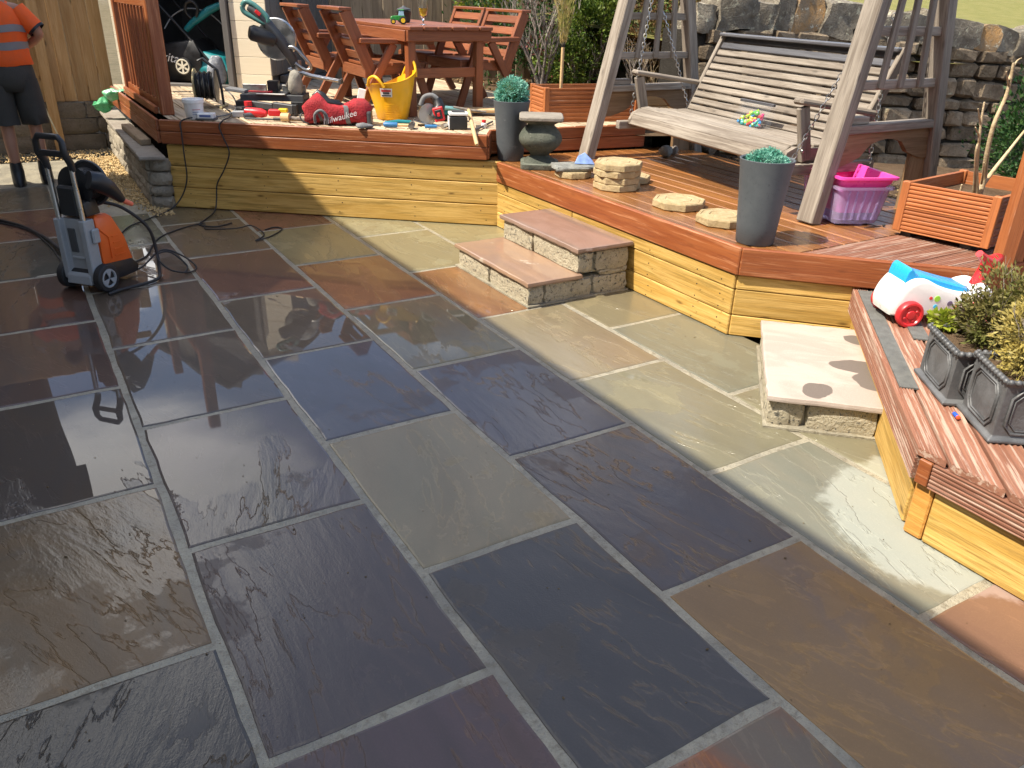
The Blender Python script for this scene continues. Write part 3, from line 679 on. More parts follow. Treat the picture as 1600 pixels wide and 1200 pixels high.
def tread(parent, poly, z0, z1, r, m=M_tread):
    pts = []
    n = len(poly)
    for i in range(n):
        a, b = Vector(poly[i]), Vector(poly[(i+1) % n]); k = max(2, int((b-a).length/0.05))
        for j in range(k): p = a+(b-a)*(j/k)+Vector((r.uniform(-.004, .004), r.uniform(-.004, .004)))*(1 if j else 0.5); pts.append(p)
    c = sum(pts, Vector((0, 0)))/len(pts)
    ins = lambda d: [p+(c-p).normalized()*d for p in pts]
    W = Matrix.Translation((c.x, c.y, z1))
    return MB().rings([[Vector((p.x, p.y, z0+r.uniform(0, .004))) for p in ins(0.010)], [Vector((p.x, p.y, z0+0.008)) for p in ins(r.uniform(0.0, .002))], [Vector((p.x, p.y, (z0+z1)/2)) for p in pts], [Vector((p.x, p.y, z1-0.003)) for p in ins(0.003)], [Vector((p.x, p.y, z1)) for p in ins(0.012)]]).build('tread', m, parent, W)
def tread_mat(name, c1, c2, wet):
    n = NT(name); p = n.obj(False); a = n.noise(n.scale(p, (3, 1.5, 1)), 1.5, 5, 0.6, 1.0); gr_ = n.noise(p, 150, 3); b = n.noise(p, 4.0, 4, 0.6)
    col = n.mix(n.mr(a, 0.4, 0.6), c4(c1), c4(c2)); col = n.mix(n.math('MULTIPLY', n.mr(gr_, 0.5, 0.8), 0.25), col, mul(c2, 1.5))
    if wet > 0:                                                # wet film with drying, pale patches
        dryf = n.mr(b, 0.66-0.12*(1-wet), 0.72-0.12*(1-wet)); col = n.mix(dryf, col, (0.40, 0.33, 0.26, 1))
        cw = n.math('SUBTRACT', 1.0, dryf)
    else:                                                      # dry, with damp stains
        sp = n.n('ShaderNodeSeparateXYZ', i0=n.vmath('ADD', p, n.scale(n.n('ShaderNodeTexNoise', Vector=p, Scale=5.0, Detail=3).outputs['Color'], (0.10, 0.10, 0.0))))
        def blob(cx, cy, rx, ry):
            return n.mr(n.math('ADD', n.math('POWER', n.math('DIVIDE', n.math('SUBTRACT', sp.outputs[0], cx), rx), 2.0), n.math('POWER', n.math('DIVIDE', n.math('SUBTRACT', sp.outputs[1], cy), ry), 2.0)), 0.9, 1.05, 1.0, 0.0)
        d = n.math('MAXIMUM', n.math('MAXIMUM', blob(-0.30, 0.075, 0.075, 0.065), blob(0.02, -0.13, 0.075, 0.13)), n.math('MAXIMUM', blob(-0.13, -0.175, 0.11, 0.09), blob(0.36, -0.17, 0.06, 0.06)))
        col = n.mix(d, col, mul(c1, 0.42)); cw = 0.0
        return n.fin(col, 0.8, n.bump(n.math('ADD', a, n.math('MULTIPLY', gr_, 0.2)), 0.008), Specular_IOR_Level=0.25)
    hgt = n.math('ADD', n.math('MULTIPLY', a, 1.0), n.math('MULTIPLY', gr_, 0.06))
    return n.fin(col, 0.6, n.bump(hgt, 0.006), Coat_Weight=cw, Coat_Roughness=0.06, Coat_IOR=1.36, Specular_IOR_Level=0.25)
M_tr1 = tread_mat('wet_lower_tread', (0.32, 0.20, 0.125), (0.28, 0.18, 0.125), 0.55)
M_tr2 = tread_mat('wet_upper_tread', (0.225, 0.145, 0.108), (0.265, 0.175, 0.135), 0.95)
M_tr3 = tread_mat('dry_pink_tread', (0.385, 0.315, 0.265), (0.45, 0.375, 0.32), 0.0)
rs = random.Random(11)
steps = thing('stone_steps', 'pair of wet brown stone steps with pitched stone risers up to the middle deck', 'steps', (2.75, 4.15, 0))
XL, XM, XR, Y0, Y1 = 2.395, 2.735, 3.115, 3.70, 4.585
step_course(steps, Vector((XL, Y1, 0)), Vector((XL, Y0, 0)), 0.002, 0.122, (0.47,), 0.10, rs)
step_course(steps, Vector((XL+0.012, Y0, 0)), Vector((XR, Y0, 0)), 0.002, 0.122, (0.13, 0.62), 0.10, rs)
step_course(steps, Vector((XM, Y1, 0)), Vector((XM, Y0, 0)), 0.155, 0.278, (0.42,), 0.10, rs)
step_course(steps, Vector((XM+0.012, Y0, 0)), Vector((XR, Y0, 0)), 0.155, 0.278, (0.28,), 0.10, rs)
step_course(steps, Vector((XM+0.15, Y0+0.003, 0)), Vector((XR, Y0+0.003, 0)), 0.122, 0.155, (), 0.09, rs)
step_course(steps, Vector((XR, Y1, 0)), Vector((XL, Y1, 0)), 0.002, 0.122, (0.5,), 0.1, rs)
step_course(steps, Vector((XR, Y1, 0)), Vector((XM, Y1, 0)), 0.155, 0.278, (0.5,), 0.1, rs)
MB().box(((XL+XR)/2+0.02, (Y0+Y1)/2, 0.07), (XR-XL-0.06, Y1-Y0-0.05, 0.10)).box(((XM+XR)/2+0.02, (Y0+Y1)/2, 0.21), (XR-XM-0.06, Y1-Y0-0.05, 0.13)).build('mortar_bed', M_mortar, steps)
tread(steps, [(XL-0.022, Y0-0.018), (XM+0.02, Y0-0.018), (XM+0.02, Y1+0.015), (XL-0.022, Y1+0.015)], 0.122, 0.153, rs, M_tr1)
tread(steps, [(XM-0.022, Y0-0.018), (XR+0.008, Y0-0.018), (XR+0.008, Y1+0.015), (XM-0.022, Y1+0.015)], 0.279, 0.311, rs, M_tr2)
MB().prism([(XL-0.016, Y0-0.016), (XR, Y0-0.016), (XR, Y1+0.015), (XL-0.016, Y1+0.015)], 0.0005, 0.010).build('mortar_fillet', M_mortar, steps)
st2 = thing('stone_step', 'single pale pink stone step with damp stains between the two decks', 'step', (3.0, 2.15, 0))
q0, q1, q2, q3 = Vector((2.535, 2.01, 0)), Vector((2.865, 1.70, 0)), Vector((3.50, 2.33, 0)), Vector((3.165, 2.645, 0))
uu = (q1-q0).normalized(); vv = (q3-q0).normalized()
step_course(st2, q0+vv*0.012, q1, 0.004, 0.122, (0.34,), 0.09, rs)
step_course(st2, q3, q0, 0.004, 0.122, (0.5,), 0.09, rs)
MB().prism([tuple((q0+uu*.04+vv*.04)[:2]), tuple((q1-uu*.01+vv*.04)[:2]), tuple(q2[:2]), tuple((q3+uu*.04)[:2])], 0.001, 0.118).build('mortar_bed', M_mortar, st2)
MB().prism([tuple((q0-uu*.012-vv*.016)[:2]), tuple((q1-vv*.016)[:2]), tuple(q2[:2]), tuple((q3-uu*.012)[:2])], 0.0005, 0.010).build('mortar_fillet', M_mortar, st2)
t_ = tread(st2, [tuple((q0-uu*.015-vv*.02)[:2]), tuple((q1-vv*.02)[:2]), tuple(q2[:2]), tuple((q3-uu*.012)[:2])], 0.124, 0.155, rs, None)
t_.data.materials.append(M_tr3)
W0 = MW[t_]; W1 = frame(W0.translation, vv); t_.data.transform(W1.inverted() @ W0); place(t_, st2, W1)

# screw heads along the sleepers, and grit left on the paving
mb = MB()
for q in (0.06, 0.30, 0.52, 0.74, 0.95):
    for z in (0.08, 0.25, 0.42):
        for dz in (-0.035, 0.038):
            p = sA+(sB-sA)*(q+rnd.uniform(-.01, .01))+Vector((0, 0, z+dz)); nrm = Vector((-0.61, -0.79, 0)); c = p+nrm*0.0255
            mb.lathe([(0.0042, -0.001), (0.0042, 0.0008)], (0, 0, 0), 8, frame(c, (0, 0, 1), nrm) )
o = mb.build('screws', M_black, deck1); o['kind'] = 'stuff'
mb = MB()
for y in (5.2, 4.72, 3.5, 3.1, 2.92):
    for z in (0.03, 0.09, 0.155, 0.225, 0.305):
        mb.lathe([(0.0042, -0.001), (0.0042, 0.0008)], (0, 0, 0), 8, frame((3.1295-0.0262+0.001, y+rnd.uniform(-.01, .01), z), (0, 0, 1), (-1, 0, 0)))
o = mb.build('screws', M_black, deck2); o['kind'] = 'stuff'
mb = MB(); rq0 = random.Random(99)
for i in range(420):
    x, y = rq0.uniform(-.35, 3.0), rq0.uniform(.4, 6.2)
    s = rq0.uniform(.0008, .0028)*(1 if rq0.random() < .93 else 1.8)
    if (x-1.04)*1.57/2.08+(y-7.0) > -.05 or x > 2.37 and 3.6 < y < 4.65: continue
    M = Matrix.Rotation(rq0.uniform(0, 6), 3, 'Z')
    mb.add([Vector((x, y, 0.0012+s*0.3)) + M @ Vector((a*s*1.6, b*s, c*s*0.45)) for a, b, c in ((1, 0, 0), (-1, 0, 0), (0, 1, 0), (0, -1, 0), (0, 0, 1), (0, 0, -1))], octf)
gr0 = mb.build('grit', earth_mat('grit_and_sawdust', (0.28, 0.19, 0.09), (0.12, 0.09, 0.06), (0.42, 0.32, 0.18), 9.0)); gr0['kind'] = 'stuff'; props(gr0, 'scattered crumbs of grit and sawdust on the wet paving', 'grit')
# ------------------------------------------------------------------ low stone wall with coping beside the upper deck
rw = random.Random(21)
lw = thing('low_wall', 'low stone wall with a thin coping running back beside the upper deck', 'wall', (0.95, 8.4, 0))
def lx(y): return 0.885+0.012*(y-7)
z = 0.0
for h in (0.095, 0.085, 0.11, 0.10):
    y = 7.03
    while y < 9.72:
        L = min(rw.uniform(0.15, 0.36), 9.76-y)
        if L > 0.05:
            W = frame((lx(y+L/2)+0.05, y+L/2, z+h/2), (0, 1, 0))
            rough_block(None, (L-0.008, 0.10, h-0.008), W, rw, 2, 0.007).build('stone', M_lowwall, lw, W, smooth=28)
        y += L
    for k in range(1):
        W = frame((0.985, 7.005, z+h/2), (1, -0.55, 0))
        rough_block(None, (0.15, 0.10, h-0.008), W, rw, 2, 0.009).build('stone', M_lowwall, lw, W, smooth=28)
    z += h
MB().prism([(0.93, 7.06), (1.0, 7.03), (1.0, 9.76), (0.955, 9.76)], 0, 0.385).build('wall_core', M_wallcore, lw)
y = 6.93
while y < 9.75:
    L = min(rw.uniform(0.55, 0.8), 9.78-y)
    x0 = 0.835+0.012*(y-7)
    tread(lw, [(x0, y), (x0+0.185, y-(0.06 if y < 7 else 0)), (x0+0.19, y+L-0.006), (x0+0.008, y+L-0.006)], 0.392, 0.425, rw, M_coping)
    y += L
lo = MB().beam((0.965, 7.42, 0.452), (0.945, 8.35, 0.452), 0.085, 0.05).build('loose_timber', M_fence2, None, frame((0.955, 7.9, 0.452), (0, 1, 0)), bevel=0.006)
props(lo, 'weathered offcut of timber lying on the low wall coping', 'timber')

# ------------------------------------------------------------------ larch fence on a rock faced base, back left
rf = random.Random(3)
fen = thing('fence', 'tall tan board fence on a rock faced concrete base behind the worker', 'fence', (0, 9.95, 0))
x = -2.6
while x < 1.02:
    wd = 0.118+rf.uniform(-.006, .006); top = 2.56 if x < 0.66 else 1.85
    dy = 0.012 if int(round(x/0.118)) % 2 else 0.0
    bar('board', (x+wd/2, 9.965+dy, 0.495), (x+wd/2, 9.965+dy, top), wd-0.001, 0.018, M_fence, fen, z=(0, -1, 0), bevel=0.007)
    x += wd
for xx in (-1.9, 0.452):
    bar('post', (xx, 9.885, 0.0), (xx, 9.885, 2.5), 0.095, 0.085, M_fence, fen, z=(0, -1, 0), bevel=0.005)
bar('rail', (-2.6, 10.02, 2.2), (1.0, 10.02, 2.2), 0.05, 0.08, M_fence, fen); bar('rail', (-2.6, 10.02, 0.8), (1.0, 10.02, 0.8), 0.05, 0.08, M_fence, fen)
z = 0.0
for k, h in enumerate((0.17, 0.165, 0.155)):
    x = -2.6+0.2*k
    while x < 0.98:
        L = min(rf.choice((0.42, 0.62, 0.55)), 1.02-x)
        W = frame((x+L/2, 9.985, z+h/2), (1, 0, 0))
        if L > .06: rough_block(None, (L-0.006, 0.09, h-0.005), W, rf, 2, 0.010).build('base_block', M_concrete, fen, W, smooth=60)
        x += L
    z += h

# ------------------------------------------------------------------ shed: cream gable front with a dark doorway, grey boarded side
shed = thing('shed', 'cream fronted shed with an open dark doorway and grey boarded side wall', 'shed', (1.78, 9.17, 0.66))
SA, SB = Vector((1.13, 9.655, 0)), Vector((2.415, 8.692, 0)); su = (SB-SA).normalized(); sb = Vector((-su.y, su.x, 0))   # sb points to the back
if sb.y < 0: sb = -sb
SL_ = (SB-SA).length; SZ = 0.66
def sp(a, b, z): return SA+su*a+sb*b+Vector((0, 0, z))
OP0, OP1 = 0.34, 1.16                                          # the doorway
z = SZ+0.005; k = 0
def gable(a): return 2.30+0.42*(1-abs(a-SL_*0.46)/(SL_*0.56))
while z < 2.66:
    for a0, a1 in ((0.0, OP0-0.02), (OP1+0.075, SL_)):
        za = min(z+0.163, gable((a0+a1)/2))
        if za-z > 0.03: bar('siding_board', sp(a0, 0.008, (z+za)/2), sp(a1, 0.008, (z+za)/2), 0.022, za-z-0.0015, M_cream, shed, bevel=0.002)
    if z > 2.12:
        a0, a1 = max(0.05, SL_*0.46-(2.72-z)*1.7), min(SL_, SL_*0.46+(2.72-z)*1.7)
        if a1 > OP0 and a0 < OP1: bar('siding_board', sp(max(a0, OP0-0.018), 0.008, z+0.045), sp(min(a1, OP1+0.073), 0.008, z+0.082), 0.022, 0.160, M_greypaint, shed, bevel=0.004)
    z += 0.165
bar('door_frame', sp(OP1+0.03, -0.004, SZ), sp(OP1+0.03, -0.004, 2.12), 0.06, 0.075, M_greypaint, shed, z=tuple(-sb), bevel=0.004)
bar('door_frame', sp(OP0, -0.004, SZ), sp(OP0, -0.004, 2.12), 0.05, 0.05, M_greypaint, shed, z=tuple(-sb), bevel=0.004)
bar('threshold', sp(OP0, 0.01, SZ+0.03), sp(OP1, 0.01, SZ+0.03), 0.09, 0.055, M_greypaint, shed, bevel=0.004)
bar('threshold', sp(OP0-.02, -0.05, SZ+0.012), sp(OP1+.05, -0.05, SZ+0.012), 0.06, 0.03, M_greypaint, shed, bevel=0.004)
# side wall of upright grey boards above a plinth
a = 0.0; kk = 0
while a < 2.7:
    p = SB+sb*(a+0.045)+su*(0.004+(0.006 if kk % 2 else 0))
    bar('side_board', p+Vector((0, 0, SZ+0.16)), p+Vector((0, 0, 2.18)), 0.091, 0.016, M_greypaint, shed, z=tuple(su), bevel=0.006)
    a += 0.092; kk += 1
for k in range(6):
    for j in range(2):
        p = SB+sb*(0.02+0.45*k+0.22*(j % 2)); q = p+sb*0.44
        bar('plinth_block', p+su*0.02+Vector((0, 0, SZ+0.035+0.078*j)), q+su*0.02+Vector((0, 0, SZ+0.035+0.078*j)), 0.06, 0.073, M_greypaint, shed, bevel=0.006)
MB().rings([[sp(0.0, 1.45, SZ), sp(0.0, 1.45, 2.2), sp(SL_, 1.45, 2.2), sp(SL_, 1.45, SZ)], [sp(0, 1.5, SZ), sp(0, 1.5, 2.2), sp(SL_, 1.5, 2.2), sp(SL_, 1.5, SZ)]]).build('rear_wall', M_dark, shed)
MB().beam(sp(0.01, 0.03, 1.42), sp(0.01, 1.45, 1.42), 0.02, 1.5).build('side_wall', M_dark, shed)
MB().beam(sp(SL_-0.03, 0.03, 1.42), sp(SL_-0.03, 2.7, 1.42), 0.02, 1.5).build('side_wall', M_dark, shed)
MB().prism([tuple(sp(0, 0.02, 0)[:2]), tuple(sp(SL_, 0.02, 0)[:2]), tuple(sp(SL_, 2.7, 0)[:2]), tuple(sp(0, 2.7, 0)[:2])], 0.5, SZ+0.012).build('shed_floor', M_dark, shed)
M_roof = plain('dark_roof_felt', (0.05, 0.048, 0.05), 0.8, sc=20, bump=1.5)
rz = 2.74
for s in (0, 1):
    e = sp(-0.10, 0, 2.26) if s == 0 else sp(SL_+0.10, 0, 2.16)
    rg = sp(SL_*0.46, 0, rz)
    MB().rings([[e-sb*0.1, rg-sb*0.1, rg-sb*0.1+Vector((0, 0, .04)), e-sb*0.1+Vector((0, 0, .04))], [e+sb*2.75, rg+sb*2.75, rg+sb*2.75+Vector((0, 0, .04)), e+sb*2.75+Vector((0, 0, .04))]]).build('roof', M_roof, shed)
# wall lamp on the side, dark and round
wl = props(MB().lathe([(0.01, -0.05), (0.06, -0.045), (0.075, 0.0), (0.06, 0.05), (0.02, 0.08)], (0, 0, 0), 14, frame(SB+sb*0.42+su*0.07+Vector((0, 0, 1.50)), (0, 0, 1))).build('wall_lamp', M_black, smooth=40), 'dark rounded lantern hanging on the grey shed side', 'lamp')

# old brown fence behind the table
of = thing('fence', 'faded brown upright board fence behind the garden table', 'fence', (4.4, 10.6, 0.6))
x = 0
while x < 3.4:
    p = Vector((3.35, 10.35, 0))+Vector((0.97, -0.22, 0))*x
    bar('board', p+Vector((0, 0.012 if int(x/0.125) % 2 else 0, 0.62)), p+Vector((0, 0, 2.15)), 0.124, 0.018, M_fence2, of, z=(-.22, -.97, 0), bevel=0.007)
    x += 0.125
bar('rail', (3.35, 10.4, 1.9), (6.6, 9.68, 1.9), 0.04, 0.07, M_fence2, of)

# ------------------------------------------------------------------ dry stone wall, right
wall = thing('dry_stone_wall', 'dry stone wall of dark coursed gritstone with upright cope stones along the top', 'wall', (6.0, 5.55, 0.3))
WD = Vector((0.975, -0.225, 0)).normalized(); WN = Vector((-0.225, -0.975, 0)).normalized(); WQ = Vector((6.0, 5.55, 0))
def wtop(t): return 1.415-0.062*max(0, t-0.3)
rr_ = random.Random(17)
stone_mesh = []
def dstone(L, h, D, r):
    bm = bmesh.new(); bmesh.ops.create_cube(bm, size=1)
    bmesh.ops.bevel(bm, geom=bm.edges[:], offset=r.uniform(0.10, 0.20), segments=1, affect='EDGES')
    for v in bm.verts:
        v.co = Vector((v.co.x*L*(1+r.uniform(-.05, .05)), v.co.y*D, v.co.z*h*(1+r.uniform(-.09, .09))))+Vector((r.uniform(-1, 1)*0.014, r.uniform(-1, 1)*0.018, r.uniform(-1, 1)*0.010))
    me = bpy.data.meshes.new('stone'); bm.to_mesh(me); bm.free()
    for p in me.polygons: p.use_smooth = False
    me.materials.append(M_stoneA); return me
H0 = 0.0
rows = []; zz = -1.42
hts = []
while zz < -0.02:
    h = rr_.choice((0.10, 0.12, 0.15, 0.17, 0.20)); h = min(h, -zz) if -zz-h > 0.06 else -zz
    rows.append((zz, h)); zz += h
n_st = 0
for ri, (zb, h) in enumerate(rows):
    t = -0.75+rr_.uniform(0, 0.2)
    while t < 4.4:
        L = rr_.uniform(0.20, 0.50)
        tc_ = t+L/2; zc = wtop(tc_)+zb+h/2+rr_.uniform(-.008, .008)
        low = 0.40-0.085*max(0, (WQ+WD*tc_).x-5.2)
        if zc > low-0.12:
            c = WQ+WD*tc_+WN*(-0.10+rr_.uniform(-0.02, 0.025))+Vector((0, 0, zc))
            W = frame(c, WD+Vector((0, 0, -0.06+rr_.uniform(-.03, .03))))
            link('stone', dstone(L-0.010, h-0.008, 0.26, rr_), None, wall, W); n_st += 1
        t += L
MB().rings([[WQ+WD*-0.8-WN*0.04+Vector((0, 0, -.3)), WQ+WD*-0.8-WN*0.42+Vector((0, 0, -.3)), WQ+WD*-0.8-WN*0.42+Vector((0, 0, 1.40)), WQ+WD*-0.8-WN*0.04+Vector((0, 0, 1.40))],
            [WQ+WD*4.5-WN*0.04+Vector((0, 0, -.6)), WQ+WD*4.5-WN*0.42+Vector((0, 0, -.6)), WQ+WD*4.5-WN*0.42+Vector((0, 0, 1.13)), WQ+WD*4.5-WN*0.04+Vector((0, 0, 1.13))]]).build('hearting', M_wallcore, wall)
t = -0.7; ci = 0
while t < 4.4:
    L = rr_.uniform(0.15, 0.40); hh = rr_.uniform(0.22, 0.33); D = rr_.uniform(0.30, 0.38)
    bm = bmesh.new(); bmesh.ops.create_cube(bm, size=1); bmesh.ops.subdivide_edges(bm, edges=bm.edges[:], cuts=2, use_grid_fill=True)
    sd = Vector((rr_.uniform(0, 50), rr_.uniform(0, 50), rr_.uniform(0, 50)))
    for v in bm.verts:
        d = v.co.normalized()*0.62; q = v.co.lerp(d, 0.30 if v.co.z > 0 else 0.10)
        q += noise.noise_vector(v.co*1.7+sd)*0.17; q.x += 0.18*v.co.z*(1 if ci % 3 else -.3)
        v.co = Vector((q.x*L*1.04, q.y*D, q.z*hh))
    for f in bm.faces: f.smooth = True
    for e in bm.edges: e.smooth = e.calc_face_angle(0) < R(24)
    me = bpy.data.meshes.new('cope_stone'); bm.to_mesh(me); bm.free()
    me.materials.append(M_copeor if ci % 7 == 4 else M_cope)
    c = WQ+WD*(t+L/2)-WN*0.16+Vector((0, 0, wtop(t+L/2)+hh/2-0.03))
    W = frame(c, WD+Vector((0, 0, rr_.uniform(-.25, .12)))); link('cope_stone', me, None, wall, W)
    t += L-0.004; ci += 1

# ------------------------------------------------------------------ the house whose shadow lies over the patio, and the dark building beyond the fence
M_render = earth_mat('house_stone', (0.30, 0.26, 0.20), (0.36, 0.32, 0.25), (0.22, 0.19, 0.15), 4.0)
M_slates = plain('roof_slates', (0.07, 0.07, 0.075), 0.6, sc=30, bump=2)
M_glass = plain('window_glass', (0.03, 0.035, 0.04), 0.05, mott=0)
HX = -1.99; HE = 5.6
house = thing('house', 'stone house standing beside the patio, out of view to the left', 'house', (-4.5, 1.5, 0))
MB().box((-5.0, 0.98, HE/2-0.02), (6.02, 15.46, HE)).build('wall', M_render, house)
for s in (-1, 1):
    MB().rings([[Vector((-5.0-s*3.01, -6.8, HE)), Vector((-5.0, -6.8, HE+2.1)), Vector((-5.0, -6.8, HE+2.2)), Vector((-5.0-s*3.01, -6.8, HE+0.02))], [Vector((-5.0-s*3.01, 8.71, HE)), Vector((-5.0, 8.71, HE+2.1)), Vector((-5.0, 8.71, HE+2.2)), Vector((-5.0-s*3.01, 8.71, HE+0.02))]]).build('roof', M_slates, house)
for y, z in ((-1.5, 1.3), (3.0, 1.3), (6.4, 1.3), (-1.5, 4.0), (3.0, 4.0), (6.4, 4.0)):
    f = MB().box((HX+0.005, y, z), (0.05, 1.5, 1.2)).build('window', M_white, house)
    MB().box((HX+0.026, y-0.36, z), (0.02, 0.66, 1.08)).box((HX+0.026, y+0.36, z), (0.02, 0.66, 1.08)).build('pane', M_glass, f)
nb = thing('building', 'dark brown stone building rising behind the board fence', 'building', (-3.5, 12.5, 0))
M_nb = earth_mat('dark_brown_stone', (0.075, 0.05, 0.032), (0.10, 0.068, 0.045), (0.05, 0.034, 0.024), 3.0)
MB().box((-4.3, 13.0, 1.7), (7.5, 4.0, 3.5)).build('wall', M_nb, nb)
MB().box((-4.16, 13.0, 5.25), (7.78, 4.1, 3.6)).build('upper_wall', M_nb, nb)
MB().box((-4.16, 13.0, 7.1), (8.1, 4.4, 0.14)).build('roof', M_slates, nb)

# ------------------------------------------------------------------ newel posts and slatted screen at the left of the upper deck
scr = thing('slatted_railing', 'red-brown slatted screen between two posts on the left edge of the deck', 'screen', (1.12, 8.0, D1Z))
bar('post', (1.135, 7.215, D1Z), (1.135, 7.215, 2.3), 0.098, 0.098, M_fascia, scr, z=(1, 0, 0), bevel=0.006)
bar('post', (1.10, 8.86, D1Z), (1.10, 8.86, 2.3), 0.085, 0.085, M_fascia, scr, z=(1, 0, 0), bevel=0.006)
bar('bottom_rail', (1.13, 7.27, D1Z+0.065), (1.102, 8.815, D1Z+0.065), 0.05, 0.07, M_fascia, scr)
bar('kick_board', (1.065, 7.27, D1Z+0.03), (1.045, 8.815, D1Z+0.03), 0.03, 0.058, M_fascia, scr)
bar('top_rail', (1.13, 7.27, 1.495), (1.102, 8.815, 1.495), 0.05, 0.05, M_fascia, scr)
for k in range(9):
    y = 7.40+k*0.152
    bar('slat', (1.125-0.017*(y-7.2)*0.9, y, D1Z+0.10), (1.125-0.017*(y-7.2)*0.9, y, 1.47), 0.032, 0.045, M_fascia, scr, z=(1, 0, 0), bevel=0.003)

# red-brown panel at the right hand end of the middle deck
pn = thing('boarded_fence', 'red-brown boarded panel with a corner post at the right hand edge of the decks', 'panel', (4.15, 2.06, D2Z))
pd = Vector((0.86, -0.51, 0)).normalized(); pp = Vector((4.145, 2.05, 0))
bar('post', pp+Vector((0, 0, 0.30)), pp+Vector((0, 0, 1.9)), 0.075, 0.075, M_fleece, pn, z=tuple(pd), bevel=0.005)
for k in range(7):
    q = pp+pd*(0.075+0.098*k)+Vector((0.02, 0.03, 0))
    bar('board', q+Vector((0, 0, 0.30)), q+Vector((0, 0, 1.85)), 0.092, 0.02, M_fleece, pn, z=(-.5, -.86, 0), bevel=0.003)
bar('rail', pp+pd*0.05+Vector((0.05, 0.06, 1.2)), pp+pd*0.75+Vector((0.05, 0.06, 1.2)), 0.035, 0.06, M_fleece, pn)
# ------------------------------------------------------------------ garden table and four chairs
def chair_at(M, label, group='wooden armchairs round the garden table'):
    t = thing('garden_chair', label, 'chair', M=M, group=group)
    T = lambda x, y, z: M @ Vector((x, y, z))
    Zv = M.to_3x3() @ Vector((0, 0, 1)); Xv = M.to_3x3() @ Vector((1, 0, 0)); Yv = M.to_3x3() @ Vector((0, 1, 0))
    W = 0.60; hw = W/2
    for s in (-1, 1):
        y = s*(hw-0.022)
        bar('back_post', T(0.10, y, 0.29), T(-0.115, y, 0.795), 0.044, 0.092, M_brown, t, z=tuple(Xv), bevel=0.004)
        bar('rear_leg', T(0.27, s*(hw+0.018), 0.555), T(-0.07, s*(hw+0.018), 0.0), 0.036, 0.068, M_brown, t, z=tuple(Xv), bevel=0.004)
        bar('front_leg', T(0.40, s*(hw+0.018), 0.555), T(0.60, s*(hw+0.018), 0.0), 0.036, 0.068, M_brown, t, z=tuple(Xv), bevel=0.004)
        bar('armrest', T(-0.02, s*(hw+0.008), 0.578), T(0.62, s*(hw+0.008), 0.568), 0.085, 0.04, M_brown, t, z=tuple(Zv), bevel=0.006)
        bar('seat_rail', T(0.05, s*(hw-0.035), 0.335), T(0.58, s*(hw-0.035), 0.375), 0.036, 0.07, M_brown, t, z=tuple(Zv), bevel=0.004)
    bar('top_cap', T(-0.118, -hw-0.006, 0.806), T(-0.118, hw+0.006, 0.806), 0.105, 0.026, M_brown, t, z=tuple(Zv), bevel=0.004)
    for k in range(5):
        q = 0.14+k*0.185; x = 0.10-0.215*q+0.028; z = 0.29+0.505*q
        bar('back_slat', T(x, -hw+0.045, z), T(x, hw-0.045, z), 0.020, 0.066, M_brown, t, z=tuple((Zv-Xv*0.42)), bevel=0.003)
    bar('rear_rail', T(0.035, -hw, 0.335), T(0.035, hw, 0.335), 0.026, 0.085, M_brown, t, z=tuple(Zv), bevel=0.004)
    bar('front_rail', T(0.57, -hw, 0.365), T(0.57, hw, 0.365), 0.026, 0.075, M_brown, t, z=tuple(Zv), bevel=0.004)
    for k in range(5):
        x = 0.105+k*0.107
        bar('seat_slat', T(x, -hw+0.01, 0.388+0.012*k/4), T(x, hw-0.01, 0.388+0.012*k/4), 0.09, 0.022, M_brown, t, z=tuple(Zv), bevel=0.003)
    return t
def cm(x, y, a, z=D1Z+0.001): return Matrix.Translation((x, y, z)) @ Matrix.Rotation(R(a), 4, 'Z')
ch = chair_at(cm(2.60, 6.93, -3), 'left hand garden chair nearest the yellow tub, its back to the shed')
copy_tree(ch, cm(2.52, 7.72, -3), 'far left garden chair beside the mitre saw, its back to the shed')
copy_tree(ch, cm(4.12, 7.10, 183), 'right hand garden chair nearest the green topiary ball, facing the shed')
copy_tree(ch, cm(4.18, 7.90, 182), 'far right garden chair, facing the shed across the table')
tb = thing('garden_table', 'red-brown slatted garden table with a beer glass on it', 'table', (3.25, 7.2, D1Z))
TZ = 1.385
for k in range(6):
    x = 2.885+0.128*k
    bar('table_plank', (x+0.06, 6.355+rnd.uniform(-.012, .012), TZ-0.014), (x+0.06, 8.05, TZ-0.014), 0.120, 0.028, M_brown, tb, bevel=0.004)
for x, y in ((2.935, 6.455), (3.565, 6.455), (2.935, 7.95), (3.565, 7.95)):
    bar('leg', (x, y, D1Z+0.001), (x, y, TZ-0.03), 0.07, 0.07, M_brown, tb, z=(1, 0, 0), bevel=0.005)
bar('apron', (2.885, 6.40, TZ-0.070), (3.655, 6.40, TZ-0.070), 0.032, 0.082, M_brown, tb); bar('apron', (2.885, 8.0, TZ-0.07), (3.655, 8.0, TZ-0.07), 0.032, 0.082, M_brown, tb)
bar('apron', (2.888, 6.42, TZ-0.072), (2.888, 7.98, TZ-0.072), 0.03, 0.085, M_brown, tb); bar('apron', (3.645, 6.42, TZ-0.072), (3.645, 7.98, TZ-0.072), 0.03, 0.085, M_brown, tb)
bar('stretcher', (2.97, 6.455, 1.03), (3.53, 6.455, 1.03), 0.036, 0.078, M_brown, tb); bar('stretcher', (2.97, 7.95, 1.03), (3.53, 7.95, 1.03), 0.036, 0.078, M_brown, tb)
bar('brace', (2.97, 6.46, 0.88), (3.10, 6.9, 0.70), 0.03, 0.05, M_brown, tb)

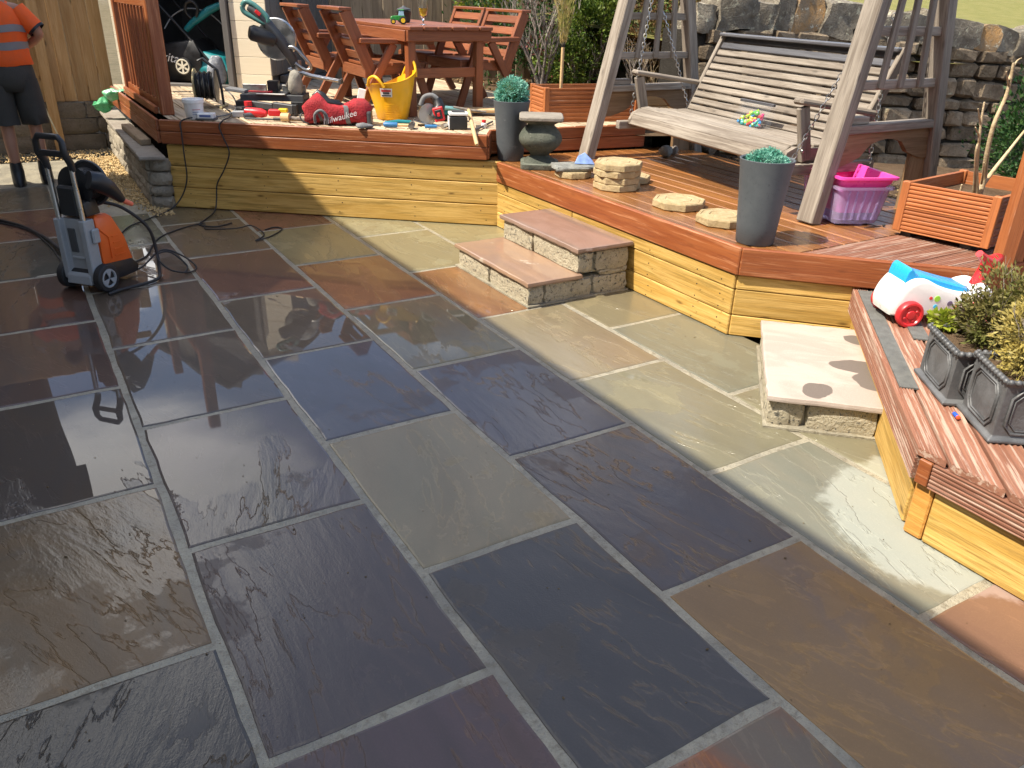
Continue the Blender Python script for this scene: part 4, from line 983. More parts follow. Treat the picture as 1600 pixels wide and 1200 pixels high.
# ------------------------------------------------------------------ swing seat: A-frames, bench, chains
sw = thing('swing_stand', 'weathered timber A-frame of the swing seat standing on the middle deck', 'swing frame', (4.4, 4.15, D2Z))
TOPZ = 2.32
for y, xf, xr, xft, xrt in ((5.24, 3.875, 5.03, 4.335, 4.60), (3.05, 3.885, 4.985, 4.235, 4.56)):
    bar('front_leg', (xf, y, D2Z+0.001), (xft, y, TOPZ), 0.115, 0.085, M_silver, sw, z=(1, 0, 0.2), bevel=0.006)
    bar('rear_leg', (xr, y, D2Z+0.001-0.06), (xrt, y, TOPZ), 0.095, 0.085, M_silver, sw, z=(1, 0, -0.2), bevel=0.006)
    fx = lambda z: xf+(xft-xf)*(z-D2Z)/(TOPZ-D2Z); bx_ = lambda z: xr+(xrt-xr)*(z-D2Z)/(TOPZ-D2Z)
    for z in (1.515, 1.237, 1.79, 2.06): bar('cross_rail', (fx(z)+0.03, y, z), (bx_(z)-0.03, y, z), 0.045, 0.05, M_silver, sw, bevel=0.004)
    for q in (0.27, 0.5, 0.73):
        za, zb = 1.24, 1.79
        xa = fx(za)+(bx_(za)-fx(za))*q; xb = fx(zb)+(bx_(zb)-fx(zb))*q
        bar('trellis_slat', (xa, y-0.03, za-0.02), (xb, y-0.03, zb), 0.022, 0.045, M_silver, sw, z=(1, 0, 0), bevel=0.003)
    z = 1.005
    bar('lower_rail', (fx(z)+0.03, y, z), (bx_(z)-0.02, y, z), 0.085, 0.048, M_silver, sw, bevel=0.004)
    bar('rail_block', (fx(z)+0.05, y+0.015, z+0.045), (fx(z)+0.24, y+0.015, z+0.045), 0.075, 0.04, M_silver, sw, bevel=0.004)
    # shaped board under the lower rail
    x0, x1 = fx(.9)+0.03, bx_(.9)-0.02; n_ = 12; lo_, hi_ = [], []
    for k in range(n_+1):
        q = k/n_; x = x0+(x1-x0)*q
        lo_.append(Vector((x, y, 0.845-0.05*math.cos(2*math.pi*q)+(0.04 if 0.25 < q < 0.75 else 0)))); hi_.append(Vector((x, y, 0.978)))
    W = frame(((x0+x1)/2, y, 0.9), (1, 0, 0)); loop = lo_+hi_[::-1]
    MB().rings([[p+Vector((0, -0.015, 0)) for p in loop], [p+Vector((0, 0.015, 0)) for p in loop]]).build('shaped_board', M_brace, sw, W)
    bar('foot_board', (bx_(.7)-0.12, y+0.01, D2Z-0.05), (bx_(.7)-0.12, y+0.01, 0.86), 0.03, 0.20, M_brace, sw, z=(1, 0, 0), bevel=0.004)
bar('top_beam', (4.41, 2.85, TOPZ+0.03), (4.41, 5.45, TOPZ+0.03), 0.10, 0.10, M_silver, sw, bevel=0.006)
BO = Vector((4.135, 5.03, 0)); BU = Vector((-0.137, -0.99, 0)).normalized(); BWv = Vector((0.99, -0.137, 0)).normalized(); BL = 1.74
bench = thing('swing_bench', 'slatted two seat swing bench with silvered slats and two dark top slats', 'swing seat', M=frame((BO.x, BO.y, 0.8), BWv))
def bp(w_, u_, z): return BO+BWv*w_+BU*u_+Vector((0, 0, z))
def bslat(w_, z, ang, wid, th, m=M_silver, u0=0.02, u1=BL-0.02, nm='seat_slat'):
    up = BWv*-math.sin(ang)+Vector((0, 0, math.cos(ang)))
    bar(nm, bp(w_, u0, z), bp(w_, u1, z), wid, th, m, bench, z=tuple(up), bevel=0.005)
for w_, z, a in ((-0.012, 0.800, 1.25), (0.022, 0.852, 0.70), (0.088, 0.878, 0.10), (0.172, 0.872, -0.06), (0.256, 0.866, -0.06), (0.340, 0.860, -0.06), (0.424, 0.858, 0.05)):
    bslat(w_, z, a, 0.072, 0.026)
for k in range(11):
    q = k/10; w_ = 0.50+0.235*q+0.035*q*q; z = 0.885+0.49*q; dark = k >= 9
    up = BWv*0.91+Vector((0, 0, -0.42)) if False else BWv*-0.90+Vector((0, 0, 0.43))
    bar('dark_back_slat' if dark else 'back_slat', bp(w_, 0.02, z), bp(w_, BL-0.02, z), 0.041 if not dark else 0.044, 0.024, M_silverdark if dark else M_silver, bench, z=tuple(up), bevel=0.004)
bar('top_rail', bp(0.745, -0.0, 1.405), bp(0.745, BL, 1.405), 0.075, 0.024, M_silverdark, bench, z=(0, 0, 1), bevel=0.006)
bar('front_rail', bp(0.045, 0.0, 0.775), bp(0.045, BL, 0.775), 0.04, 0.055, M_brace, bench, bevel=0.004)
bar('rear_rail', bp(0.45, 0.0, 0.80), bp(0.45, BL, 0.80), 0.04, 0.07, M_brace, bench, bevel=0.004)
for u_ in (-0.028, BL+0.028):
    sd = -1 if u_ < 0 else 1
    # curved seat end, back stile, arm, arm post, hanging beam
    prof = [(-0.02, 0.765), (-0.028, 0.80), (0.0, 0.85), (0.06, 0.876), (0.16, 0.868), (0.45, 0.852), (0.52, 0.86), (0.52, 0.77)]
    W = frame(bp(0.2, u_, 0.81), BWv)
    uo = u_-sd*0.03
    MB().rings([[bp(a, uo-0.017, z) for a, z in prof], [bp(a, uo+0.017, z) for a, z in prof]]).build('seat_end', M_silver, bench, W)
    bar('back_stile', bp(0.47, uo, 0.78), bp(0.775, uo, 1.41), 0.035, 0.06, M_silver, bench, z=tuple(BWv), bevel=0.005)
    bar('arm_post', bp(0.045, u_, 1.105), bp(0.125, u_, 0.80), 0.075, 0.036, M_silver, bench, z=tuple(BU), bevel=0.005)
    bar('armrest', bp(-0.005, u_, 1.138), bp(0.60, u_, 1.055), 0.085, 0.036, M_silver, bench, bevel=0.012)
    bar('side_beam', bp(-0.10, u_+sd*0.02, 0.755), bp(0.64, u_+sd*0.02, 0.755), 0.05, 0.06, M_silver, bench, bevel=0.005)
def chain(parent, p0, p1, name='chain'):
    mb = MB(); p0, p1 = Vector(p0), Vector(p1); L = (p1-p0).length; n = int(L/0.030)
    d = (p1-p0).normalized(); a = d.orthogonal().normalized(); b = d.cross(a)
    for k in range(n):
        c = p0+d*(k+0.5)*L/n; s = (a if k % 2 else b)
        mb.tube([c+d*math.cos(q)*0.020+s*math.sin(q)*0.011 for q in [2*math.pi*i/8 for i in range(8)]], 0.0032, 4, closed=True)
    return mb.build(name, M_chrome, parent, smooth=60)
chain(bench, bp(0.02, -0.07, 0.77), (4.42, 5.17, TOPZ)); chain(bench, bp(0.60, -0.07, 0.77), (4.46, 5.17, 1.55))
chain(bench, bp(-0.03, BL+0.07, 0.77), (4.17, 3.16, 1.45)); chain(bench, bp(0.60, BL+0.07, 0.77), (4.42, 3.16, 1.60)); chain(bench, (4.17, 3.16, 1.45), (4.36, 3.16, TOPZ))
MB().ball(bp(0.075, BL+0.05, 0.86), 0.012, 8, 5).build('bolt', M_steel, bench, smooth=60)

# clear pouch of bright toys on the seat
M_clear = plain('clear_film', (0.22, 0.23, 0.25), 0.08, mott=0.1); M_clear.node_tree.nodes['Principled BSDF'].inputs['Alpha'].default_value = 0.12
bag = thing('toy_pouch', 'clear zip pouch of small bright toys on the swing bench', 'pouch', M=frame(bp(0.33, 0.98, 0.875), BU))
pw = []
for i in range(9):
    for j in range(7):
        q = i/8; z = j/6
        pw.append(bp(0.30+0.09*z-0.045*math.sin(math.pi*q)*math.sin(math.pi*(0.15+0.6*z))+0.008*math.sin(9*q+3*z), 0.78+0.34*q, 0.872+0.15*z))
fs_ = [(i*7+j, (i+1)*7+j, (i+1)*7+j+1, i*7+j+1) for i in range(8) for j in range(6)]
MB().add(pw, fs_).build('film', M_clear, bag, smooth=80)
pw2 = [p+BWv*0.05*(1 if True else 0) for p in pw]
MB().add([bp(0.375+0.05*z, 0.78+0.34*q, 0.872+0.15*z) for q in [i/8 for i in range(9)] for z in [j/6 for j in range(7)]], fs_).build('film', M_clear, bag, smooth=80)
bar('zip', bp(0.39, 0.775, 1.025), bp(0.39, 1.125, 1.025), 0.02, 0.018, M_silverdark, bag, bevel=0.002)
cols_ = [('pink', (0.75, 0.04, 0.22)), ('yellow', (0.80, 0.62, 0.02)), ('green', (0.10, 0.45, 0.06)), ('blue', (0.03, 0.25, 0.55)), ('red', (0.65, 0.03, 0.05)), ('lime', (0.45, 0.65, 0.04)), ('teal', (0.02, 0.30, 0.30))]
rt = random.Random(9); ms_ = [plain(n+'_toy', c, 0.4) for n, c in cols_]
for k in range(70):
    m = ms_[k % len(ms_)]; u_ = 0.95+rt.triangular(-0.14, 0.14, 0.0); z = 0.888+rt.random()**1.5*0.085*(1-abs(u_-0.95)/0.28)
    c = bp(0.335+0.09*(z-0.87)/0.15+rt.uniform(-.02, .015), u_, z); Mr = Matrix.Rotation(rt.uniform(0, 6), 4, (rt.random(), rt.random(), rt.random()+.1))
    (MB().box(c, (rt.uniform(.022, .055), 0.018, 0.016), Mr) if k % 3 else MB().ball(c, rt.uniform(0.012, 0.019), 8, 5)).build('toy', m, bag, bevel=0.003 if k % 3 else 0)

# ------------------------------------------------------------------ planters of decking boards, raised bed
def box_planter(t, c0_, ux, uy, w_, d_, z0, h, m, rows=2, ribs=6, wall=0.028):
    c0_, ux, uy = Vector(c0_), Vector(ux).normalized(), Vector(uy).normalized()
    c1_, c2_, c3_ = c0_+ux*w_, c0_+ux*w_+uy*d_, c0_+uy*d_
    hh = (h-0.004)/rows
    for a, b in ((c0_, c1_), (c1_, c2_), (c2_, c3_), (c3_, c0_)):
        for k in range(rows):
            u = (b-a).normalized()
            ribbed(t, a+u*0.032, b-u*0.032, z0+hh*k+0.001, z0+hh*(k+1)-0.002, m, 'ribbed_board', 1, ribs, wall-0.004)
        p = a+ux*0.0
        bar('corner_post', Vector((a.x, a.y, z0))+(c2_-a if a is c0_ else c0_-a if a is c2_ else c3_-a if a is c1_ else c1_-a).normalized()*0.022, Vector((a.x, a.y, z0+h))+(c2_-a if a is c0_ else c0_-a if a is c2_ else c3_-a if a is c1_ else c1_-a).normalized()*0.022, 0.042, 0.042, m, t, z=(ux.x, ux.y, 0), bevel=0.003)
    a, b, c, d = (Vector((p.x, p.y, z0+h*0.72)) for p in (c0_, c1_, c2_, c3_))
    MB().add([a, b, c, d], [(0, 1, 2, 3)]).build('compost', M_soil, t)
def order(ux, uy):                                             # ribbed() wants the outside on the right of travel
    return ux, uy
pl1 = thing('box_planter', 'brown planter box of ribbed boards behind the stone urn', 'planter', (4.1, 5.8, D1Z))
box_planter(pl1, (3.80, 5.76, 0), (0.935, -0.21, 0), (0.21, 0.935, 0), 0.86, 0.34, D1Z+0.002, 0.272, M_fleece, 2, 4)
pl2 = thing('box_planter', 'orange-brown ribbed planter box with bare branches on the right of the middle deck', 'planter', (4.4, 2.4, D2Z))
box_planter(pl2, (4.125, 2.665, 0), (0.10, -0.46, 0), (0.93, 0.10, 0), 0.485, 0.66, D2Z+0.028, 0.268, M_fleece, 2, 6)
for a, b in ((0.06, 0.06), (0.06, 0.38), (0.56, 0.06), (0.56, 0.38)):
    p = Vector((4.125, 2.665, 0))+Vector((0.99, 0.10, 0))*a+Vector((0.2, -0.97, 0))*b
    MB().box((p.x, p.y, D2Z+0.0155), (0.06, 0.06, 0.027)).build('foot', M_black, pl2)
rb = thing('raised_bed', 'pale sleeper raised bed behind the swing seat', 'raised bed', (5.0, 6.0, 0.55))
for k in range(3):
    z = 0.60+0.115*k
    bar('sleeper', (4.55, 5.92, z), (5.62, 5.66, z), 0.06, 0.11, M_fence, rb, bevel=0.006); bar('sleeper', (4.53, 5.95, z), (4.62, 6.5, z), 0.06, 0.11, M_fence, rb, bevel=0.006)
bar('cap_board', (4.66, 5.90, 0.905), (5.02, 5.81, 0.905), 0.10, 0.03, M_fence, rb, bevel=0.004)
MB().prism([(4.57, 5.95), (5.62, 5.70), (5.75, 6.3), (4.64, 6.5)], 0.5, 0.84).build('soil', M_soil, rb)
# ------------------------------------------------------------------ foliage helpers
def leaf_mb(mb, c, d, L, w, r):
    d = Vector(d).normalized(); s = d.cross(Vector((r.uniform(-1, 1), r.uniform(-1, 1), r.uniform(-1, 1)))).normalized()*w*0.5
    c = Vector(c); mb.add([c, c+d*L*0.5+s, c+d*L, c+d*L*0.5-s], [(0, 1, 2, 3)])
def bush(parent, name, m, blobs, n, size, r, aspect=0.45, shell=0.75, droop=0.0, up=0.3, clump=0):
    """leaf-sized faces through the volume of uneven blobs; clumps leave gaps"""
    mb = MB()
    tot = sum(b[3]*b[4]*b[5] for b in blobs)
    for bx0, by0, bz0, rx, ry, rz in blobs:
        k = int(n*rx*ry*rz/tot)
        cl = []
        for i in range(max(6, clump)):
            v = Vector((r.gauss(0, 1), r.gauss(0, 1), r.gauss(0, 1))).normalized()*(r.uniform(0.55, 1.0)); cl.append(v)
        for i in range(k):
            if clump:
                v = r.choice(cl)+Vector((r.gauss(0, 1), r.gauss(0, 1), r.gauss(0, 1)))*0.17
            else:
                v = Vector((r.gauss(0, 1), r.gauss(0, 1), r.gauss(0, 1))).normalized()*(r.random()**(1/3)*(1-shell)+shell*r.uniform(0.75, 1.05))
            c = Vector((bx0+v.x*rx, by0+v.y*ry, bz0+v.z*rz))
            d = v.normalized()+Vector((r.uniform(-.8, .8), r.uniform(-.8, .8), r.uniform(-.8, .8)+up))
            L = size*r.uniform(0.6, 1.4); leaf_mb(mb, c, d, L, L*aspect, r)
    o = mb.build(name, m, parent); o['kind'] = 'stuff'; return o
def twigs(parent, name, m, base, dirs, L, r, rad=0.012, depth=3, spread=0.5, gnarl=0.12):
    mb = MB()
    def grow(p, d, L, rad, k):
        pts = [Vector(p)]; d = Vector(d).normalized(); n = 5
        for i in range(n):
            d = (d+Vector((r.uniform(-1, 1), r.uniform(-1, 1), r.uniform(-.6, 1)))*gnarl).normalized(); pts.append(pts[-1]+d*L/n)
        mb.tube(pts, [rad*(1-0.55*i/n) for i in range(n+1)], 5 if k else 6)
        if k < depth:
            for j in range(3 if k else 4):
                i = r.randint(2, n); q = (d+Vector((r.uniform(-1, 1), r.uniform(-1, 1), r.uniform(-.3, 1)))*spread).normalized()
                grow(pts[i], q, L*r.uniform(0.45, 0.7), rad*0.5, k+1)
    for d in dirs: grow(base, d, L, rad, 0)
    return mb.build(name, m, parent, smooth=60)
M_bark = stone('grey_bark', (0.20, 0.165, 0.14), (0.30, 0.26, 0.22), (0.11, 0.09, 0.08), sc=20, bump=0.6, var=0.1)
M_barepale = stone('bare_pale_wood', (0.50, 0.38, 0.22), (0.56, 0.45, 0.29), (0.36, 0.25, 0.14), sc=18, bump=0.3, var=0.1)
L_topi = leafy('plastic_topiary_green', [(0.06, 0.26, 0.18), (0.12, 0.37, 0.27), (0.24, 0.50, 0.40)], 14, 0.4, 0.15)
L_yew = leafy('dark_green_needles', [(0.012, 0.045, 0.012), (0.025, 0.085, 0.02), (0.06, 0.12, 0.03)], 5)
L_con = leafy('mid_green_conifer', [(0.045, 0.095, 0.012), (0.085, 0.15, 0.018), (0.15, 0.19, 0.03)], 4)
L_lime = leafy('lime_leaves', [(0.16, 0.25, 0.012), (0.26, 0.33, 0.02), (0.36, 0.40, 0.05)], 5)
L_olive = leafy('olive_and_brown_leaves', [(0.07, 0.07, 0.02), (0.13, 0.11, 0.03), (0.17, 0.085, 0.035)], 5)
L_red = leafy('dull_red_leaves', [(0.15, 0.035, 0.03), (0.22, 0.07, 0.06), (0.10, 0.045, 0.03)], 5)
L_gold = leafy('golden_heather', [(0.40, 0.31, 0.07), (0.50, 0.40, 0.12), (0.30, 0.25, 0.08)], 9)
L_heath = leafy('brown_purple_heather', [(0.10, 0.07, 0.055), (0.15, 0.105, 0.085), (0.13, 0.14, 0.035)], 8)
L_heathg = leafy('olive_green_heather', [(0.10, 0.11, 0.025), (0.16, 0.15, 0.035), (0.21, 0.18, 0.06)], 8)
L_straw = leafy('dried_straw', [(0.38, 0.30, 0.11), (0.48, 0.38, 0.16), (0.30, 0.27, 0.08)], 8)
rp = random.Random(33)

# ------------------------------------------------------------------ tall grey pots
def tall_pot(x, y, label):
    t = thing('tall_pot', label, 'plant pot', (x, y, D2Z+0.0015), group='tall slate grey tapered pots')
    MB().lathe([(0.0945, 0), (0.098, 0.004), (0.106, 0.10), (0.118, 0.25), (0.131, 0.38), (0.138, 0.425), (0.139, 0.432), (0.136, 0.434), (0.127, 0.430), (0.124, 0.40), (0.115, 0.34), (0.01, 0.335)], (x, y, D2Z+0.0015), 40).build('pot', M_pot, t, smooth=50)
    return t
tp1 = tall_pot(3.285, 5.42, 'tall grey pot topped with a round green topiary ball')
mb = MB(); cb = Vector((3.285, 5.42, D2Z+0.475))
for i in range(5600):
    v = Vector((rp.gauss(0, 1), rp.gauss(0, 1), rp.gauss(0, 1))).normalized()
    if v.z < -0.72: continue
    p = cb+v*(0.122+0.018*noise.noise(v*4.0))*rp.uniform(0.70, 1.02); leaf_mb(mb, p, v+Vector((rp.uniform(-1, 1), rp.uniform(-1, 1), rp.uniform(-1, 1)))*0.9, rp.uniform(.012, .026), 0.0065, rp)
o = mb.build('topiary_ball', L_topi, tp1); o['kind'] = 'stuff'
MB().ball(cb, 0.10, 14, 8).build('ball_core', L_yew, tp1, smooth=60)
tp2 = tall_pot(3.285, 2.895, 'tall grey pot at the middle deck corner with a flattened green ball inside')
mb = MB(); cb = Vector((3.285, 2.895, D2Z+0.395))
for i in range(4200):
    v = Vector((rp.gauss(0, 1), rp.gauss(0, 1), abs(rp.gauss(0, 1)))).normalized()
    p = cb+Vector((v.x*0.108, v.y*0.108, v.z*0.075+0.012*math.sin(v.x*9)))*rp.uniform(0.75, 1.0); leaf_mb(mb, p, v+Vector((rp.uniform(-1, 1), rp.uniform(-1, 1), rp.uniform(-1, 1)))*0.9, rp.uniform(.011, .024), 0.006, rp)
o = mb.build('flattened_topiary', L_topi, tp2); o['kind'] = 'stuff'
MB().tube([cb+Vector((-0.085*math.cos(q)+0.02, -0.08*math.cos(q)*0.4-0.02, 0.03+0.055*math.sin(q))) for q in [math.pi*i/14 for i in range(15)]], 0.0025, 5).build('wire_hoop', L_topi, tp2)

# ------------------------------------------------------------------ stone urn
ur = thing('stone_urn', 'mossy square cast stone urn with a flat slab on top at the deck edge', 'urn', (3.365, 5.075, D2Z))
def sq(h, e, z, n=32, ph=0.0):
    out = []
    for k in range(n):
        q = 2*math.pi*k/n; c, s = math.cos(q), math.sin(q)
        rr = 1.17*h/((abs(c)**e+abs(s)**e)**(1/e)); a = R(-32)+ph
        x, y = rr*c, rr*s; out.append(Vector((3.335+x*math.cos(a)-y*math.sin(a), 5.085+x*math.sin(a)+y*math.cos(a), D2Z+0.001+z)))
    return out
MB().rings([sq(.118, 9, 0), sq(.120, 9, .006), sq(.120, 9, .036), sq(.112, 9, .042)]).build('plinth', M_urn, ur, smooth=40)
MB().rings([sq(.100, 6, .042), sq(.088, 5, .055), sq(.064, 4, .075), sq(.056, 4, .09), sq(.066, 4, .108), sq(.095, 3, .135), sq(.122, 2.6, .165), sq(.135, 2.6, .195), sq(.134, 2.7, .22), sq(.120, 3, .25), sq(.098, 3.5, .28), sq(.082, 4, .30), sq(.082, 5, .315)]).build('bowl', M_urn, ur, smooth=50)
MB().rings([sq(.088, 7, .315), sq(.112, 9, .333), sq(.126, 9, .342)]).build('rim', M_urn, ur, smooth=40)
MB().rings([sq(.132, 12, .342), sq(.136, 12, .347), sq(.136, 12, .363), sq(.131, 12, .369)]).build('top_slab', M_coping, ur, smooth=40)

# ------------------------------------------------------------------ octagonal stepping stones
def octa_mesh(rad, h, r, name='stepping_stone'):
    mb = MB(); rings = []
    def ring(rr, z, jit=0.0):
        out = []
        for k in range(32):
            q = 2*math.pi*k/32; s = q % (math.pi/4)-math.pi/8
            a = rr*math.cos(math.pi/8)/math.cos(s); out.append(Vector((a*math.cos(q)+r.uniform(-jit, jit), a*math.sin(q)+r.uniform(-jit, jit), z)))
        return out
    R_ = [ring(rad*0.97, 0), ring(rad, 0.004, .0007), ring(rad, h-0.007, .0007), ring(rad*0.975, h), ring(rad*0.86, h), ring(rad*0.845, h-0.0035), ring(rad*0.82, h-0.0035), ring(rad*0.80, h), ring(rad*0.55, h+0.001), ring(rad*0.52, h-0.003), ring(rad*0.49, h-0.003), ring(rad*0.46, h+0.001), ring(rad*0.18, h+0.002)]
    mb.rings(R_); me = mb.mesh(name, smooth=24); me.materials.append(M_octo); return me
def octo(x, y, z, rad, h, rz, label, group='octagonal stepping stones', m=None):
    o = link('stepping_stone', octa_mesh(rad, h, rp), None, None, Matrix.Translation((x, y, z)) @ Matrix.Rotation(rz, 4, 'Z'))
    if m: o.data.materials.clear(); o.data.materials.append(m)
    return props(o, label, 'stepping stone', group)
octo(3.425, 4.27, D2Z+.002, .158, .042, .25, 'lowest buff octagonal stone of the stack near the blue wedge')
octo(3.43, 4.275, D2Z+.045, .160, .042, .42, 'second buff octagonal stone up in the stack near the blue wedge')
octo(3.42, 4.27, D2Z+.088, .158, .042, .15, 'third stone up in the stack, tilted under the topmost octagon')
octo(3.425, 4.265, D2Z+.132, .162, .045, .36, 'topmost octagonal stone of the stack with a ringed face')
octo(3.655, 4.40, D2Z+.002, .135, .042, .30, 'weathered octagonal stone lying half hidden behind the stack')
octo(3.455, 3.685, D2Z+.002, .165, .045, .30, 'single octagonal stone lying flat midway along the deck edge')
octo(3.425, 3.27, D2Z+.002, .160, .045, .22, 'single octagonal stone lying flat, partly behind the tall grey pot at the corner')
octo(3.37, 4.70, D2Z+.002, .130, .042, .10, 'buff octagonal stone underneath the rough grey slab')
W = frame((3.385, 4.72, D2Z+.062), (0.95, -0.35, 0))
gs = rough_block(None, (0.30, 0.20, 0.032), W, random.Random(8), 3, 0.006).build('stone_slab', M_slate, None, W, smooth=60)
props(gs, 'rough grey stone slab lying on an octagonal stone beside the urn', 'stone slab')
M_wedge = plain('pale_blue_foam', (0.24, 0.36, 0.70), 0.5, mott=0.3, sc=20)
W = frame((3.46, 4.70, D2Z+.083), (0.86, -0.52, 0))
wd_ = MB().add([W @ Vector(p) for p in ((-0.07, -0.03, 0), (0.075, -0.035, 0), (0.07, 0.03, 0), (-0.055, 0.035, 0), (-0.045, -0.015, 0.055), (0.0, -0.012, 0.078), (0.055, -0.005, 0.03), (0.0, 0.02, 0.07))],
   [(0, 3, 2, 1), (0, 1, 6, 5, 4), (1, 2, 6), (2, 3, 7), (2, 7, 5, 6), (3, 0, 4), (3, 4, 5, 7)]).build('foam_wedge', M_wedge, None, W, bevel=0.003)
props(wd_, 'pale blue pointed wedge resting on the rough grey slab', 'wedge')

# ------------------------------------------------------------------ pink and lilac storage boxes
def crate_ring(cx, cy, hl, hw, z, rad=0.03, n=6):
    ax, ay = Vector((0.92, -0.39)), Vector((0.36, 0.93)).normalized(); out = []; hl = hl*1.17 if hl > .05 else hl
    for sx, sy, q0 in ((1, 1, 0), (-1, 1, 1), (-1, -1, 2), (1, -1, 3)):
        for k in range(n):
            q = (q0+k/(n-1))*math.pi/2; x = sx*(hl-rad)+rad*math.cos(q); y = sy*(hw-rad)+rad*math.sin(q)
            p = Vector((cx, cy))+ax*x+ay*y; out.append(Vector((p.x, p.y, z)))
    return out
M_lil = NT('lilac_translucent_plastic'); M_lil.fin((0.78, 0.68, 0.96, 1), 0.15, Transmission_Weight=0.78, IOR=1.08); M_lil = M_lil.m
M_pink = plain('pink_plastic', (0.88, 0.07, 0.38), 0.32, mott=0.05)
cx_, cy_ = 4.185, 3.075
cr1 = thing('storage_box', 'lilac blue translucent storage box standing behind the swing leg', 'storage box', (cx_, cy_, D2Z), group='nested storage boxes')
MB().rings([crate_ring(cx_-.03, cy_-.02, .108, .19, D2Z+.014), crate_ring(cx_-.025, cy_-.018, .115, .196, D2Z+.03), crate_ring(cx_, cy_, .135, .222, D2Z+.205), crate_ring(cx_, cy_, .150, .237, D2Z+.207), crate_ring(cx_, cy_, .150, .237, D2Z+.222), crate_ring(cx_, cy_, .1335, .2205, D2Z+.222), crate_ring(cx_-.022, cy_-.015, .1135, .1945, D2Z+.034), crate_ring(cx_-.022, cy_-.015, .02, .02, D2Z+.033, .01)]).build('box', M_lil, cr1, smooth=45)
mb = MB()
for s in (-1, 1):
    for k in range(5):
        for (ux_, uy_, hl, hw, kk) in ((0.92, -0.39, .136, .223, 'x'),):
            t = -0.8+0.4*k
            ax, ay = Vector((0.92, -0.39)), Vector((0.36, 0.93)).normalized()
            a = Vector((cx_, cy_))+ax*t*.123+ay*s*.2225; b = Vector((cx_-.027, cy_-.018))+ax*t*.105+ay*s*.1975
            mb.beam((b.x, b.y, D2Z+.035), (a.x, a.y, D2Z+.20), 0.012, 0.004, (ay.x, ay.y, 0))
            a = Vector((cx_, cy_))+ay*t*.19+ax*s*.1585; b = Vector((cx_-.027, cy_-.018))+ay*t*.165+ax*s*.1363
            mb.beam((b.x, b.y, D2Z+.035), (a.x, a.y, D2Z+.20), 0.012, 0.004, (ax.x, ax.y, 0))
mb.build('ribs', M_lil, cr1)
for sx in (-1, 1):
    for sy in (-1, 1):
        p = Vector((cx_-.03, cy_-.02))+Vector((0.92, -0.39))*sx*.085+Vector((0.36, 0.93))*sy*.15; MB().lathe([(0.016, 0), (0.018, 0.014)], (p.x, p.y, D2Z+0.001), 10).build('caster', M_black, cr1)
cr2 = thing('storage_box', 'bright pink open storage box nested inside the lilac one', 'storage box', (cx_, cy_, D2Z+.06), group='nested storage boxes')
zz = .075
MB().rings([crate_ring(cx_-.015, cy_-.01, .100, .178, D2Z+.07), crate_ring(cx_+.003, cy_, .122, .205, D2Z+.222), crate_ring(cx_+.004, cy_, .134, .220, D2Z+.238), crate_ring(cx_+.004, cy_, .138, .226, D2Z+.262), crate_ring(cx_+.004, cy_, .155, .243, D2Z+.265), crate_ring(cx_+.004, cy_, .155, .243, D2Z+.278), crate_ring(cx_+.004, cy_, .137, .225, D2Z+.278), crate_ring(cx_+.003, cy_, .120, .203, D2Z+.22), crate_ring(cx_-.015, cy_-.01, .097, .175, D2Z+.075), crate_ring(cx_-.015, cy_-.01, .02, .02, D2Z+.074, .01)]).build('box', M_pink, cr2, smooth=45)

# ------------------------------------------------------------------ ride-on toy, lead planters, dart
toy = thing('ride_on_toy', 'white ride-on toy with blue seat, red wheels and coloured spots', 'ride-on toy', M=frame((3.435, 2.03, D3Z), (0.90, -0.44, 0)) @ Matrix.Scale(0.94, 4))
TM = MW[toy]
def tp_(x, y, z): return TM @ Vector((x, y, z))
prof = [(-0.165, 0.045), (-0.175, 0.10), (-0.150, 0.17), (-0.10, 0.222), (-0.03, 0.228), (0.06, 0.19), (0.16, 0.165), (0.24, 0.165), (0.30, 0.19), (0.335, 0.16), (0.345, 0.10), (0.33, 0.05), (0.22, 0.035), (0.12, 0.055), (0.0, 0.045), (-0.08, 0.04)]
def body_ring(y, k): 
    c = Vector((0.08, 0, 0.115)); return [tp_(c.x+(x-c.x)*k, y, c.z+(z-c.z)*k) for x, z in prof]
_c = [(p.x, p.z) for p in curve([(x, 0, z) for x, z in prof+prof[:1]], 4)][:-1]; prof = _c
MB().rings([body_ring(-0.105, 0.80), body_ring(-0.103, 0.88), body_ring(-0.095, 0.955), body_ring(-0.08, 0.99), body_ring(-0.06, 1.0), body_ring(0.06, 1.0), body_ring(0.08, 0.99), body_ring(0.095, 0.955), body_ring(0.103, 0.88), body_ring(0.105, 0.80)]).build('body', M_white, toy, smooth=60)
sprof = [(-0.120, 0.205, 0.225), (-0.112, 0.21, 0.262), (-0.100, 0.215, 0.276), (-0.088, 0.215, 0.270), (-0.075, 0.205, 0.250), (-0.05, 0.21, 0.240), (-0.02, 0.215, 0.237), (0.06, 0.18, 0.215), (0.15, 0.16, 0.192), (0.205, 0.155, 0.182), (0.222, 0.145, 0.172), (0.23, 0.14, 0.155)]
MB().rings([[tp_(x, -0.082, zl-0.02), tp_(x, -0.078, zh-0.006), tp_(x, -0.06, zh), tp_(x, 0.06, zh), tp_(x, 0.078, zh-0.006), tp_(x, 0.082, zl-0.02)] for x, zl, zh in sprof]).build('seat', M_skyblue, toy, smooth=50)
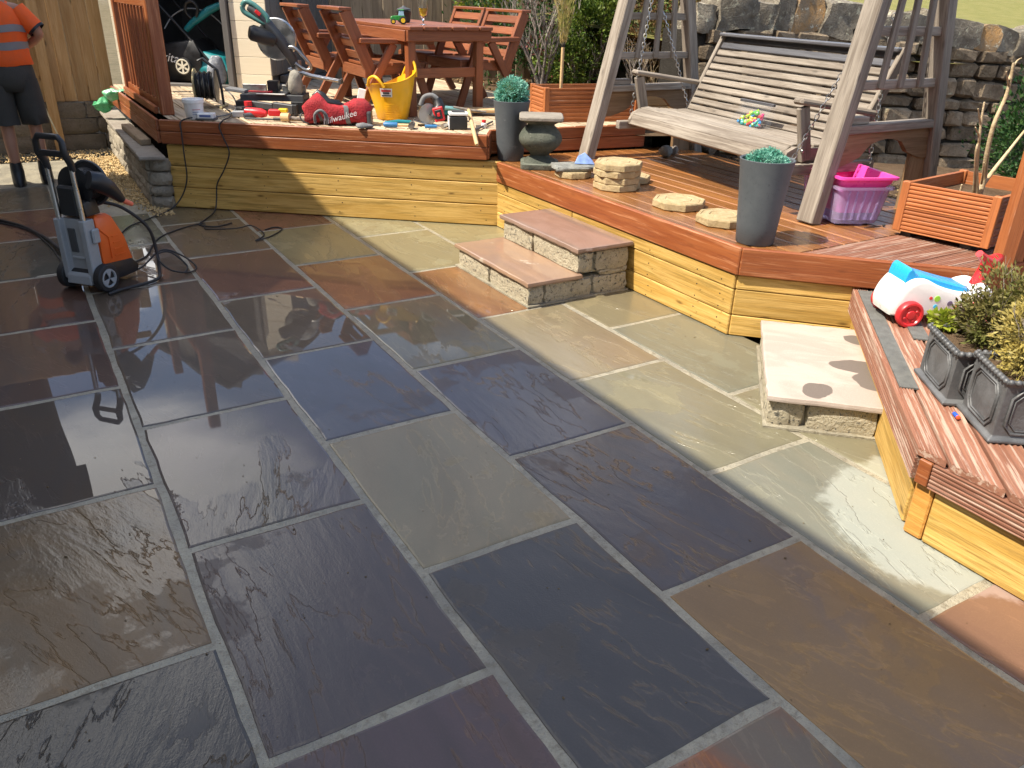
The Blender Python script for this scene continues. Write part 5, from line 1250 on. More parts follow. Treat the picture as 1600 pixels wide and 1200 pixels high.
for x, y in ((-0.085, -0.118), (-0.085, 0.118), (0.27, -0.118), (0.27, 0.118)):
    W = frame(tp_(x, y, 0.062), TM.to_3x3() @ Vector((0, -1 if y < 0 else 1, 0)))
    Wl = W @ Matrix.Rotation(math.pi/2, 4, 'Y')
    wh = MB().lathe([(0.030, -0.022), (0.055, -0.02), (0.0615, -0.01), (0.0615, 0.012), (0.056, 0.019), (0.047, 0.0195), (0.043, 0.013), (0.022, 0.013), (0.018, 0.018), (0.004, 0.019)], (0, 0, 0), 26, Wl).build('wheel', M_red, toy, W, smooth=40)
    for a in range(4):
        q = a*math.pi/2+.5; MB().lathe([(0.0075, 0.013), (0.0055, 0.0165), (0.001, 0.017)], (0, 0, 0), 10, Wl @ Matrix.Translation((0.031*math.cos(q), 0.031*math.sin(q), 0))).build('wheel_dimple', M_red, wh, W, smooth=50)
dots = [((0.045, 0.135), .015, (0.30, 0.62, 0.05)), ((0.012, 0.138), .008, (0.65, 0.05, 0.05)), ((0.045, 0.095), .0105, (0.05, 0.42, 0.65)), ((0.115, 0.110), .0135, (0.13, 0.10, 0.17)), ((0.165, 0.115), .009, (0.40, 0.65, 0.08)), ((0.150, 0.088), .010, (0.75, 0.06, 0.03)), ((0.20, 0.095), .008, (0.05, 0.45, 0.40))]
Mdot = {}
for (x, z), r_, c in dots:
    m = Mdot.setdefault(c, plain('spot_colour', c, 0.35, mott=0.03))
    W = frame(tp_(x, -0.1065, z), TM.to_3x3() @ Vector((1, 0, 0)))
    MB().lathe([(r_, 0), (r_*0.98, 0.003)], (0, 0, 0), 18, Matrix.Translation(tp_(x, -0.1045, z)) @ TM.to_3x3().to_4x4() @ Matrix.Rotation(math.pi/2, 4, 'X')).build('spot', m, toy, W)
hx = 0.295
hp = [tp_(hx+0.0, 0, 0.17), tp_(hx+0.015, 0, 0.23), tp_(hx+0.03, 0, 0.28)]
MB().tube(hp, [0.032, 0.026, 0.028], 12).build('steering_column', M_red, toy, smooth=60)
MB().tube([tp_(hx-0.07, -0.06, 0.345), tp_(hx-0.03, -0.04, 0.318), tp_(hx+0.01, -0.02, 0.295), tp_(hx+0.05, 0.0, 0.285), tp_(hx+0.09, 0.03, 0.292), tp_(hx+0.125, 0.06, 0.285), tp_(hx+0.14, 0.08, 0.25)], [0.016, 0.02, 0.026, 0.028, 0.026, 0.024, 0.015], 12).build('handlebar', M_red, toy, smooth=60)

def lead_planter(F, L, side, h, label, z0=D3Z+0.0015):
    """square lead-look trough: front corner F, left corner direction L"""
    F = Vector((*F, 0)); a = Vector((*L, 0)).normalized(); b = Vector((a.y, -a.x, 0))
    C = F+(a+b)*side/2
    t = thing('lead_planter', label, 'planter', (C.x, C.y, z0), group='square lead coloured planters')
    W = frame((C.x, C.y, z0), a)
    def rg(s, z): return [C+(a*sx+b*sy)*(side/2)*s+Vector((0, 0, z0+z)) for sx, sy in ((-1, -1), (1, -1), (1, 1), (-1, 1))]
    MB().rings([rg(1.04, 0), rg(1.06, .004), rg(1.06, .012), rg(1.00, .018), rg(0.955, .022), rg(0.955, h-.024), rg(0.98, h-.016), rg(1.01, h-.010), rg(1.01, h-.002), rg(1.0, h), rg(0.88, h), rg(0.87, h-.03)]).build('trough', M_lead, t, W, bevel=0.0025)
    for k in range(9):                                         # gadrooned rim
        for s in range(4):
            u, v = ((a, b), (b, a), (a, b), (b, a))[s]; sg = (-1, -1, 1, 1)[s]
    for s, (u, v, sg) in enumerate(((a, b, -1), (a, b, 1), (b, a, -1), (b, a, 1))):
        mbx = MB(); nrm = v*sg; fc = C+nrm*side/2*0.957
        hw, hh, ch_ = side*0.36, h*0.345, side*0.10
        for k_, r_, o_ in ((1.0, 0.0048, 0.004), (0.87, 0.003, 0.003)):
            pts = [(-hw*k_+ch_, -hh*k_), (hw*k_-ch_, -hh*k_), (hw*k_, -hh*k_+ch_*1.1), (hw*k_, hh*k_-ch_*1.1), (hw*k_-ch_, hh*k_), (-hw*k_+ch_, hh*k_), (-hw*k_, hh*k_-ch_*1.1), (-hw*k_, -hh*k_+ch_*1.1)]
            mbx.tube([fc+u*x+nrm*o_*0.5+Vector((0, 0, z0+h*0.5+z)) for x, z in pts], r_, 6, closed=True)
        mbx.build('panel_moulding', M_lead, t, W, smooth=60)
    mr = MB()
    for s, (u, v, sg) in enumerate(((a, b, -1), (a, b, 1), (b, a, -1), (b, a, 1))):
        n = 11
        for k in range(n):
            c = C+v*sg*side/2*1.0+u*side*1.0*((k+0.5)/n-0.5)+Vector((0, 0, z0+h-0.004)); mr.ball(c, side/n*0.47, 7, 4)
    mr.build('beaded_rim', M_lead, t, W, smooth=60)
    MB().add(rg(0.87, h-0.02), [(0, 1, 2, 3)]).build('compost', M_soil, t, W)
    return t, C
t1, C1 = lead_planter((2.725, 1.40), (0.6, 0.8), 0.285, 0.205, 'lead coloured planter of brown heather nearest the ride-on toy')
t2, C2 = lead_planter((2.603, 1.158), (0.6, 0.8), 0.252, 0.225, 'lead coloured planter of golden heather nearest the deck corner')
rq = random.Random(41)
h1 = thing('heather_plant', 'brown and olive heather spilling out of the planter by the ride-on toy', 'plant', (C1.x, C1.y, 0.53))
bush(h1, 'foliage', L_heathg, [(C1.x+.12, C1.y+.02, .69, .15, .14, .10), (C1.x+.24, C1.y-.10, .69, .17, .15, .12), (C1.x+.07, C1.y+.06, .63, .09, .09, .08), (C1.x+.06, C1.y+.03, .61, .14, .14, .08)], 7400, .022, rq, .34, .55, clump=46)
bush(h1, 'brown_foliage', L_heath, [(C1.x+.03, C1.y-.03, .60, .12, .11, .075), (C1.x+.14, C1.y-.12, .625, .13, .12, .085), (C1.x+.07, C1.y+.04, .59, .09, .09, .07)], 5600, .020, rq, .34, .55, clump=46)
twigs(h1, 'stems', M_bark, (C1.x+.05, C1.y, .53), [(.5, .2, .8), (-.3, .4, .8), (.2, -.5, .8), (.7, -.4, .7), (-.4, -.2, .7)], .16, rq, .004, 2, .6)
h1b = thing('leafy_sprig', 'bright green leafy sprig at the left corner of the planter near the red wheel', 'plant', (2.95, 1.66, .5))
bush(h1b, 'leaves', L_lime, [(2.955, 1.60, .555, .05, .045, .022), (2.97, 1.64, .545, .035, .03, .02)], 240, .030, rq, .55, .4)
h2 = thing('heather_plant', 'golden yellow heather filling the planter at the deck corner', 'plant', (C2.x, C2.y, 0.55))
bush(h2, 'foliage', L_gold, [(C2.x+.04, C2.y+.05, .66, .115, .10, .10), (C2.x+.10, C2.y-.06, .63, .11, .10, .09), (C2.x-.03, C2.y+.0, .60, .09, .08, .06), (C2.x+.14, C2.y+.05, .71, .10, .09, .08)], 5600, .021, rq, .34, .5, clump=50)
bush(h2, 'brown_purple_foliage', L_heath, [(C2.x+.04, C2.y-.02, .60, .12, .11, .07), (C2.x+.12, C2.y+.02, .65, .12, .11, .08)], 2600, .018, rq, .34, .5, clump=30)  # brown-purple heather leaves mixed in among the golden ones
twigs(h2, 'stems', M_bark, (C2.x+.02, C2.y, .54), [(.5, .2, .8), (-.3, .3, .8), (.2, -.5, .8)], .14, rq, .004, 2, .6)
dt = thing('foam_dart', 'tiny blue foam dart with a red tip beside the lead planter', 'dart', M=frame((2.672, 1.318, D3Z+0.009), (-0.55, -0.83, 0)))
DM = MW[dt] @ Matrix.Rotation(math.pi/2, 4, 'Y')
MB().lathe([(0.0068, -.018), (0.0068, .010)], (0, 0, 0), 10, DM).build('body', plain('blue_foam', (0.02, 0.10, 0.62), 0.6), dt, smooth=50)
MB().lathe([(0.0072, .010), (0.0075, .018), (0.004, .021)], (0, 0, 0), 10, DM).build('tip', plain('orange_red_tip', (0.80, 0.10, 0.03), 0.4), dt, smooth=50)
# ------------------------------------------------------------------ lettering
def lettering(txt, size, M, m, parent, name='lettering', shear=0.0, ext=0.0006):
    cu = bpy.data.curves.new(name, 'FONT'); cu.body = txt; cu.size = size; cu.shear = shear; cu.extrude = ext; cu.align_x = 'CENTER'; cu.align_y = 'CENTER'; cu.resolution_u = 3
    tmp = bpy.data.objects.new('tmp_text', cu); COL.objects.link(tmp)
    bpy.context.view_layer.update(); dg = bpy.context.evaluated_depsgraph_get()
    me = bpy.data.meshes.new_from_object(tmp.evaluated_get(dg)); bpy.data.objects.remove(tmp)
    me.name = name; me.materials.clear()
    return link(name, me, m, parent, M)
A1 = Vector((0.87, -0.49, 0)).normalized(); B1 = Vector((0.49, 0.87, 0)).normalized()   # across and away, seen from the patio
def fr(o, x=A1, up=(0, 0, 1)): return frame(o, x, up)
def face_cam(o, x=A1):                                         # text plane: X across, Y up, Z towards the viewer
    x = Vector(x).normalized(); return Matrix((x, Vector((0, 0, 1)), x.cross(Vector((0, 0, 1))))).transposed().to_4x4().__class__(Matrix.Translation(o) @ Matrix((x, Vector((0, 0, 1)), x.cross(Vector((0, 0, 1))))).transposed().to_4x4())
D = D1Z+0.0015

# ------------------------------------------------------------------ things on the table
tr = thing('toy_tractor', 'green toy tractor with yellow wheel hubs on the garden table', 'toy', M=frame((2.985, 6.78, TZ), (0.93, -0.37, 0)))
M_tg = plain('tractor_green', (0.02, 0.22, 0.03), 0.35); M_ty = plain('hub_yellow', (0.80, 0.55, 0.02), 0.4); M_tw = plain('cab_window', (0.30, 0.50, 0.62), 0.1)
Q = MW[tr]; q_ = lambda x, y, z: Q @ Vector((x, y, z))
k = 1.0
MB().rings([[q_(x, -.022, .030), q_(x, .022, .030), q_(x, .020, zt), q_(x, -.020, zt)] for x, zt in ((-.005, .066), (-.055, .062), (-.066, .052))]).build('bonnet', M_tg, tr, bevel=.003)
MB().rings([[q_(-.005, -.026, .03), q_(.05, -.026, .03), q_(.05, .026, .03), q_(-.005, .026, .03)], [q_(-.005, -.026, .066), q_(.05, -.026, .066), q_(.05, .026, .066), q_(-.005, .026, .066)]]).build('chassis', M_tg, tr, bevel=.002)
MB().rings([[q_(.0, -.025, .066), q_(.046, -.025, .066), q_(.046, .025, .066), q_(.0, .025, .066)], [q_(.006, -.022, .105), q_(.042, -.022, .105), q_(.042, .022, .105), q_(.006, .022, .105)]]).build('cab', M_tw, tr, bevel=.002)
MB().box(q_(.024, 0, .109), (.048, .05, .009), Q.to_3x3().to_4x4()).build('cab_roof', M_tg, tr, bevel=.003)
for x, r_, w_ in ((.036, .031, .020), (-.045, .021, .015)):
    for y in (-.034, .034):
        Wl = Q @ Matrix.Translation((x, y, r_)) @ Matrix.Rotation(math.pi/2, 4, 'X')
        wh = MB().lathe([(r_*.6, -w_/2), (r_, -w_/2+.003), (r_, w_/2-.003), (r_*.6, w_/2)], (0, 0, 0), 16, Wl).build('wheel', M_rubber, tr, Q, smooth=30)
        MB().lathe([(r_*.58, -w_/2-.001), (r_*.58, w_/2+.001)], (0, 0, 0), 14, Wl).build('hub', M_ty, wh, Q, smooth=30)
M_gl = NT('clear_glass'); M_gl.fin((1, 1, 1, 1), 0.02, Transmission_Weight=1.0, IOR=1.45); M_gl = M_gl.m
M_beer = NT('pale_lager'); M_beer.fin((0.90, 0.62, 0.05, 1), 0.05, Transmission_Weight=0.55, IOR=1.33); M_beer = M_beer.m
gx, gy = 3.135, 6.62
gl = thing('beer_glass', 'stemmed beer glass half full of pale lager on the garden table', 'glass', (gx, gy, TZ))
MB().lathe([(.001, .001), (.033, .001), (.030, .005), (.007, .010), (.006, .035), (.012, .048), (.030, .075), (.037, .110), (.038, .16), (.036, .215), (.0345, .215), (.0365, .16), (.0355, .110), (.028, .078), (.004, .052)], (gx, gy, TZ+.001), 24).build('glass', M_gl, gl, smooth=60)
MB().lathe([(.003, .053), (.026, .078), (.034, .110), (.0355, .128)], (gx, gy, TZ+.001), 20).build('lager', M_beer, gl, smooth=60)
lt = thing('dark_pot', 'small dark lidded pot on the garden table behind the toy tractor', 'pot', (3.20, 7.15, TZ))
MB().lathe([(.045, .001), (.055, .01), (.063, .075), (.066, .082), (.066, .09), (.03, .098)], (3.20, 7.15, TZ), 20).build('pot', M_black, lt, smooth=40)
MB().lathe([(.030, .096), (.062, .100), (.058, .112), (.02, .122), (.008, .135)], (3.20, 7.15, TZ), 20).build('lid', M_dark, lt, smooth=40)

# ------------------------------------------------------------------ inside the shed: lawn mower, bag
lm = thing('lawn_mower', 'teal and black lawn mower stored in the shed doorway', 'lawn mower', (1.7, 9.5, SZ))
def sh(a, b, z): return sp(a, b, SZ+z)
MB().rings([[sh(.42, .16, .06), sh(.80, .16, .06), sh(.80, .62, .06), sh(.42, .62, .06)], [sh(.36, .12, .30), sh(.82, .12, .34), sh(.82, .62, .34), sh(.36, .62, .30)], [sh(.40, .16, .42), sh(.74, .16, .47), sh(.74, .58, .47), sh(.40, .58, .42)]]).build('grass_box', M_black, lm, bevel=.02, seg=2, smooth=50)
MB().rings([[sh(.78, .16, .05), sh(1.08, .16, .05), sh(1.08, .62, .05), sh(.78, .62, .05)], [sh(.76, .14, .20), sh(1.10, .14, .17), sh(1.10, .62, .17), sh(.76, .62, .20)], [sh(.80, .20, .36), sh(1.02, .22, .30), sh(1.02, .56, .30), sh(.80, .56, .36)]]).build('body', M_teal, lm, bevel=.02, seg=2, smooth=50)
lettering('Makita', .125, face_cam(sh(.425, .100, .30), su) @ Matrix.Rotation(R(-8), 4, 'Z'), M_white, lm, shear=0.25)
M_rim = plain('pale_wheel_rim', (0.62, 0.57, 0.45), 0.45)
Wl = frame(sh(.66, .055, .215), -sb) @ Matrix.Rotation(math.pi/2, 4, 'Y')
wh = MB().lathe([(.06, -.02), (.085, -.018), (.085, .018), (.065, .022)], (0, 0, 0), 22, Wl).build('wheel', M_rubber, lm, smooth=40)
MB().tube([Wl @ Vector((.066*math.cos(q), .066*math.sin(q), .022)) for q in [2*math.pi*i/20 for i in range(20)]], .008, 6, closed=True).build('rim', M_rim, wh, smooth=60)
sp_ = MB()
for i in range(6):
    q = math.pi*i/3; sp_.beam(Wl @ Vector((.014*math.cos(q), .014*math.sin(q), .024)), Wl @ Vector((.064*math.cos(q), .064*math.sin(q), .024)), .018, .008, tuple(Wl.to_3x3() @ Vector((0, 0, 1))))
sp_.lathe([(.02, .016), (.02, .03)], (0, 0, 0), 12, Wl); sp_.build('spokes', M_rim, wh)
MB().tube([sh(.92, .18, .22), sh(.62, .16, .58), sh(.30, .2, .90)], .013, 8).build('handle_bar', M_black, lm, smooth=60)
MB().tube([sh(.92, .55, .22), sh(.62, .55, .58), sh(.32, .55, .90), sh(.30, .2, .90)], .013, 8).build('handle_bar', M_black, lm, smooth=60)
MB().tube([sh(.62, .30, .55), sh(.70, .3, .62), sh(.88, .32, .74), sh(1.02, .34, .80)], [.03, .035, .04, .03], 10).build('motor_head', M_teal, lm, smooth=60)
MB().tube(curve([sh(.70, .28, .66), sh(.66, .26, .72), sh(.68, .25, .80), sh(.75, .25, .82), sh(.79, .26, .76), sh(.76, .27, .68)], 5), .016, 8).build('loop_handle', M_black, lm, smooth=60)
MB().tube(curve([sh(.36, .35, .55), sh(.45, .4, .68), sh(.62, .42, .75), sh(.85, .42, .70), sh(1.05, .4, .52)], 6), .007, 6).build('cable_arc', M_grey, lm, smooth=60)
M_bagc = plain('grey_plastic_sack', (0.30, 0.32, 0.36), 0.2, mott=0.35, sc=18, bump=4)
bm_ = MB().ball(sh(1.0, .07, .16), .10, 14, 10, Matrix.Diagonal((0.95, 0.55, 1.7, 1)))
bm_.v = [tuple(Vector(p)+noise.noise_vector(Vector(p)*14)*0.022) for p in bm_.v]
props(bm_.build('plastic_sack', M_bagc, None, Matrix.Translation(sh(1.0, .07, .16)), smooth=70), 'crumpled clear grey plastic sack leaning inside the shed doorway', 'plastic sack')

# ------------------------------------------------------------------ cable reel, tubs, saws, bag and the rest of the kit on the upper deck
re_ = thing('cable_reel', 'black extension cable reel with a pale flange beside the red-brown post', 'cable reel', (1.50, 7.56, D))
ax = Vector((0.93, -0.36, 0)).normalized(); RC = Vector((1.53, 7.56, D+0.175)); Wr = frame(RC, ax) @ Matrix.Rotation(math.pi/2, 4, 'Y')
M_pale = plain('pale_yellow_flange', (0.60, 0.50, 0.26), 0.5, mott=0.25)
MB().lathe([(.03, -.088), (.132, -.088), (.138, -.084), (.138, -.078), (.03, -.076)], (0, 0, 0), 30, Wr).build('flange', M_pale, re_, smooth=30)
MB().lathe([(.03, .076), (.132, .076), (.138, .08), (.138, .088), (.03, .09)], (0, 0, 0), 30, Wr).build('flange', M_dark, re_, smooth=30)
cm_ = MB()
for i in range(11):
    rr0 = .092+.008*(i % 3); cm_.tube([Wr @ Vector((rr0*math.cos(q), rr0*math.sin(q), -.066+.0132*i+.003*math.sin(3*q))) for q in [2*math.pi*j/24 for j in range(24)]], .0075, 6, closed=True)
cm_.lathe([(.086, -.076), (.086, .076)], (0, 0, 0), 24, Wr); cm_.build('wound_cable', M_black, re_, smooth=50)
MB().tube([RC-ax*.05+B1*.03+Vector((0, 0, .19)), RC-ax*.01+B1*.03+Vector((0, 0, .21)), RC+ax*.10+B1*.03+Vector((0, 0, .12)), RC+ax*.125+Vector((0, 0, -.02)), RC+ax*.13+Vector((0, 0, -.172))], [.013, .014, .012, .011, .011], 8).build('carry_frame', M_black, re_, smooth=60)
MB().tube([RC+ax*.13+Vector((0, 0, -.165))+B1*-.10, RC+ax*.13+Vector((0, 0, -.165))+B1*.10], .012, 8).tube([RC-ax*.10+Vector((0, 0, -.165))+B1*-.10, RC-ax*.10+Vector((0, 0, -.165))+B1*.10], .012, 8).build('foot', M_pale, re_, smooth=60)
tubx = Vector((1.285, 6.90, D))
wt = thing('white_tub', 'white plastic tub with a lid standing on the deck by the cable reel', 'tub', tubx)
MB().lathe([(.062, 0), (.066, .004), (.074, .125), (.075, .13)], tubx, 26).build('tub', M_white, wt, smooth=50)
MB().lathe([(.078, .118), (.082, .122), (.082, .146), (.078, .150), (.05, .150)], tubx, 26).build('lid', M_white, wt, smooth=40)
M_lab = plain('blue_print', (0.10, 0.14, 0.32), 0.5); M_labr = plain('red_print', (0.5, 0.05, 0.05), 0.5)
for k in range(3):
    z = .075-.018*k; mbx = MB(); pts = [tubx+Vector((math.cos(q), math.sin(q), 0))*(.0715+.0002+.07*(z-.06)/1.0)+Vector((0, 0, z)) for q in [R(-112+6*i) for i in range(9-2*k)]]
    mbx.tube(pts, .0022, 4); mbx.build('label_line', M_lab if k else M_labr, wt)
W = fr((1.355, 6.815, D+.026)); ch_ = thing('charger_box', 'small white box on a dark tray at the deck edge beside the white tub', 'box', M=W)
MB().box((0, 0, 0.008), (.125, .075, .044)).build('box', M_white, ch_, None, .006, 2, None, True) if False else None
mbx = MB(); mbx.box(W.translation+Vector((0, 0, .006)), (.125, .075, .038), W.to_3x3().to_4x4()); mbx.build('box', M_white, ch_, bevel=.005)
mbx = MB(); mbx.box(W.translation+Vector((0, 0, -.0185)), (.15, .095, .012), W.to_3x3().to_4x4()); mbx.build('tray', M_dark, ch_, bevel=.003)
mbx = MB(); mbx.box(W.translation-B1*.0385+Vector((0, 0, .006)), (.085, .002, .016), W.to_3x3().to_4x4()); mbx.build('label', M_lab, ch_)

# mitre saw, head raised, on a low stand
ms = thing('mitre_saw', 'sliding mitre saw with raised head and silver blade guard on the upper deck', 'mitre saw', (2.05, 7.2, D))
SO = Vector((2.02, 7.15, D)); S_ = lambda a, b, z: SO+A1*a+B1*b+Vector((0, 0, z))
Rot = fr(SO).to_3x3().to_4x4()
def mbox(nm, c, d, m, bevel=.004, tilt=0.0):
    return MB().box(S_(*c), d, Rot @ Matrix.Rotation(tilt, 4, 'Y')).build(nm, m, ms, fr(S_(*c)), bevel=bevel)
mbox('base', (-.02, 0, .115), (.52, .26, .05), M_dark); mbox('base_foot', (-.25, -.05, .05), (.10, .30, .095), M_black); mbox('base_foot', (.20, -.05, .05), (.10, .30, .095), M_black)
mbox('turntable', (-.02, -.04, .146), (.24, .24, .014), M_steel); mbox('table_insert', (-.12, -.08, .158), (.20, .05, .012), M_red)
mbox('fence', (-.20, .06, .175), (.20, .02, .055), M_steel); mbox('fence', (.13, .06, .175), (.20, .02, .055), M_steel)
mbox('clamp_block', (-.02, -.02, .20), (.09, .08, .085), M_black); mbox('side_extension', (-.33, -.02, .16), (.16, .12, .025), M_greycloth, .004, .12)
MB().tube([S_(.10, .05, .17), S_(.16, .06, .28), S_(.17, .06, .40)], [.05, .045, .04], 10).build('pivot_arm', M_steel, ms, smooth=60)
mbx = MB()
mbx.tube([S_(.10, .04, .33), S_(.28, .03, .28), S_(.52, .02, .245)], .013, 10); mbx.tube([S_(.10, .10, .33), S_(.28, .09, .28), S_(.52, .08, .245)], .013, 10); mbx.build('slide_rail', M_alu, ms, smooth=60)
mbox('rail_end', (.53, .05, .242), (.025, .12, .04), M_dark, .004)
GC = S_(.03, .02, .56); Wg = frame(GC, -B1) @ Matrix.Rotation(math.pi/2, 4, 'Y')
MB().lathe([(.02, -.022), (.155, -.02), (.163, -.012), (.163, .012), (.155, .02), (.02, .022)], (0, 0, 0), 32, Wg).build('blade_guard', M_alu, ms, smooth=40)
MB().lathe([(.01, .024), (.145, .024), (.145, .026), (.01, .027)], (0, 0, 0), 40, Wg).build('blade', M_steel, ms, smooth=40)
MB().tube([S_(-.155, -.05, .795), S_(-.12, -.05, .775), S_(-.02, -.04, .68), S_(.06, -.02, .56), S_(.13, .02, .44), S_(.16, .04, .36)], [.026, .034, .042, .048, .044, .036], 10).build('saw_arm', M_dark, ms, smooth=60)
M_tealg = plain('grey_teal_handle', (0.07, 0.20, 0.18), 0.4)
MB().tube(curve([S_(-.20, -.06, .80), S_(-.165, -.06, .835), S_(-.09, -.06, .80), S_(-.01, -.06, .72), S_(-.03, -.06, .68), S_(-.12, -.06, .72), S_(-.19, -.06, .76), S_(-.20, -.06, .80)], 4), .021, 8).build('main_handle', M_tealg, ms, smooth=60)
MB().box(S_(-.075, -.087, .755), (.05, .012, .028), Rot @ Matrix.Rotation(.7, 4, 'Y')).build('trigger', M_red, ms, bevel=.003)
MB().tube([S_(-.15, -.12, .615), S_(-.13, -.11, .61), S_(-.03, -.06, .575), S_(.02, -.03, .56)], [.045, .062, .062, .055], 14).build('motor', M_black, ms, smooth=50)
MB().tube(curve([S_(.13, -.02, .50), S_(.18, -.03, .50), S_(.26, -.02, .42), S_(.30, 0, .35), S_(.25, 0, .33), S_(.17, 0, .38)], 4), .014, 8).build('carry_handle', M_steel, ms, smooth=60)
db = MB().ball(S_(.17, -.06, .22), .075, 12, 8, Matrix.Diagonal((0.85, 0.8, 1.5, 1))); db.v = [tuple(Vector(p)+noise.noise_vector(Vector(p)*18)*0.02) for p in db.v]
db.build('dust_bag', plain('grey_dust_bag', (0.27, 0.25, 0.21), 0.85, mott=0.35, sc=14, bump=2), ms, smooth=70)
# a folding tool stand lying in front of the saw
stn = thing('folded_stand', 'dark folded saw stand with red ends lying in front of the mitre saw', 'tool stand', (1.95, 6.95, D))
for (p, q, w_, h_) in ((( -.17, -.20, .075), (.05, -.23, .055), .05, .05), ((.02, -.235, .06), (.19, -.27, .045), .06, .075), ((-.12, -.16, .035), (.12, -.2, .03), .04, .04)):
    bar('stand_tube', S_(*p), S_(*q), w_, h_, M_dark, stn, bevel=.006)
for p in ((-.185, -.20, .04), (-.19, -.235, .07)): MB().lathe([(.004, -.03), (.030, -.028), (.032, .028), (.004, .03)], S_(*p), 14, Rot).build('red_end', M_red, stn, smooth=40)
for p in ((.205, -.275, .045), (.02, -.22, .05)): MB().box(S_(*p), (.03, .075, .085), Rot).build('bracket', M_black, stn, bevel=.005)
# loose hand tools in front of it
def stick(nm, label, cat, parts):
    t = thing(nm, label, cat, parts[0][1][0])
    for pn_, pts, r_, m in parts: MB().tube(pts, r_, 9).build(pn_, m, t, smooth=60)
    return t
P_ = lambda a, b, z: Vector((1.80, 6.72, D))+A1*a+B1*b+Vector((0, 0, z))
stick('drill', 'red and grey drill body lying at the deck edge by the small white box', 'drill', [('body', [P_(-.17, .01, .05), P_(-.10, .0, .045), P_(-.04, -.01, .042), P_(0, -.02, .038)], [.03, .037, .036, .022], M_red), ('grip', [P_(-.09, 0, .03), P_(-.17, -.05, .022)], [.026, .02], M_dark)])
stick('chisel', 'long dark chisel with a bare shaft lying along the upper deck edge', 'chisel', [('shaft', [P_(-.14, -.12, .014), P_(.08, -.13, .014)], [.008, .008], M_dark), ('grip', [P_(.08, -.13, .016), P_(.17, -.135, .016)], [.013, .012], M_rubber)])
stick('mallet', 'buff round headed mallet lying between the drill and the red bag', 'mallet', [('head', [P_(.145, -.14, .034), P_(.21, -.15, .034)], [.032, .034], M_handle), ('handle', [P_(.20, -.14, .03), P_(.42, -.18, .018)], [.015, .013], M_bark)])
W = frame(P_(.09, -.02, .05), A1); stp = thing('tape_case', 'red and yellow tool case lying behind the mallet', 'tool case', M=W)
MB().box(W.translation-A1*.02, (.10, .06, .05), Rot).build('red_case', M_red, stp, bevel=.008); MB().box(W.translation+A1*.045+Vector((0, 0, .018)), (.07, .05, .03), Rot).build('yellow_top', M_ty, stp, bevel=.006)

# red tool bag
bg_ = thing('tool_bag', 'large red canvas tool bag with grey straps and black corners', 'tool bag', M=frame((2.24, 6.28, D), (0.90, -0.44, 0)))
BM = MW[bg_]; rings_ = []
rb_ = random.Random(4)
for i in range(15):
    q = i/14; x = -.25+.50*q
    hgt = (.185+.040*math.exp(-((q-.20)/.13)**2)-.035*math.exp(-((q-.52)/.15)**2))*(1-.30*abs(2*q-1)**5); wd = .115*(1-.30*abs(2*q-1)**4)
    ring = []
    for k_ in range(18):
        a = 2*math.pi*k_/18; c, s = math.cos(a), math.sin(a)
        y = wd*math.copysign(abs(c)**.62, c); z = hgt/2+hgt/2*math.copysign(abs(s)**.7, s)
        p = Vector((x+.02*s*(q-.5), y, z)); p += noise.noise_vector(p*12)*0.030+noise.noise_vector(p*24)*0.016*(1 if z > .03 else .25); p.z = max(p.z, .002)
        ring.append(BM @ p)
    rings_.append(ring)
MB().rings(rings_).build('bag_body', M_redcloth, bg_, smooth=70)
def on_ring(i, f, k=1.03):
    r_ = rings_[i]; c = sum(r_, Vector())/len(r_); j = f*len(r_); a = r_[int(j) % 18]; b = r_[(int(j)+1) % 18]; p = a.lerp(b, j-int(j)); return c+(p-c)*k
def strap(i0, i1, m, nm, w_=.032, f0=.02, f1=-.52):
    n = 16; A, B = [], []
    for k_ in range(n+1):
        f = (f0+(f1-f0)*k_/n) % 1.0; q = k_/n; i = i0+(i1-i0)*q
        p = on_ring(int(round(i)), f); d = (BM.to_3x3() @ Vector((1, 0, 0)))*w_/2
        A.append(p-d); B.append(p+d)
    mbx = MB(); mbx.add(A+B, [(j, j+1, n+2+j, n+1+j) for j in range(n)]); return mbx.build(nm, m, bg_, smooth=60)
strap(10, 9, M_greycloth, 'strap', .034, -.02, -.62); strap(3, 3, M_greycloth, 'strap', .026, .52, .95)
MB().tube(curve([BM @ Vector(p) for p in ((-.17, -.125, .02), (-.165, -.150, .085), (-.12, -.15, .115), (-.08, -.14, .075), (-.085, -.125, .015))], 5), .011, 7).build('carry_handle', M_greycloth, bg_, smooth=60)
MB().tube(curve([BM @ Vector(p) for p in ((-.24, -.05, .09), (-.285, -.08, .07), (-.27, -.10, .03), (-.22, -.11, .012))], 5), .006, 6).build('loose_strap', M_black, bg_, smooth=60)
MB().tube([on_ring(i, .27, .99) for i in range(2, 9)], [.010, .022, .030, .032, .028, .018, .008], 8).build('zip_opening', M_black, bg_, smooth=60)
MB().box(BM @ Vector((.235, -.02, .055)), (.035, .17, .10), BM.to_3x3().to_4x4()).build('corner_patch', M_dark, bg_, bevel=.014, seg=2)
MB().tube([on_ring(i, .10, 1.01) for i in range(1, 14)], .0055, 6).build('piping', M_greycloth, bg_, smooth=60); MB().tube([on_ring(4, -.5+.04*k, 1.01) for k in range(0, 14)], .0055, 6).build('piping', M_greycloth, bg_, smooth=60)
lettering('Milwaukee', .062, BM @ Matrix.Translation((.015, -.131, .062)) @ Matrix.Rotation(R(84), 4, 'X') @ Matrix.Rotation(R(16), 4, 'Z'), plain('faded_white_print', (0.62, 0.56, 0.54), 0.7), bg_, shear=.3, ext=.003)

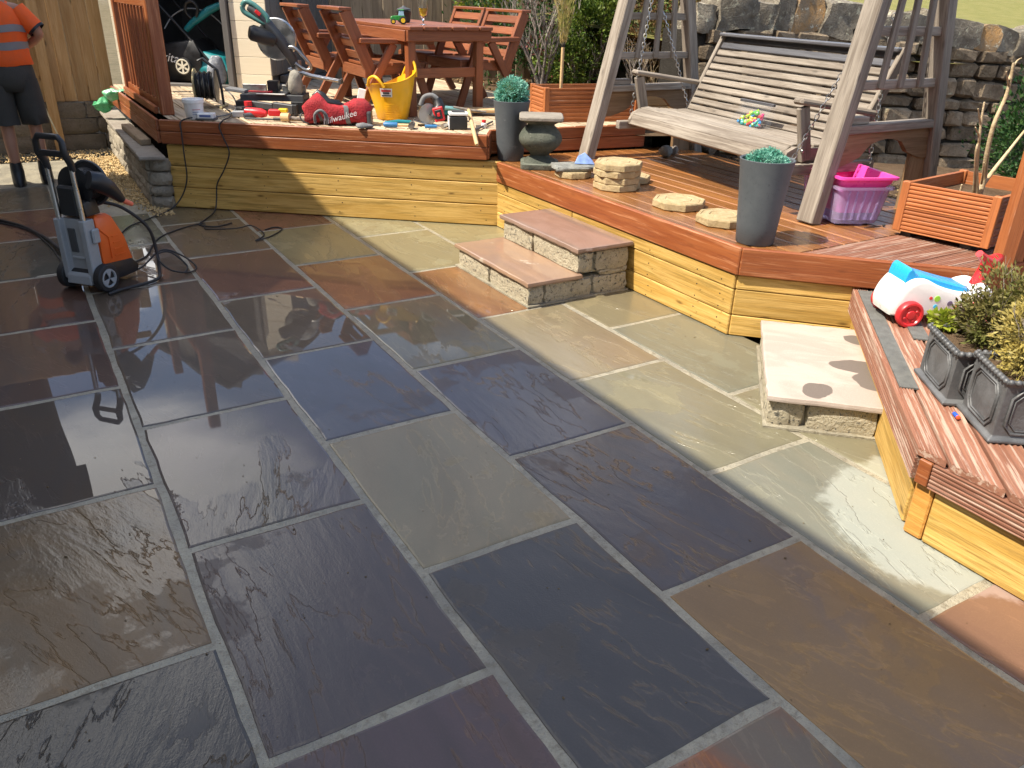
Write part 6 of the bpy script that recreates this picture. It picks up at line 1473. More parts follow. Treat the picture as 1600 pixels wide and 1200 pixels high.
# yellow flexible tub
yt = thing('flexible_tub', 'yellow flexible rubber tub with two handles in front of the garden table', 'tub', (2.74, 6.40, D)); YC = Vector((2.74, 6.40, D))
def yr(z, r_, sq_=0.0): return [YC+Vector((r_*(1+sq_*math.cos(2*q)+.02*math.sin(3*q))*math.cos(q), r_*(1-sq_*.5*math.cos(2*q))*math.sin(q), z+(0.055*math.cos(q+.55)+.02*math.cos(2*q))*max(0, (z-.15))/.15)) for q in [2*math.pi*i/36 for i in range(36)]]
MB().rings([yr(0, .118), yr(.004, .124), yr(.10, .146), yr(.20, .170, .03), yr(.285, .188, .05), yr(.293, .196, .05), yr(.300, .196, .05), yr(.301, .186, .05), yr(.20, .166, .03), yr(.10, .142), yr(.012, .12), yr(.012, .02)]).build('tub', M_yellow, yt, smooth=50)
for q0, up in ((R(205), .062), (R(15), .115)):
    d = Vector((math.cos(q0), math.sin(q0), 0)); s = Vector((-d.y, d.x, 0))
    MB().tube(curve([YC+d*.185-s*.085+Vector((0, 0, .285+.05*math.cos(q0+.55))), YC+d*.205-s*.05+Vector((0, 0, .31+up*.5+.05*math.cos(q0+.55))), YC+d*.205+Vector((0, 0, .30+up+.05*math.cos(q0+.55))), YC+d*.205+s*.05+Vector((0, 0, .31+up*.5+.05*math.cos(q0+.55))), YC+d*.185+s*.085+Vector((0, 0, .285+.05*math.cos(q0+.55)))], 5), .012, 8).build('handle', M_yellow, yt, smooth=60)
M_lbl = plain('white_label', (0.72, 0.70, 0.66), 0.5)
def on_tub(u, z): 
    q = R(-118)+u/.17; r_ = .124+(z)*.232+.007; return YC+Vector((math.cos(q)*r_, math.sin(q)*r_, z))
def patch(u0, u1, z0, z1, nm, m, off_=0.0):
    vs = []; n = 6
    for z in (z0, z1):
        for i in range(n+1): p = on_tub(u0+(u1-u0)*i/n, z); vs.append(p+(p-YC-Vector((0, 0, z)))*off_)
    return MB().add(vs, [(i, i+1, n+2+i, n+1+i) for i in range(n)]).build(nm, m, yt)
patch(-.075, .015, .185, .250, 'label', M_lbl, .0); patch(-.066, .006, .224, .240, 'label_red', M_labr, .006); patch(-.055, -.005, .206, .222, 'label_dark', M_dark, .006); patch(-.066, .006, .190, .200, 'label_text', M_dark, .006)
for k in range(7):
    z = .02+.018*k; MB().tube([on_tub(-.06+.02*i, z) for i in range(10-k//2)], .0018, 4).build('volume_mark', M_yellow, yt, smooth=60)

# offcuts and small clutter round the saw
def block(nm, lb, cat, c, d, rz, m, tilt=0.0, bev=.004):
    W = Matrix.Translation(c) @ Matrix.Rotation(rz, 4, 'Z') @ Matrix.Rotation(tilt, 4, 'Y')
    return props(link(nm, MB().box((0, 0, 0), d).mesh(nm, bev), m, None, W), lb, cat)
block('timber_offcut', 'yellow pine offcut lying behind the red tool bag', 'offcut', (2.28, 6.72, D+.021), (.22, .09, .04), -.4, M_pine)
block('timber_offcut', 'short red-brown board offcut lying under the saw stand end', 'offcut', (2.26, 6.86, D+.013), (.16, .10, .024), .5, M_fascia)
block('timber_offcut', 'thin pale batten lying flat in front of the mitre saw', 'offcut', (1.93, 6.58, D+.008), (.30, .035, .014), -.62, M_handle)
block('battery_pack', 'black battery pack lying between the reel and the mitre saw', 'battery', (1.70, 7.02, D+.032), (.11, .08, .06), .3, M_black, 0, .01)
block('blade_case', 'dark flat blade case leaning on the mitre saw base', 'case', (2.40, 7.02, D+.05), (.22, .03, .10), -.5, M_dark, .1)
block('screw_box', 'small white and grey screw box beside the red drill', 'box', (1.62, 6.90, D+.022), (.09, .07, .042), -.3, M_grey)
block('paper_packet', 'small white packet poking out behind the red bag', 'packet', (2.50, 6.50, D+.12), (.06, .02, .22), -.5, M_white, .25)
gl_ = MB().ball((2.33, 5.98, D+.02), .055, 12, 8, Matrix.Diagonal((1.3, .8, .4, 1))); gl_.v = [tuple(Vector(p)+noise.noise_vector(Vector(p)*22)*.018) for p in gl_.v]; gl_.v = [(x, y, max(z, D)) for x, y, z in gl_.v]
props(gl_.build('work_glove', M_greycloth, None, Matrix.Translation((2.33, 5.98, D)), smooth=70), 'crumpled grey work glove at the deck edge below the red bag', 'glove')

# saws, hammers, battery charger, plank, pick handle
cs = thing('circular_saw', 'grey and red cordless circular saw standing between the yellow tub and the charger', 'circular saw', (2.88, 5.95, D)); C_ = lambda a, b, z: Vector((2.87, 5.93, D))+A1*a+B1*b+Vector((0, 0, z))
MB().box(C_(-.03, .02, .012), (.24, .12, .008), Rot @ Matrix.Rotation(.25, 4, 'Y')).build('shoe', M_steel, cs, bevel=.002)
Wk = frame(C_(-.035, .02, .085), (A1*.35-B1).normalized()) @ Matrix.Rotation(math.pi/2, 4, 'Y')
MB().lathe([(.01, -.02), (.078, -.018), (.082, 0), (.078, .018), (.01, .02)], (0, 0, 0), 20, Wk).build('guard', M_steel, cs, smooth=40)
MB().tube([C_(.02, -.03, .06), C_(.05, -.02, .11), C_(.06, 0, .15), C_(.04, .01, .20)], [.048, .05, .042, .032], 10).build('motor_body', M_black, cs, smooth=60)
MB().tube(curve([C_(.04, .01, .20), C_(.0, .01, .225), C_(-.06, .01, .21), C_(-.09, .01, .15)], 4), .018, 8).build('handle', M_greycloth, cs, smooth=60)
Wb = Rot @ Matrix.Rotation(-.25, 4, 'Y')
MB().box(C_(.055, -.055, .095), (.080, .035, .105), Wb).build('battery_frame', M_red, cs, bevel=.006); MB().box(C_(.055, -.072, .095), (.052, .012, .070), Wb).build('battery', M_black, cs, bevel=.003); MB().box(C_(.055, -.079, .095), (.022, .006, .028), Wb).build('battery_latch', M_red, cs, bevel=.002)
hs_ = thing('hand_saw', 'teal case with a pale panel lying tilted behind the circular saw', 'tool case', (3.12, 6.15, D))
Wt = Rot @ Matrix.Rotation(-.35, 4, 'X') @ Matrix.Rotation(.3, 4, 'Z')
MB().box(Vector((3.12, 6.12, D+.085)), (.20, .16, .022), Wt).build('panel', plain('pale_teal', (0.22, 0.45, 0.45), 0.4), hs_, bevel=.003); MB().box(Vector((3.07, 6.16, D+.055)), (.22, .12, .03), Wt).build('back', M_teal, hs_, bevel=.004); MB().box(Vector((3.13, 6.14, D+.025)), (.12, .08, .045), Rot).build('stand', M_black, hs_, bevel=.004)
H_ = lambda a, b, z: Vector((2.58, 5.90, D))+A1*a+B1*b+Vector((0, 0, z))
stick('club_hammer', 'club hammer with a blue grip and wooden neck at the deck edge', 'hammer', [('grip', [H_(-.125, .03, .02), H_(-.11, .028, .021), H_(-.03, .02, .021), H_(-.02, .02, .02)], [.016, .02, .02, .017], M_bluetool), ('handle', [H_(-.02, .02, .02), H_(.075, .008, .022)], [.012, .011], M_handle), ('head', [H_(.09, -.045, .024), H_(.092, .06, .024)], [.024, .024], M_steel)])
H2 = lambda a, b, z: Vector((2.80, 5.78, D))+A1*a+B1*b+Vector((0, 0, z))
stick('claw_hammer', 'claw hammer with a dark blue grip lying between the club hammer and the charger', 'hammer', [('grip', [H2(-.06, .01, .016), H2(.03, .02, .016)], [.014, .013], M_bluetool), ('neck', [H2(.03, .02, .016), H2(.10, .03, .02)], [.008, .008], M_steel), ('head', [H2(.075, -.03, .025), H2(.10, .01, .028), H2(.11, .06, .022), H2(.12, .10, .012)], [.018, .018, .014, .006], M_steel)])
H3 = lambda a, b, z: Vector((2.62, 6.03, D))+A1*a+B1*b+Vector((0, 0, z))
stick('tin_snips', 'teal handled snips lying along the foot of the yellow tub', 'snips', [('grip', [H3(-.10, .0, .018), H3(0, .03, .024), H3(.10, .05, .02)], [.012, .018, .014], M_teal), ('grip', [H3(-.10, .02, .018), H3(0, .045, .02), H3(.10, .06, .02)], [.012, .014, .012], M_teal), ('blade', [H3(-.19, -.02, .014), H3(-.10, .005, .018)], [.006, .012], M_handle)])
bc = thing('battery_charger', 'black charger box with a white lid and clear side beside the pick handle', 'charger', (2.97, 5.71, D)); W = frame((2.985, 5.715, D), (0.93, -0.37, 0)); Rb = W.to_3x3().to_4x4()
MB().box(Vector((2.985, 5.715, D+.048)), (.135, .11, .094), Rb).build('case', M_black, bc, bevel=.006); MB().box(Vector((2.985, 5.715, D+.115)), (.145, .11, .022), Rb).build('lid', M_white, bc, bevel=.004); MB().box(Vector((2.985, 5.715, D+.130)), (.10, .09, .010), Rb).build('lid_grip', M_dark, bc, bevel=.003)
MB().box(Vector((2.985, 5.715, D+.048))-W.to_3x3() @ Vector((.072, 0, 0)), (.006, .105, .088), Rb).build('end_plate', M_white, bc, bevel=.001)
pk = MB().beam((3.28, 6.42, D+.045), (3.95, 6.13, D+.045), .13, .032).build('timber_board', M_handle, None, frame((3.6, 6.27, D+.045), (0.67, -0.29, 0)), bevel=.01)
props(pk, 'pale new timber board resting on blocks behind the charger', 'board')
bk_ = MB().box((3.40, 6.36, D+.0135), (.07, .12, .027)).build('spacer_block', M_dark, None, Matrix.Translation((3.40, 6.36, D))); props(bk_, 'dark spacer block under the near end of the pale timber board', 'block', 'spacer blocks')
bk_ = MB().box((3.83, 6.18, D+.0135), (.07, .12, .027)).build('spacer_block', M_dark, None, Matrix.Translation((3.83, 6.18, D))); props(bk_, 'dark spacer block under the far end of the pale timber board', 'block', 'spacer blocks')
# pick handle leaning over the edge of the deck
ph = thing('wooden_handle', 'loose wooden T handle poking out over the front edge of the upper deck', 'tool handle', (3.03, 5.56, D))
pA, pB = Vector((2.88, 5.22, .655)), Vector((3.155, 5.86, D+.115))
MB().tube([pA, pA.lerp(pB, .03), pA.lerp(pB, .97), pB], [.010, .0155, .0155, .012], 10).build('shaft', M_handle, ph, smooth=60)
MB().tube([pB-A1*.12+Vector((0, 0, .02)), pB+Vector((0, 0, .0)), pB+A1*.14-Vector((0, 0, .012))], [.008, .010, .008], 8).build('cross_bar', M_bark, ph, smooth=60)
MB().tube([pA.lerp(pB, .45)+Vector((0, 0, -.02)), pB+A1*.19+B1*.12-Vector((0, 0, .10))], .008, 7).build('prop', M_dark, ph, smooth=60)
jb = thing('jar', 'tiny red capped white bottle at the foot of the topiary pot', 'bottle', (3.20, 5.72, D)); MB().lathe([(.020, 0), (.022, .03), (.012, .04)], (3.205, 5.70, D), 12).build('bottle', M_white, jb, smooth=40); MB().lathe([(.016, .040), (.016, .058)], (3.205, 5.70, D), 12).build('cap', M_red, jb, smooth=40)
# green carrier bag on the end of the low wall
L_gb = plain('green_polythene', (0.10, 0.52, 0.22), 0.3, mott=0.25, sc=14, bump=3, Transmission_Weight=0.3); gbm = MB()
for c, r_, dg_ in (((.86, 9.05, .56), .075, (1.15, .9, .85)), ((.80, 9.12, .545), .06, (.8, .9, .8)), ((.98, 9.0, .66), .085, (1.5, .9, .55))):
    gbm.ball(c, r_, 16, 12, Matrix.Diagonal((*dg_, 1)))
gbm.v = [tuple(Vector(p)+noise.noise_vector(Vector(p)*13)*.045) for p in gbm.v]
gbm.v = [(x, y, max(z, .43 if x < 1.02 else .695)) for x, y, z in gbm.v]
props(gbm.build('plastic_bag', L_gb, None, Matrix.Translation((.9, 9.05, .5)), smooth=80), 'green polythene bag draped over the corner of the deck and low wall', 'plastic bag')
# bits of debris on the middle deck
for c, s, lb, m in (((4.50, 5.02, D2Z+.045), (.055, .06, .045), 'dark grey lump of stone lying below the swing seat nearest the urn', M_slate), ((4.62, 5.06, D2Z+.035), (.05, .05, .035), 'small brown lump of stone under the swing seat beside the dark grey lump', M_bark)):
    q = MB().ball(c, 1.0, 10, 7, Matrix.Diagonal((*s, 1))); q.v = [tuple(Vector(p)+noise.noise_vector(Vector(p)*16)*.016) for p in q.v]; props(q.build('stone_lump', m, None, Matrix.Translation(c), smooth=60), lb, 'stone', 'stone lumps under the swing seat')
for k, (x, y) in enumerate(((5.30, 5.42), (5.42, 5.16), (5.37, 4.90), (5.32, 4.62))):
    q = MB().tube([Vector((x-.02, y+.13, .455)), Vector((x, y+.06, .47)), Vector((x+.01, y-.04, .465)), Vector((x, y-.12, .45))], [.05, .062, .06, .045], 10); q.v = [tuple(Vector(p)+noise.noise_vector(Vector(p)*15)*.02) for p in q.v]
    props(q.build('edging_stone', M_urn if k % 2 else M_cope, None, Matrix.Translation((x, y, .46)), smooth=60), ('mossy edging stone in the bed behind the swing bench, farthest from the post', 'mossy edging stone second along behind the swing bench', 'pale mossy edging stone third along behind the swing bench', 'dark mossy edging stone nearest the tall grey pot behind the bench')[k], 'stone', 'edging stones behind the swing bench')
pz = thing('clip', 'small dark plastic clip lying on the deck beside the pink and lilac boxes', 'clip', (4.16, 2.79, D2Z)); MB().tube([Vector((4.09, 2.82, D2Z+.006)), Vector((4.15, 2.80, D2Z+.008)), Vector((4.20, 2.79, D2Z+.007))], [.003, .006, .003], 6).ball((4.215, 2.785, D2Z+.011), .009, 8, 5).build('body', M_black, pz, smooth=60)
# ------------------------------------------------------------------ pressure washer
pwz = thing('pressure_washer', 'orange and grey pressure washer with a black hose reel on the wet paving', 'pressure washer', M=frame((0.235, 5.15, 0.0), (0.74, 0.68, 0)))
PM = MW[pwz]; V = lambda x, y, z: PM @ Vector((x, y, z)); PR = PM.to_3x3().to_4x4()
for y in (-.128, .128):
    Wl = PM @ Matrix.Translation((0, y, .082)) @ Matrix.Rotation(math.pi/2, 4, 'X')
    wh = MB().lathe([(.055, -.026), (.076, -.024), (.081, -.018), (.081, .018), (.076, .024), (.058, .026), (.056, .018), (.02, .016)], (0, 0, 0), 30, Wl).build('wheel', M_rubber, pwz, smooth=35)
    rm = MB(); sg = 1 if y < 0 else -1
    rm.tube([Wl @ Vector((.050*math.cos(q), .050*math.sin(q), .021*sg)) for q in [2*math.pi*i/24 for i in range(24)]], .0075, 6, closed=True)
    for i in range(3):
        q = R(-90)+2*math.pi*i/3+R(60); 
        a, b, c = [Wl @ Vector((r_*math.cos(q+d), r_*math.sin(q+d), .022*sg)) for r_, d in ((.0, 0), (.05, R(24)), (.05, R(-24)))]
        nrm = (Wl.to_3x3() @ Vector((0, 0, sg)))*.006
        rm.add([a, b, c, a+nrm, b+nrm, c+nrm], [(0, 1, 2), (3, 5, 4), (0, 3, 4, 1), (1, 4, 5, 2), (2, 5, 3, 0)])
    rm.build('rim', M_grey, wh)
MB().tube([V(0, -.12, .082), V(0, .12, .082)], .012, 8).build('axle', M_black, pwz)
MB().rings([[V(-.05, -.098, .035), V(.30, -.10, .03), V(.30, .10, .03), V(-.05, .098, .035)], [V(-.05, -.100, .12), V(.31, -.105, .075), V(.31, .105, .075), V(-.05, .100, .12)], [V(.02, -.098, .165), V(.26, -.10, .13), V(.26, .10, .13), V(.02, .098, .165)]]).build('base', M_black, pwz, bevel=.012, seg=2, smooth=40)
# grey upright back with a recess and channel sides
MB().rings([[V(-.062, -.105, z), V(.02, -.105, z), V(.02, .105, z), V(-.062, .105, z), V(-.062, .066, z), V(-.030, .060, z), V(-.030, -.060, z), V(-.062, -.066, z)] for z in (.075, .09, .40, .425)]).build('back_panel', M_grey, pwz, bevel=.005)
MB().rings([[V(-.075, -.085, .05), V(-.02, -.09, .05), V(-.02, .09, .05), V(-.075, .085, .05)], [V(-.07, -.08, .105), V(-.02, -.085, .13), V(-.02, .085, .13), V(-.07, .08, .105)]]).build('back_foot', M_grey, pwz, bevel=.006)
MB().box(V(-.031, .02, .30), (.012, .05, .14), PR).build('recess_panel', M_dark, pwz, bevel=.004); MB().box(V(-.034, .0, .20), (.016, .09, .014), PR).build('ledge', M_grey, pwz, bevel=.003)
MB().box(V(.0, -.115, .33), (.055, .02, .085), PR).build('side_catch', M_grey, pwz, bevel=.008)
fr_ = [[V(.03, -.104, .15), V(.275, -.100, .12), V(.275, .100, .12), V(.03, .104, .15)], [V(.03, -.106, .30), V(.235, -.102, .27), V(.235, .102, .27), V(.03, .106, .30)], [V(.03, -.100, .415), V(.170, -.094, .405), V(.170, .094, .405), V(.03, .100, .415)], [V(.045, -.085, .435), V(.145, -.08, .428), V(.145, .08, .428), V(.045, .085, .435)]]
MB().rings(fr_).build('cover', M_orange, pwz, bevel=.012, seg=2, smooth=40)
for k in range(4):
    z = .18+.038*k; MB().beam(V(.13, -.1065, z), V(.215-.012*k, -.1045, z-.006), .004, .006).build('vent_rib', M_orange, pwz)
MB().beam(V(.03, -.107, .37), V(.10, -.108, .30), .004, .006).beam(V(.10, -.108, .30), V(.10, -.1085, .17), .004, .006).build('crease', M_orange, pwz)
for y in (-.082, .082):
    MB().tube([V(-.035, y, .40), V(-.040, y, .715)], .0145, 12).build('handle_tube', M_alu, pwz, smooth=60)
hp_ = [V(-.035, -.082, .70), V(-.045, -.085, .745), V(-.075, -.088, .80), V(-.075, -.086, .86), V(-.075, -.066, .885), V(-.075, .066, .885), V(-.075, .086, .86), V(-.075, .088, .80), V(-.045, .085, .745), V(-.035, .082, .70)]
MB().tube(hp_, [.018, .020, .020, .017, .017, .017, .017, .020, .020, .018], 8).build('handle', M_black, pwz, smooth=50)
MB().beam(V(-.075, -.085, .795), V(-.075, .085, .795), .022, .034).build('handle_bridge', M_black, pwz, bevel=.006)
MB().box(V(-.018, .0, .525), (.045, .125, .17), PR).build('reel_mount', M_black, pwz, bevel=.012)
for x, r_ in ((.03, .115), (.145, .125)):
    Wl = frame(V(x, -.01, .595), PM.to_3x3() @ Vector((1, 0, 0))) @ Matrix.Rotation(math.pi/2, 4, 'Y')
    MB().lathe([(.05, -.006), (r_-.02, -.006), (r_, 0), (r_-.015, .007), (.05, .006)], (0, 0, 0), 28, Wl).build('reel_flange', M_black, pwz, smooth=40)
    if x > .1: MB().tube([Wl @ Vector((r_*math.cos(q), r_*math.sin(q), 0)) for q in [2*math.pi*i/28 for i in range(28)]], .008, 6, closed=True).build('reel_rim', M_dark, pwz, smooth=60)
hh_ = MB()
for i in range(7): hh_.tube([V(.042+.0145*i, -.01+.086*math.cos(q), .595+.086*math.sin(q)) for q in [2*math.pi*j/22 for j in range(22)]], .0075, 6, closed=True)
hh_.tube([V(.03, -.01, .595), V(.145, -.01, .595)], .08, 16); hh_.build('wound_hose', M_rubber, pwz, smooth=50)
MB().tube([V(.02, -.12, .645), V(.06, -.14, .63), V(.13, -.155, .575), V(.20, -.165, .50)], [.05, .058, .045, .022], 14).build('lance_holster', M_black, pwz, smooth=60)
MB().tube([V(.20, -.165, .50), V(.215, -.168, .488), V(.262, -.172, .462)], [.014, .015, .013], 10).build('nozzle', plain('salmon_nozzle', (0.75, 0.17, 0.09), 0.4), pwz, smooth=60)
MB().rings([[V(-.02, -.10, .44), V(.09, -.10, .44), V(.09, .09, .44), V(-.02, .09, .44)], [V(-.02, -.09, .52), V(.08, -.09, .53), V(.08, .08, .53), V(-.02, .08, .52)]]).build('reel_neck', M_black, pwz, bevel=.012, seg=2, smooth=40)
# hoses and cables on the ground
def cable(name, label, pts, r_, m=M_rubber, cat='cable', k=7, n=7):
    return props(MB().tube(curve(pts, k), r_, n).build(name, m, None, Matrix.Translation(pts[0]), smooth=70), label, cat)
z = .0085
cable('water_hose', 'thick black water hose running from the left edge to the pressure washer', [(-1.1, 8.1, z), (-.55, 7.55, z), (-.12, 6.95, z), (.06, 6.45, z+.004), (.14, 6.0, z+.02), (.20, 5.62, .05), (.20, 5.40, .10), (.215, 5.24, .14)], .0125, cat='hose')
cable('thin_hose', 'thin black lead beside the thick hose, left of the pressure washer', [(-1.05, 8.0, .006), (-.5, 7.40, .006), (-.06, 6.78, .006), (.08, 6.25, .006), (.13, 5.75, .006), (.16, 5.50, .03), (.18, 5.26, .06)], .006)
cable('looped_hose', 'black hose looping from the reel down round the right wheel of the washer', [tuple(V(.14, -.04, .49)), tuple(V(.25, -.10, .44)), tuple(V(.36, -.17, .30)), tuple(V(.38, -.19, .14)), tuple(V(.34, -.22, .04)), tuple(V(.26, -.27, .014)), tuple(V(.14, -.25, .013)), tuple(V(.02, -.205, .013)), tuple(V(-.07, -.19, .012))], .010, cat='hose')
cable('coiled_cable', 'thin black cable coiled on the paving to the right of the washer', [tuple(V(.22, .02, .06)), tuple(V(.36, -.05, .02)), tuple(V(.52, -.10, .10)), tuple(V(.60, -.18, .06)), tuple(V(.56, -.32, .010)), tuple(V(.44, -.36, .010)), tuple(V(.34, -.30, .05)), tuple(V(.36, -.20, .12)), tuple(V(.46, -.22, .12)), tuple(V(.50, -.30, .03)), tuple(V(.42, -.34, .012))], .0055)
cable('power_lead', 'thin black lead crossing the paving from the washer to the deck front', [tuple(V(.26, .06, .03)), tuple(V(.44, .10, .006)), (.62, 5.66, .006), (.70, 5.90, .006), (.80, 6.12, .006), (1.00, 6.30, .006), (1.14, 6.34, .006), (1.12, 6.18, .006), (1.30, 6.02, .03), (1.42, 6.05, .03), (1.46, 5.86, .006), (1.36, 5.72, .006), (1.50, 5.80, .006), (1.62, 5.95, .006), (1.58, 6.02, .006), (1.50, 5.98, .006)], .005)
def off_edge(x, y): return (x, y)
cable('hanging_lead', 'left one of two dark leads hanging over the deck front to the gravel', [(1.36, 6.84, D+.012), (1.29, 6.86, D+.012), (1.235, 6.84, D+.015), (1.165, 6.852, .68), (1.155, 6.83, .60), (1.150, 6.82, .45), (1.145, 6.83, .25), (1.09, 6.87, .10), (.98, 6.82, .02), (.80, 6.66, .007), (.62, 6.46, .007), (.50, 6.1, .007), (.47, 5.75, .006)], .0055)
cable('hanging_lead', 'right one of two dark leads hanging over the deck front to the paving', [(1.62, 7.32, D+.012), (1.60, 7.05, D+.012), (1.52, 6.80, D+.01), (1.445, 6.665, D+.012), (1.405, 6.650, .66), (1.42, 6.62, .58), (1.445, 6.60, .47), (1.40, 6.635, .34), (1.34, 6.68, .22), (1.32, 6.68, .10), (1.28, 6.62, .02), (1.16, 6.44, .006), (1.10, 6.32, .006), (1.20, 6.22, .006), (1.33, 6.28, .006)], .0055)
cable('grey_lead', 'pale grey lead looping from the reel to the small white box', [(1.66, 7.45, D+.16), (1.69, 7.30, D+.10), (1.66, 7.12, D+.04), (1.56, 6.98, D+.01), (1.43, 6.88, D+.01)], .006, M_greycloth)

# ------------------------------------------------------------------ the worker
ps = thing('person', 'worker from behind in orange hi-vis top, charcoal shorts and black boots', 'person', (0.11, 8.34, 0.0))
PX, PY = 0.115, 8.36
J = {}
def skin_body():
    v, e, r_ = [], [], []
    def add(p, rad, par=None):
        v.append((PX+p[0], PY+p[1], p[2])); r_.append(rad if isinstance(rad, tuple) else (rad, rad)); i = len(v)-1
        if par is not None: e.append((par, i))
        return i
    pel = add((0, 0, .94), (.13, .10)); wa = add((0, .005, 1.08), (.125, .09), pel); chs = add((0, .01, 1.27), (.145, .10), wa); st = add((0, .015, 1.41), (.11, .075), chs)
    nk = add((0, .02, 1.49), (.055, .055), st); h0 = add((0, .035, 1.57), (.068, .08), nk); h1 = add((0, .04, 1.66), (.076, .095), h0); h2 = add((0, .03, 1.72), (.06, .075), h1)
    for s in (-1, 1):
        hip = add((s*.095, 0, .88), .092, pel); kn = add((s*.105, .015 if s > 0 else -.01, .50), .056, hip)
        cf = add((s*.107, -.008 if s > 0 else -.035, .36), .054, kn); an = add((s*.108, .0 if s > 0 else -.03, .10), .036, cf); ft = add((s*.112, .08 if s > 0 else .05, .045), .036, an); add((s*.118, .17 if s > 0 else .14, .035), .028, ft)
        sh_ = add((s*.175, .01, 1.40), .066, st)
        el = add((s*.29, -.05, 1.22), .044, sh_); wr = add((s*.15, .18, 1.10), .030, el); pm = add((s*.11, .245, 1.075), (.036, .020), wr)
        for k in range(4):
            f0 = add((s*(.10-.018*(k-1.5)), .285, 1.07-.010*k), .0095, pm); f1 = add((s*(.075-.014*(k-1.5)), .300-.004*k, 1.045-.010*k), .0085, f0); add((s*(.085-.012*(k-1.5)), .282, 1.02-.008*k), .0075, f1)
        t0 = add((s*.075, .25, 1.095), .011, pm); add((s*.055, .28, 1.085), .009, t0)
    me = bpy.data.meshes.new('body'); me.from_pydata(v, e, []); o = bpy.data.objects.new('body', me); COL.objects.link(o); me.materials.append(M_skin)
    sk = o.modifiers.new('skin', 'SKIN'); sk.use_smooth_shade = True
    for i, q in enumerate(r_): me.skin_vertices[0].data[i].radius = q
    me.skin_vertices[0].data[0].use_root = True
    sb_ = o.modifiers.new('sub', 'SUBSURF'); sb_.levels = 1; sb_.render_levels = 1
    place(o, ps, Matrix.Identity(4)); return o
skin_body()
def ell(cx, cy, z, a, b, n=24, ph=0.0): return [Vector((PX+cx+a*math.cos(2*math.pi*i/n), PY+cy+b*math.sin(2*math.pi*i/n), z+0.004*math.sin(5*2*math.pi*i/n+ph))) for i in range(n)]
def wr_(rings, amt, sc): return [[p+noise.noise_vector(p*sc)*amt for p in r_] for r_ in rings]
tz = [(.985, .196, .150), (.99, .200, .154), (1.06, .194, .148), (1.16, .190, .140), (1.26, .197, .140), (1.34, .200, .134), (1.41, .180, .118), (1.45, .125, .090), (1.475, .085, .075)]
tor = lambda z: tuple(sum(0 for _ in ()) or 0 for _ in ())
MB().rings(wr_([ell(0, .008, z, a, b) for z, a, b in tz], .014, 7)).build('hi_vis_top', M_hivis, ps, smooth=70)
def tsize(z):
    for (z0, a0, b0), (z1, a1, b1) in zip(tz, tz[1:]):
        if z0 <= z <= z1: t = (z-z0)/(z1-z0); return a0+(a1-a0)*t, b0+(b1-b0)*t
    return tz[0][1:]
for z0, z1 in ((1.115, 1.175), (1.245, 1.298)):
    rr1 = []
    for z in (z0, (z0+z1)/2, z1):
        a, b = tsize(z); rr1.append(ell(0, .008, z, a+.004, b+.004))
    MB().rings(wr_(rr1, .014, 7), cap=False).build('reflective_band', M_band, ps, smooth=70)
for s in (-1, 1):
    a, b = Vector((PX+s*.150, PY+.01, 1.405)), Vector((PX+s*.262, PY-.032, 1.272))
    MB().tube([a, a.lerp(b, .35), a.lerp(b, .75), b], [.082, .080, .076, .074], 14, cap=False).build('sleeve', M_hivis, ps, smooth=60)
    MB().tube([b, b+(b-a).normalized()*.022], [.0755, .0745], 14, cap=False).build('sleeve_cuff', M_boot, ps, smooth=60)
srt = [ell(0, .0, 1.02, .178, .135), ell(0, -.005, .94, .190, .150), ell(0, -.005, .86, .196, .150), ell(0, -.003, .78, .170, .130)]
MB().rings(wr_(srt, .012, 9)).build('shorts_seat', M_shorts, ps, smooth=70)
for s in (-1, 1):
    yo = .012 if s > 0 else -.012
    MB().rings(wr_([ell(s*.098, 0, .88, .102, .135), ell(s*.103, yo, .74, .106, .122), ell(s*.108, yo, .60, .106, .112), ell(s*.110, yo, .515, .108, .112), ell(s*.110, yo, .512, .098, .102)], .012, 9)).build('shorts_leg', M_shorts, ps, smooth=70)
    yb = (0 if s > 0 else -.03)
    MB().rings([ell(s*.108, yb+.0, .20, .047, .052), ell(s*.108, yb+.002, .14, .050, .058), ell(s*.108, yb+.004, .09, .05, .062)]).build('sock', M_boot, ps, smooth=70)
    MB().rings([ell(s*.110, yb+.055, .002, .050, .150), ell(s*.110, yb+.055, .028, .054, .152), ell(s*.110, yb+.050, .055, .052, .140), ell(s*.109, yb+.020, .085, .052, .088), ell(s*.108, yb+.008, .125, .052, .066), ell(s*.108, yb+.006, .145, .050, .060)]).build('boot', M_boot, ps, smooth=60)
MB().ball((PX, PY+.022, 1.69), .092, 16, 12, Matrix.Diagonal((.90, 1.08, 1.12, 1))).build('hair', plain('short_brown_hair', (0.05, 0.03, 0.02), 0.8, bump=3), ps, smooth=60)
MB().ball((PX, PY+.135, 1.605), .014, 8, 6, Matrix.Diagonal((.8, 1.2, 1.5, 1))).build('nose', M_skin, ps, smooth=60)
for s in (-1, 1):
    MB().ball((PX+s*.075, PY+.03, 1.62), .022, 8, 6, Matrix.Diagonal((.4, .8, 1.3, 1))).build('ear', M_skin, ps, smooth=60)
    MB().ball((PX+s*.030, PY+.118, 1.635), .012, 8, 6).build('eye', M_white, ps, smooth=60)
ln = thing('spray_lance', 'dark pressure washer lance held by the worker, pointing down at the fence base', 'lance', (0.2, 8.6, 1.05))
MB().tube([Vector((.20, 8.50, 1.10)), Vector((.235, 8.66, .98))], [.018, .02], 8).build('grip', M_black, ln, smooth=60)
MB().tube([Vector((.235, 8.66, .98)), Vector((.31, 8.95, .72)), Vector((.46, 9.50, .12))], [.009, .008, .008], 8).build('tube', M_steel, ln, smooth=60)

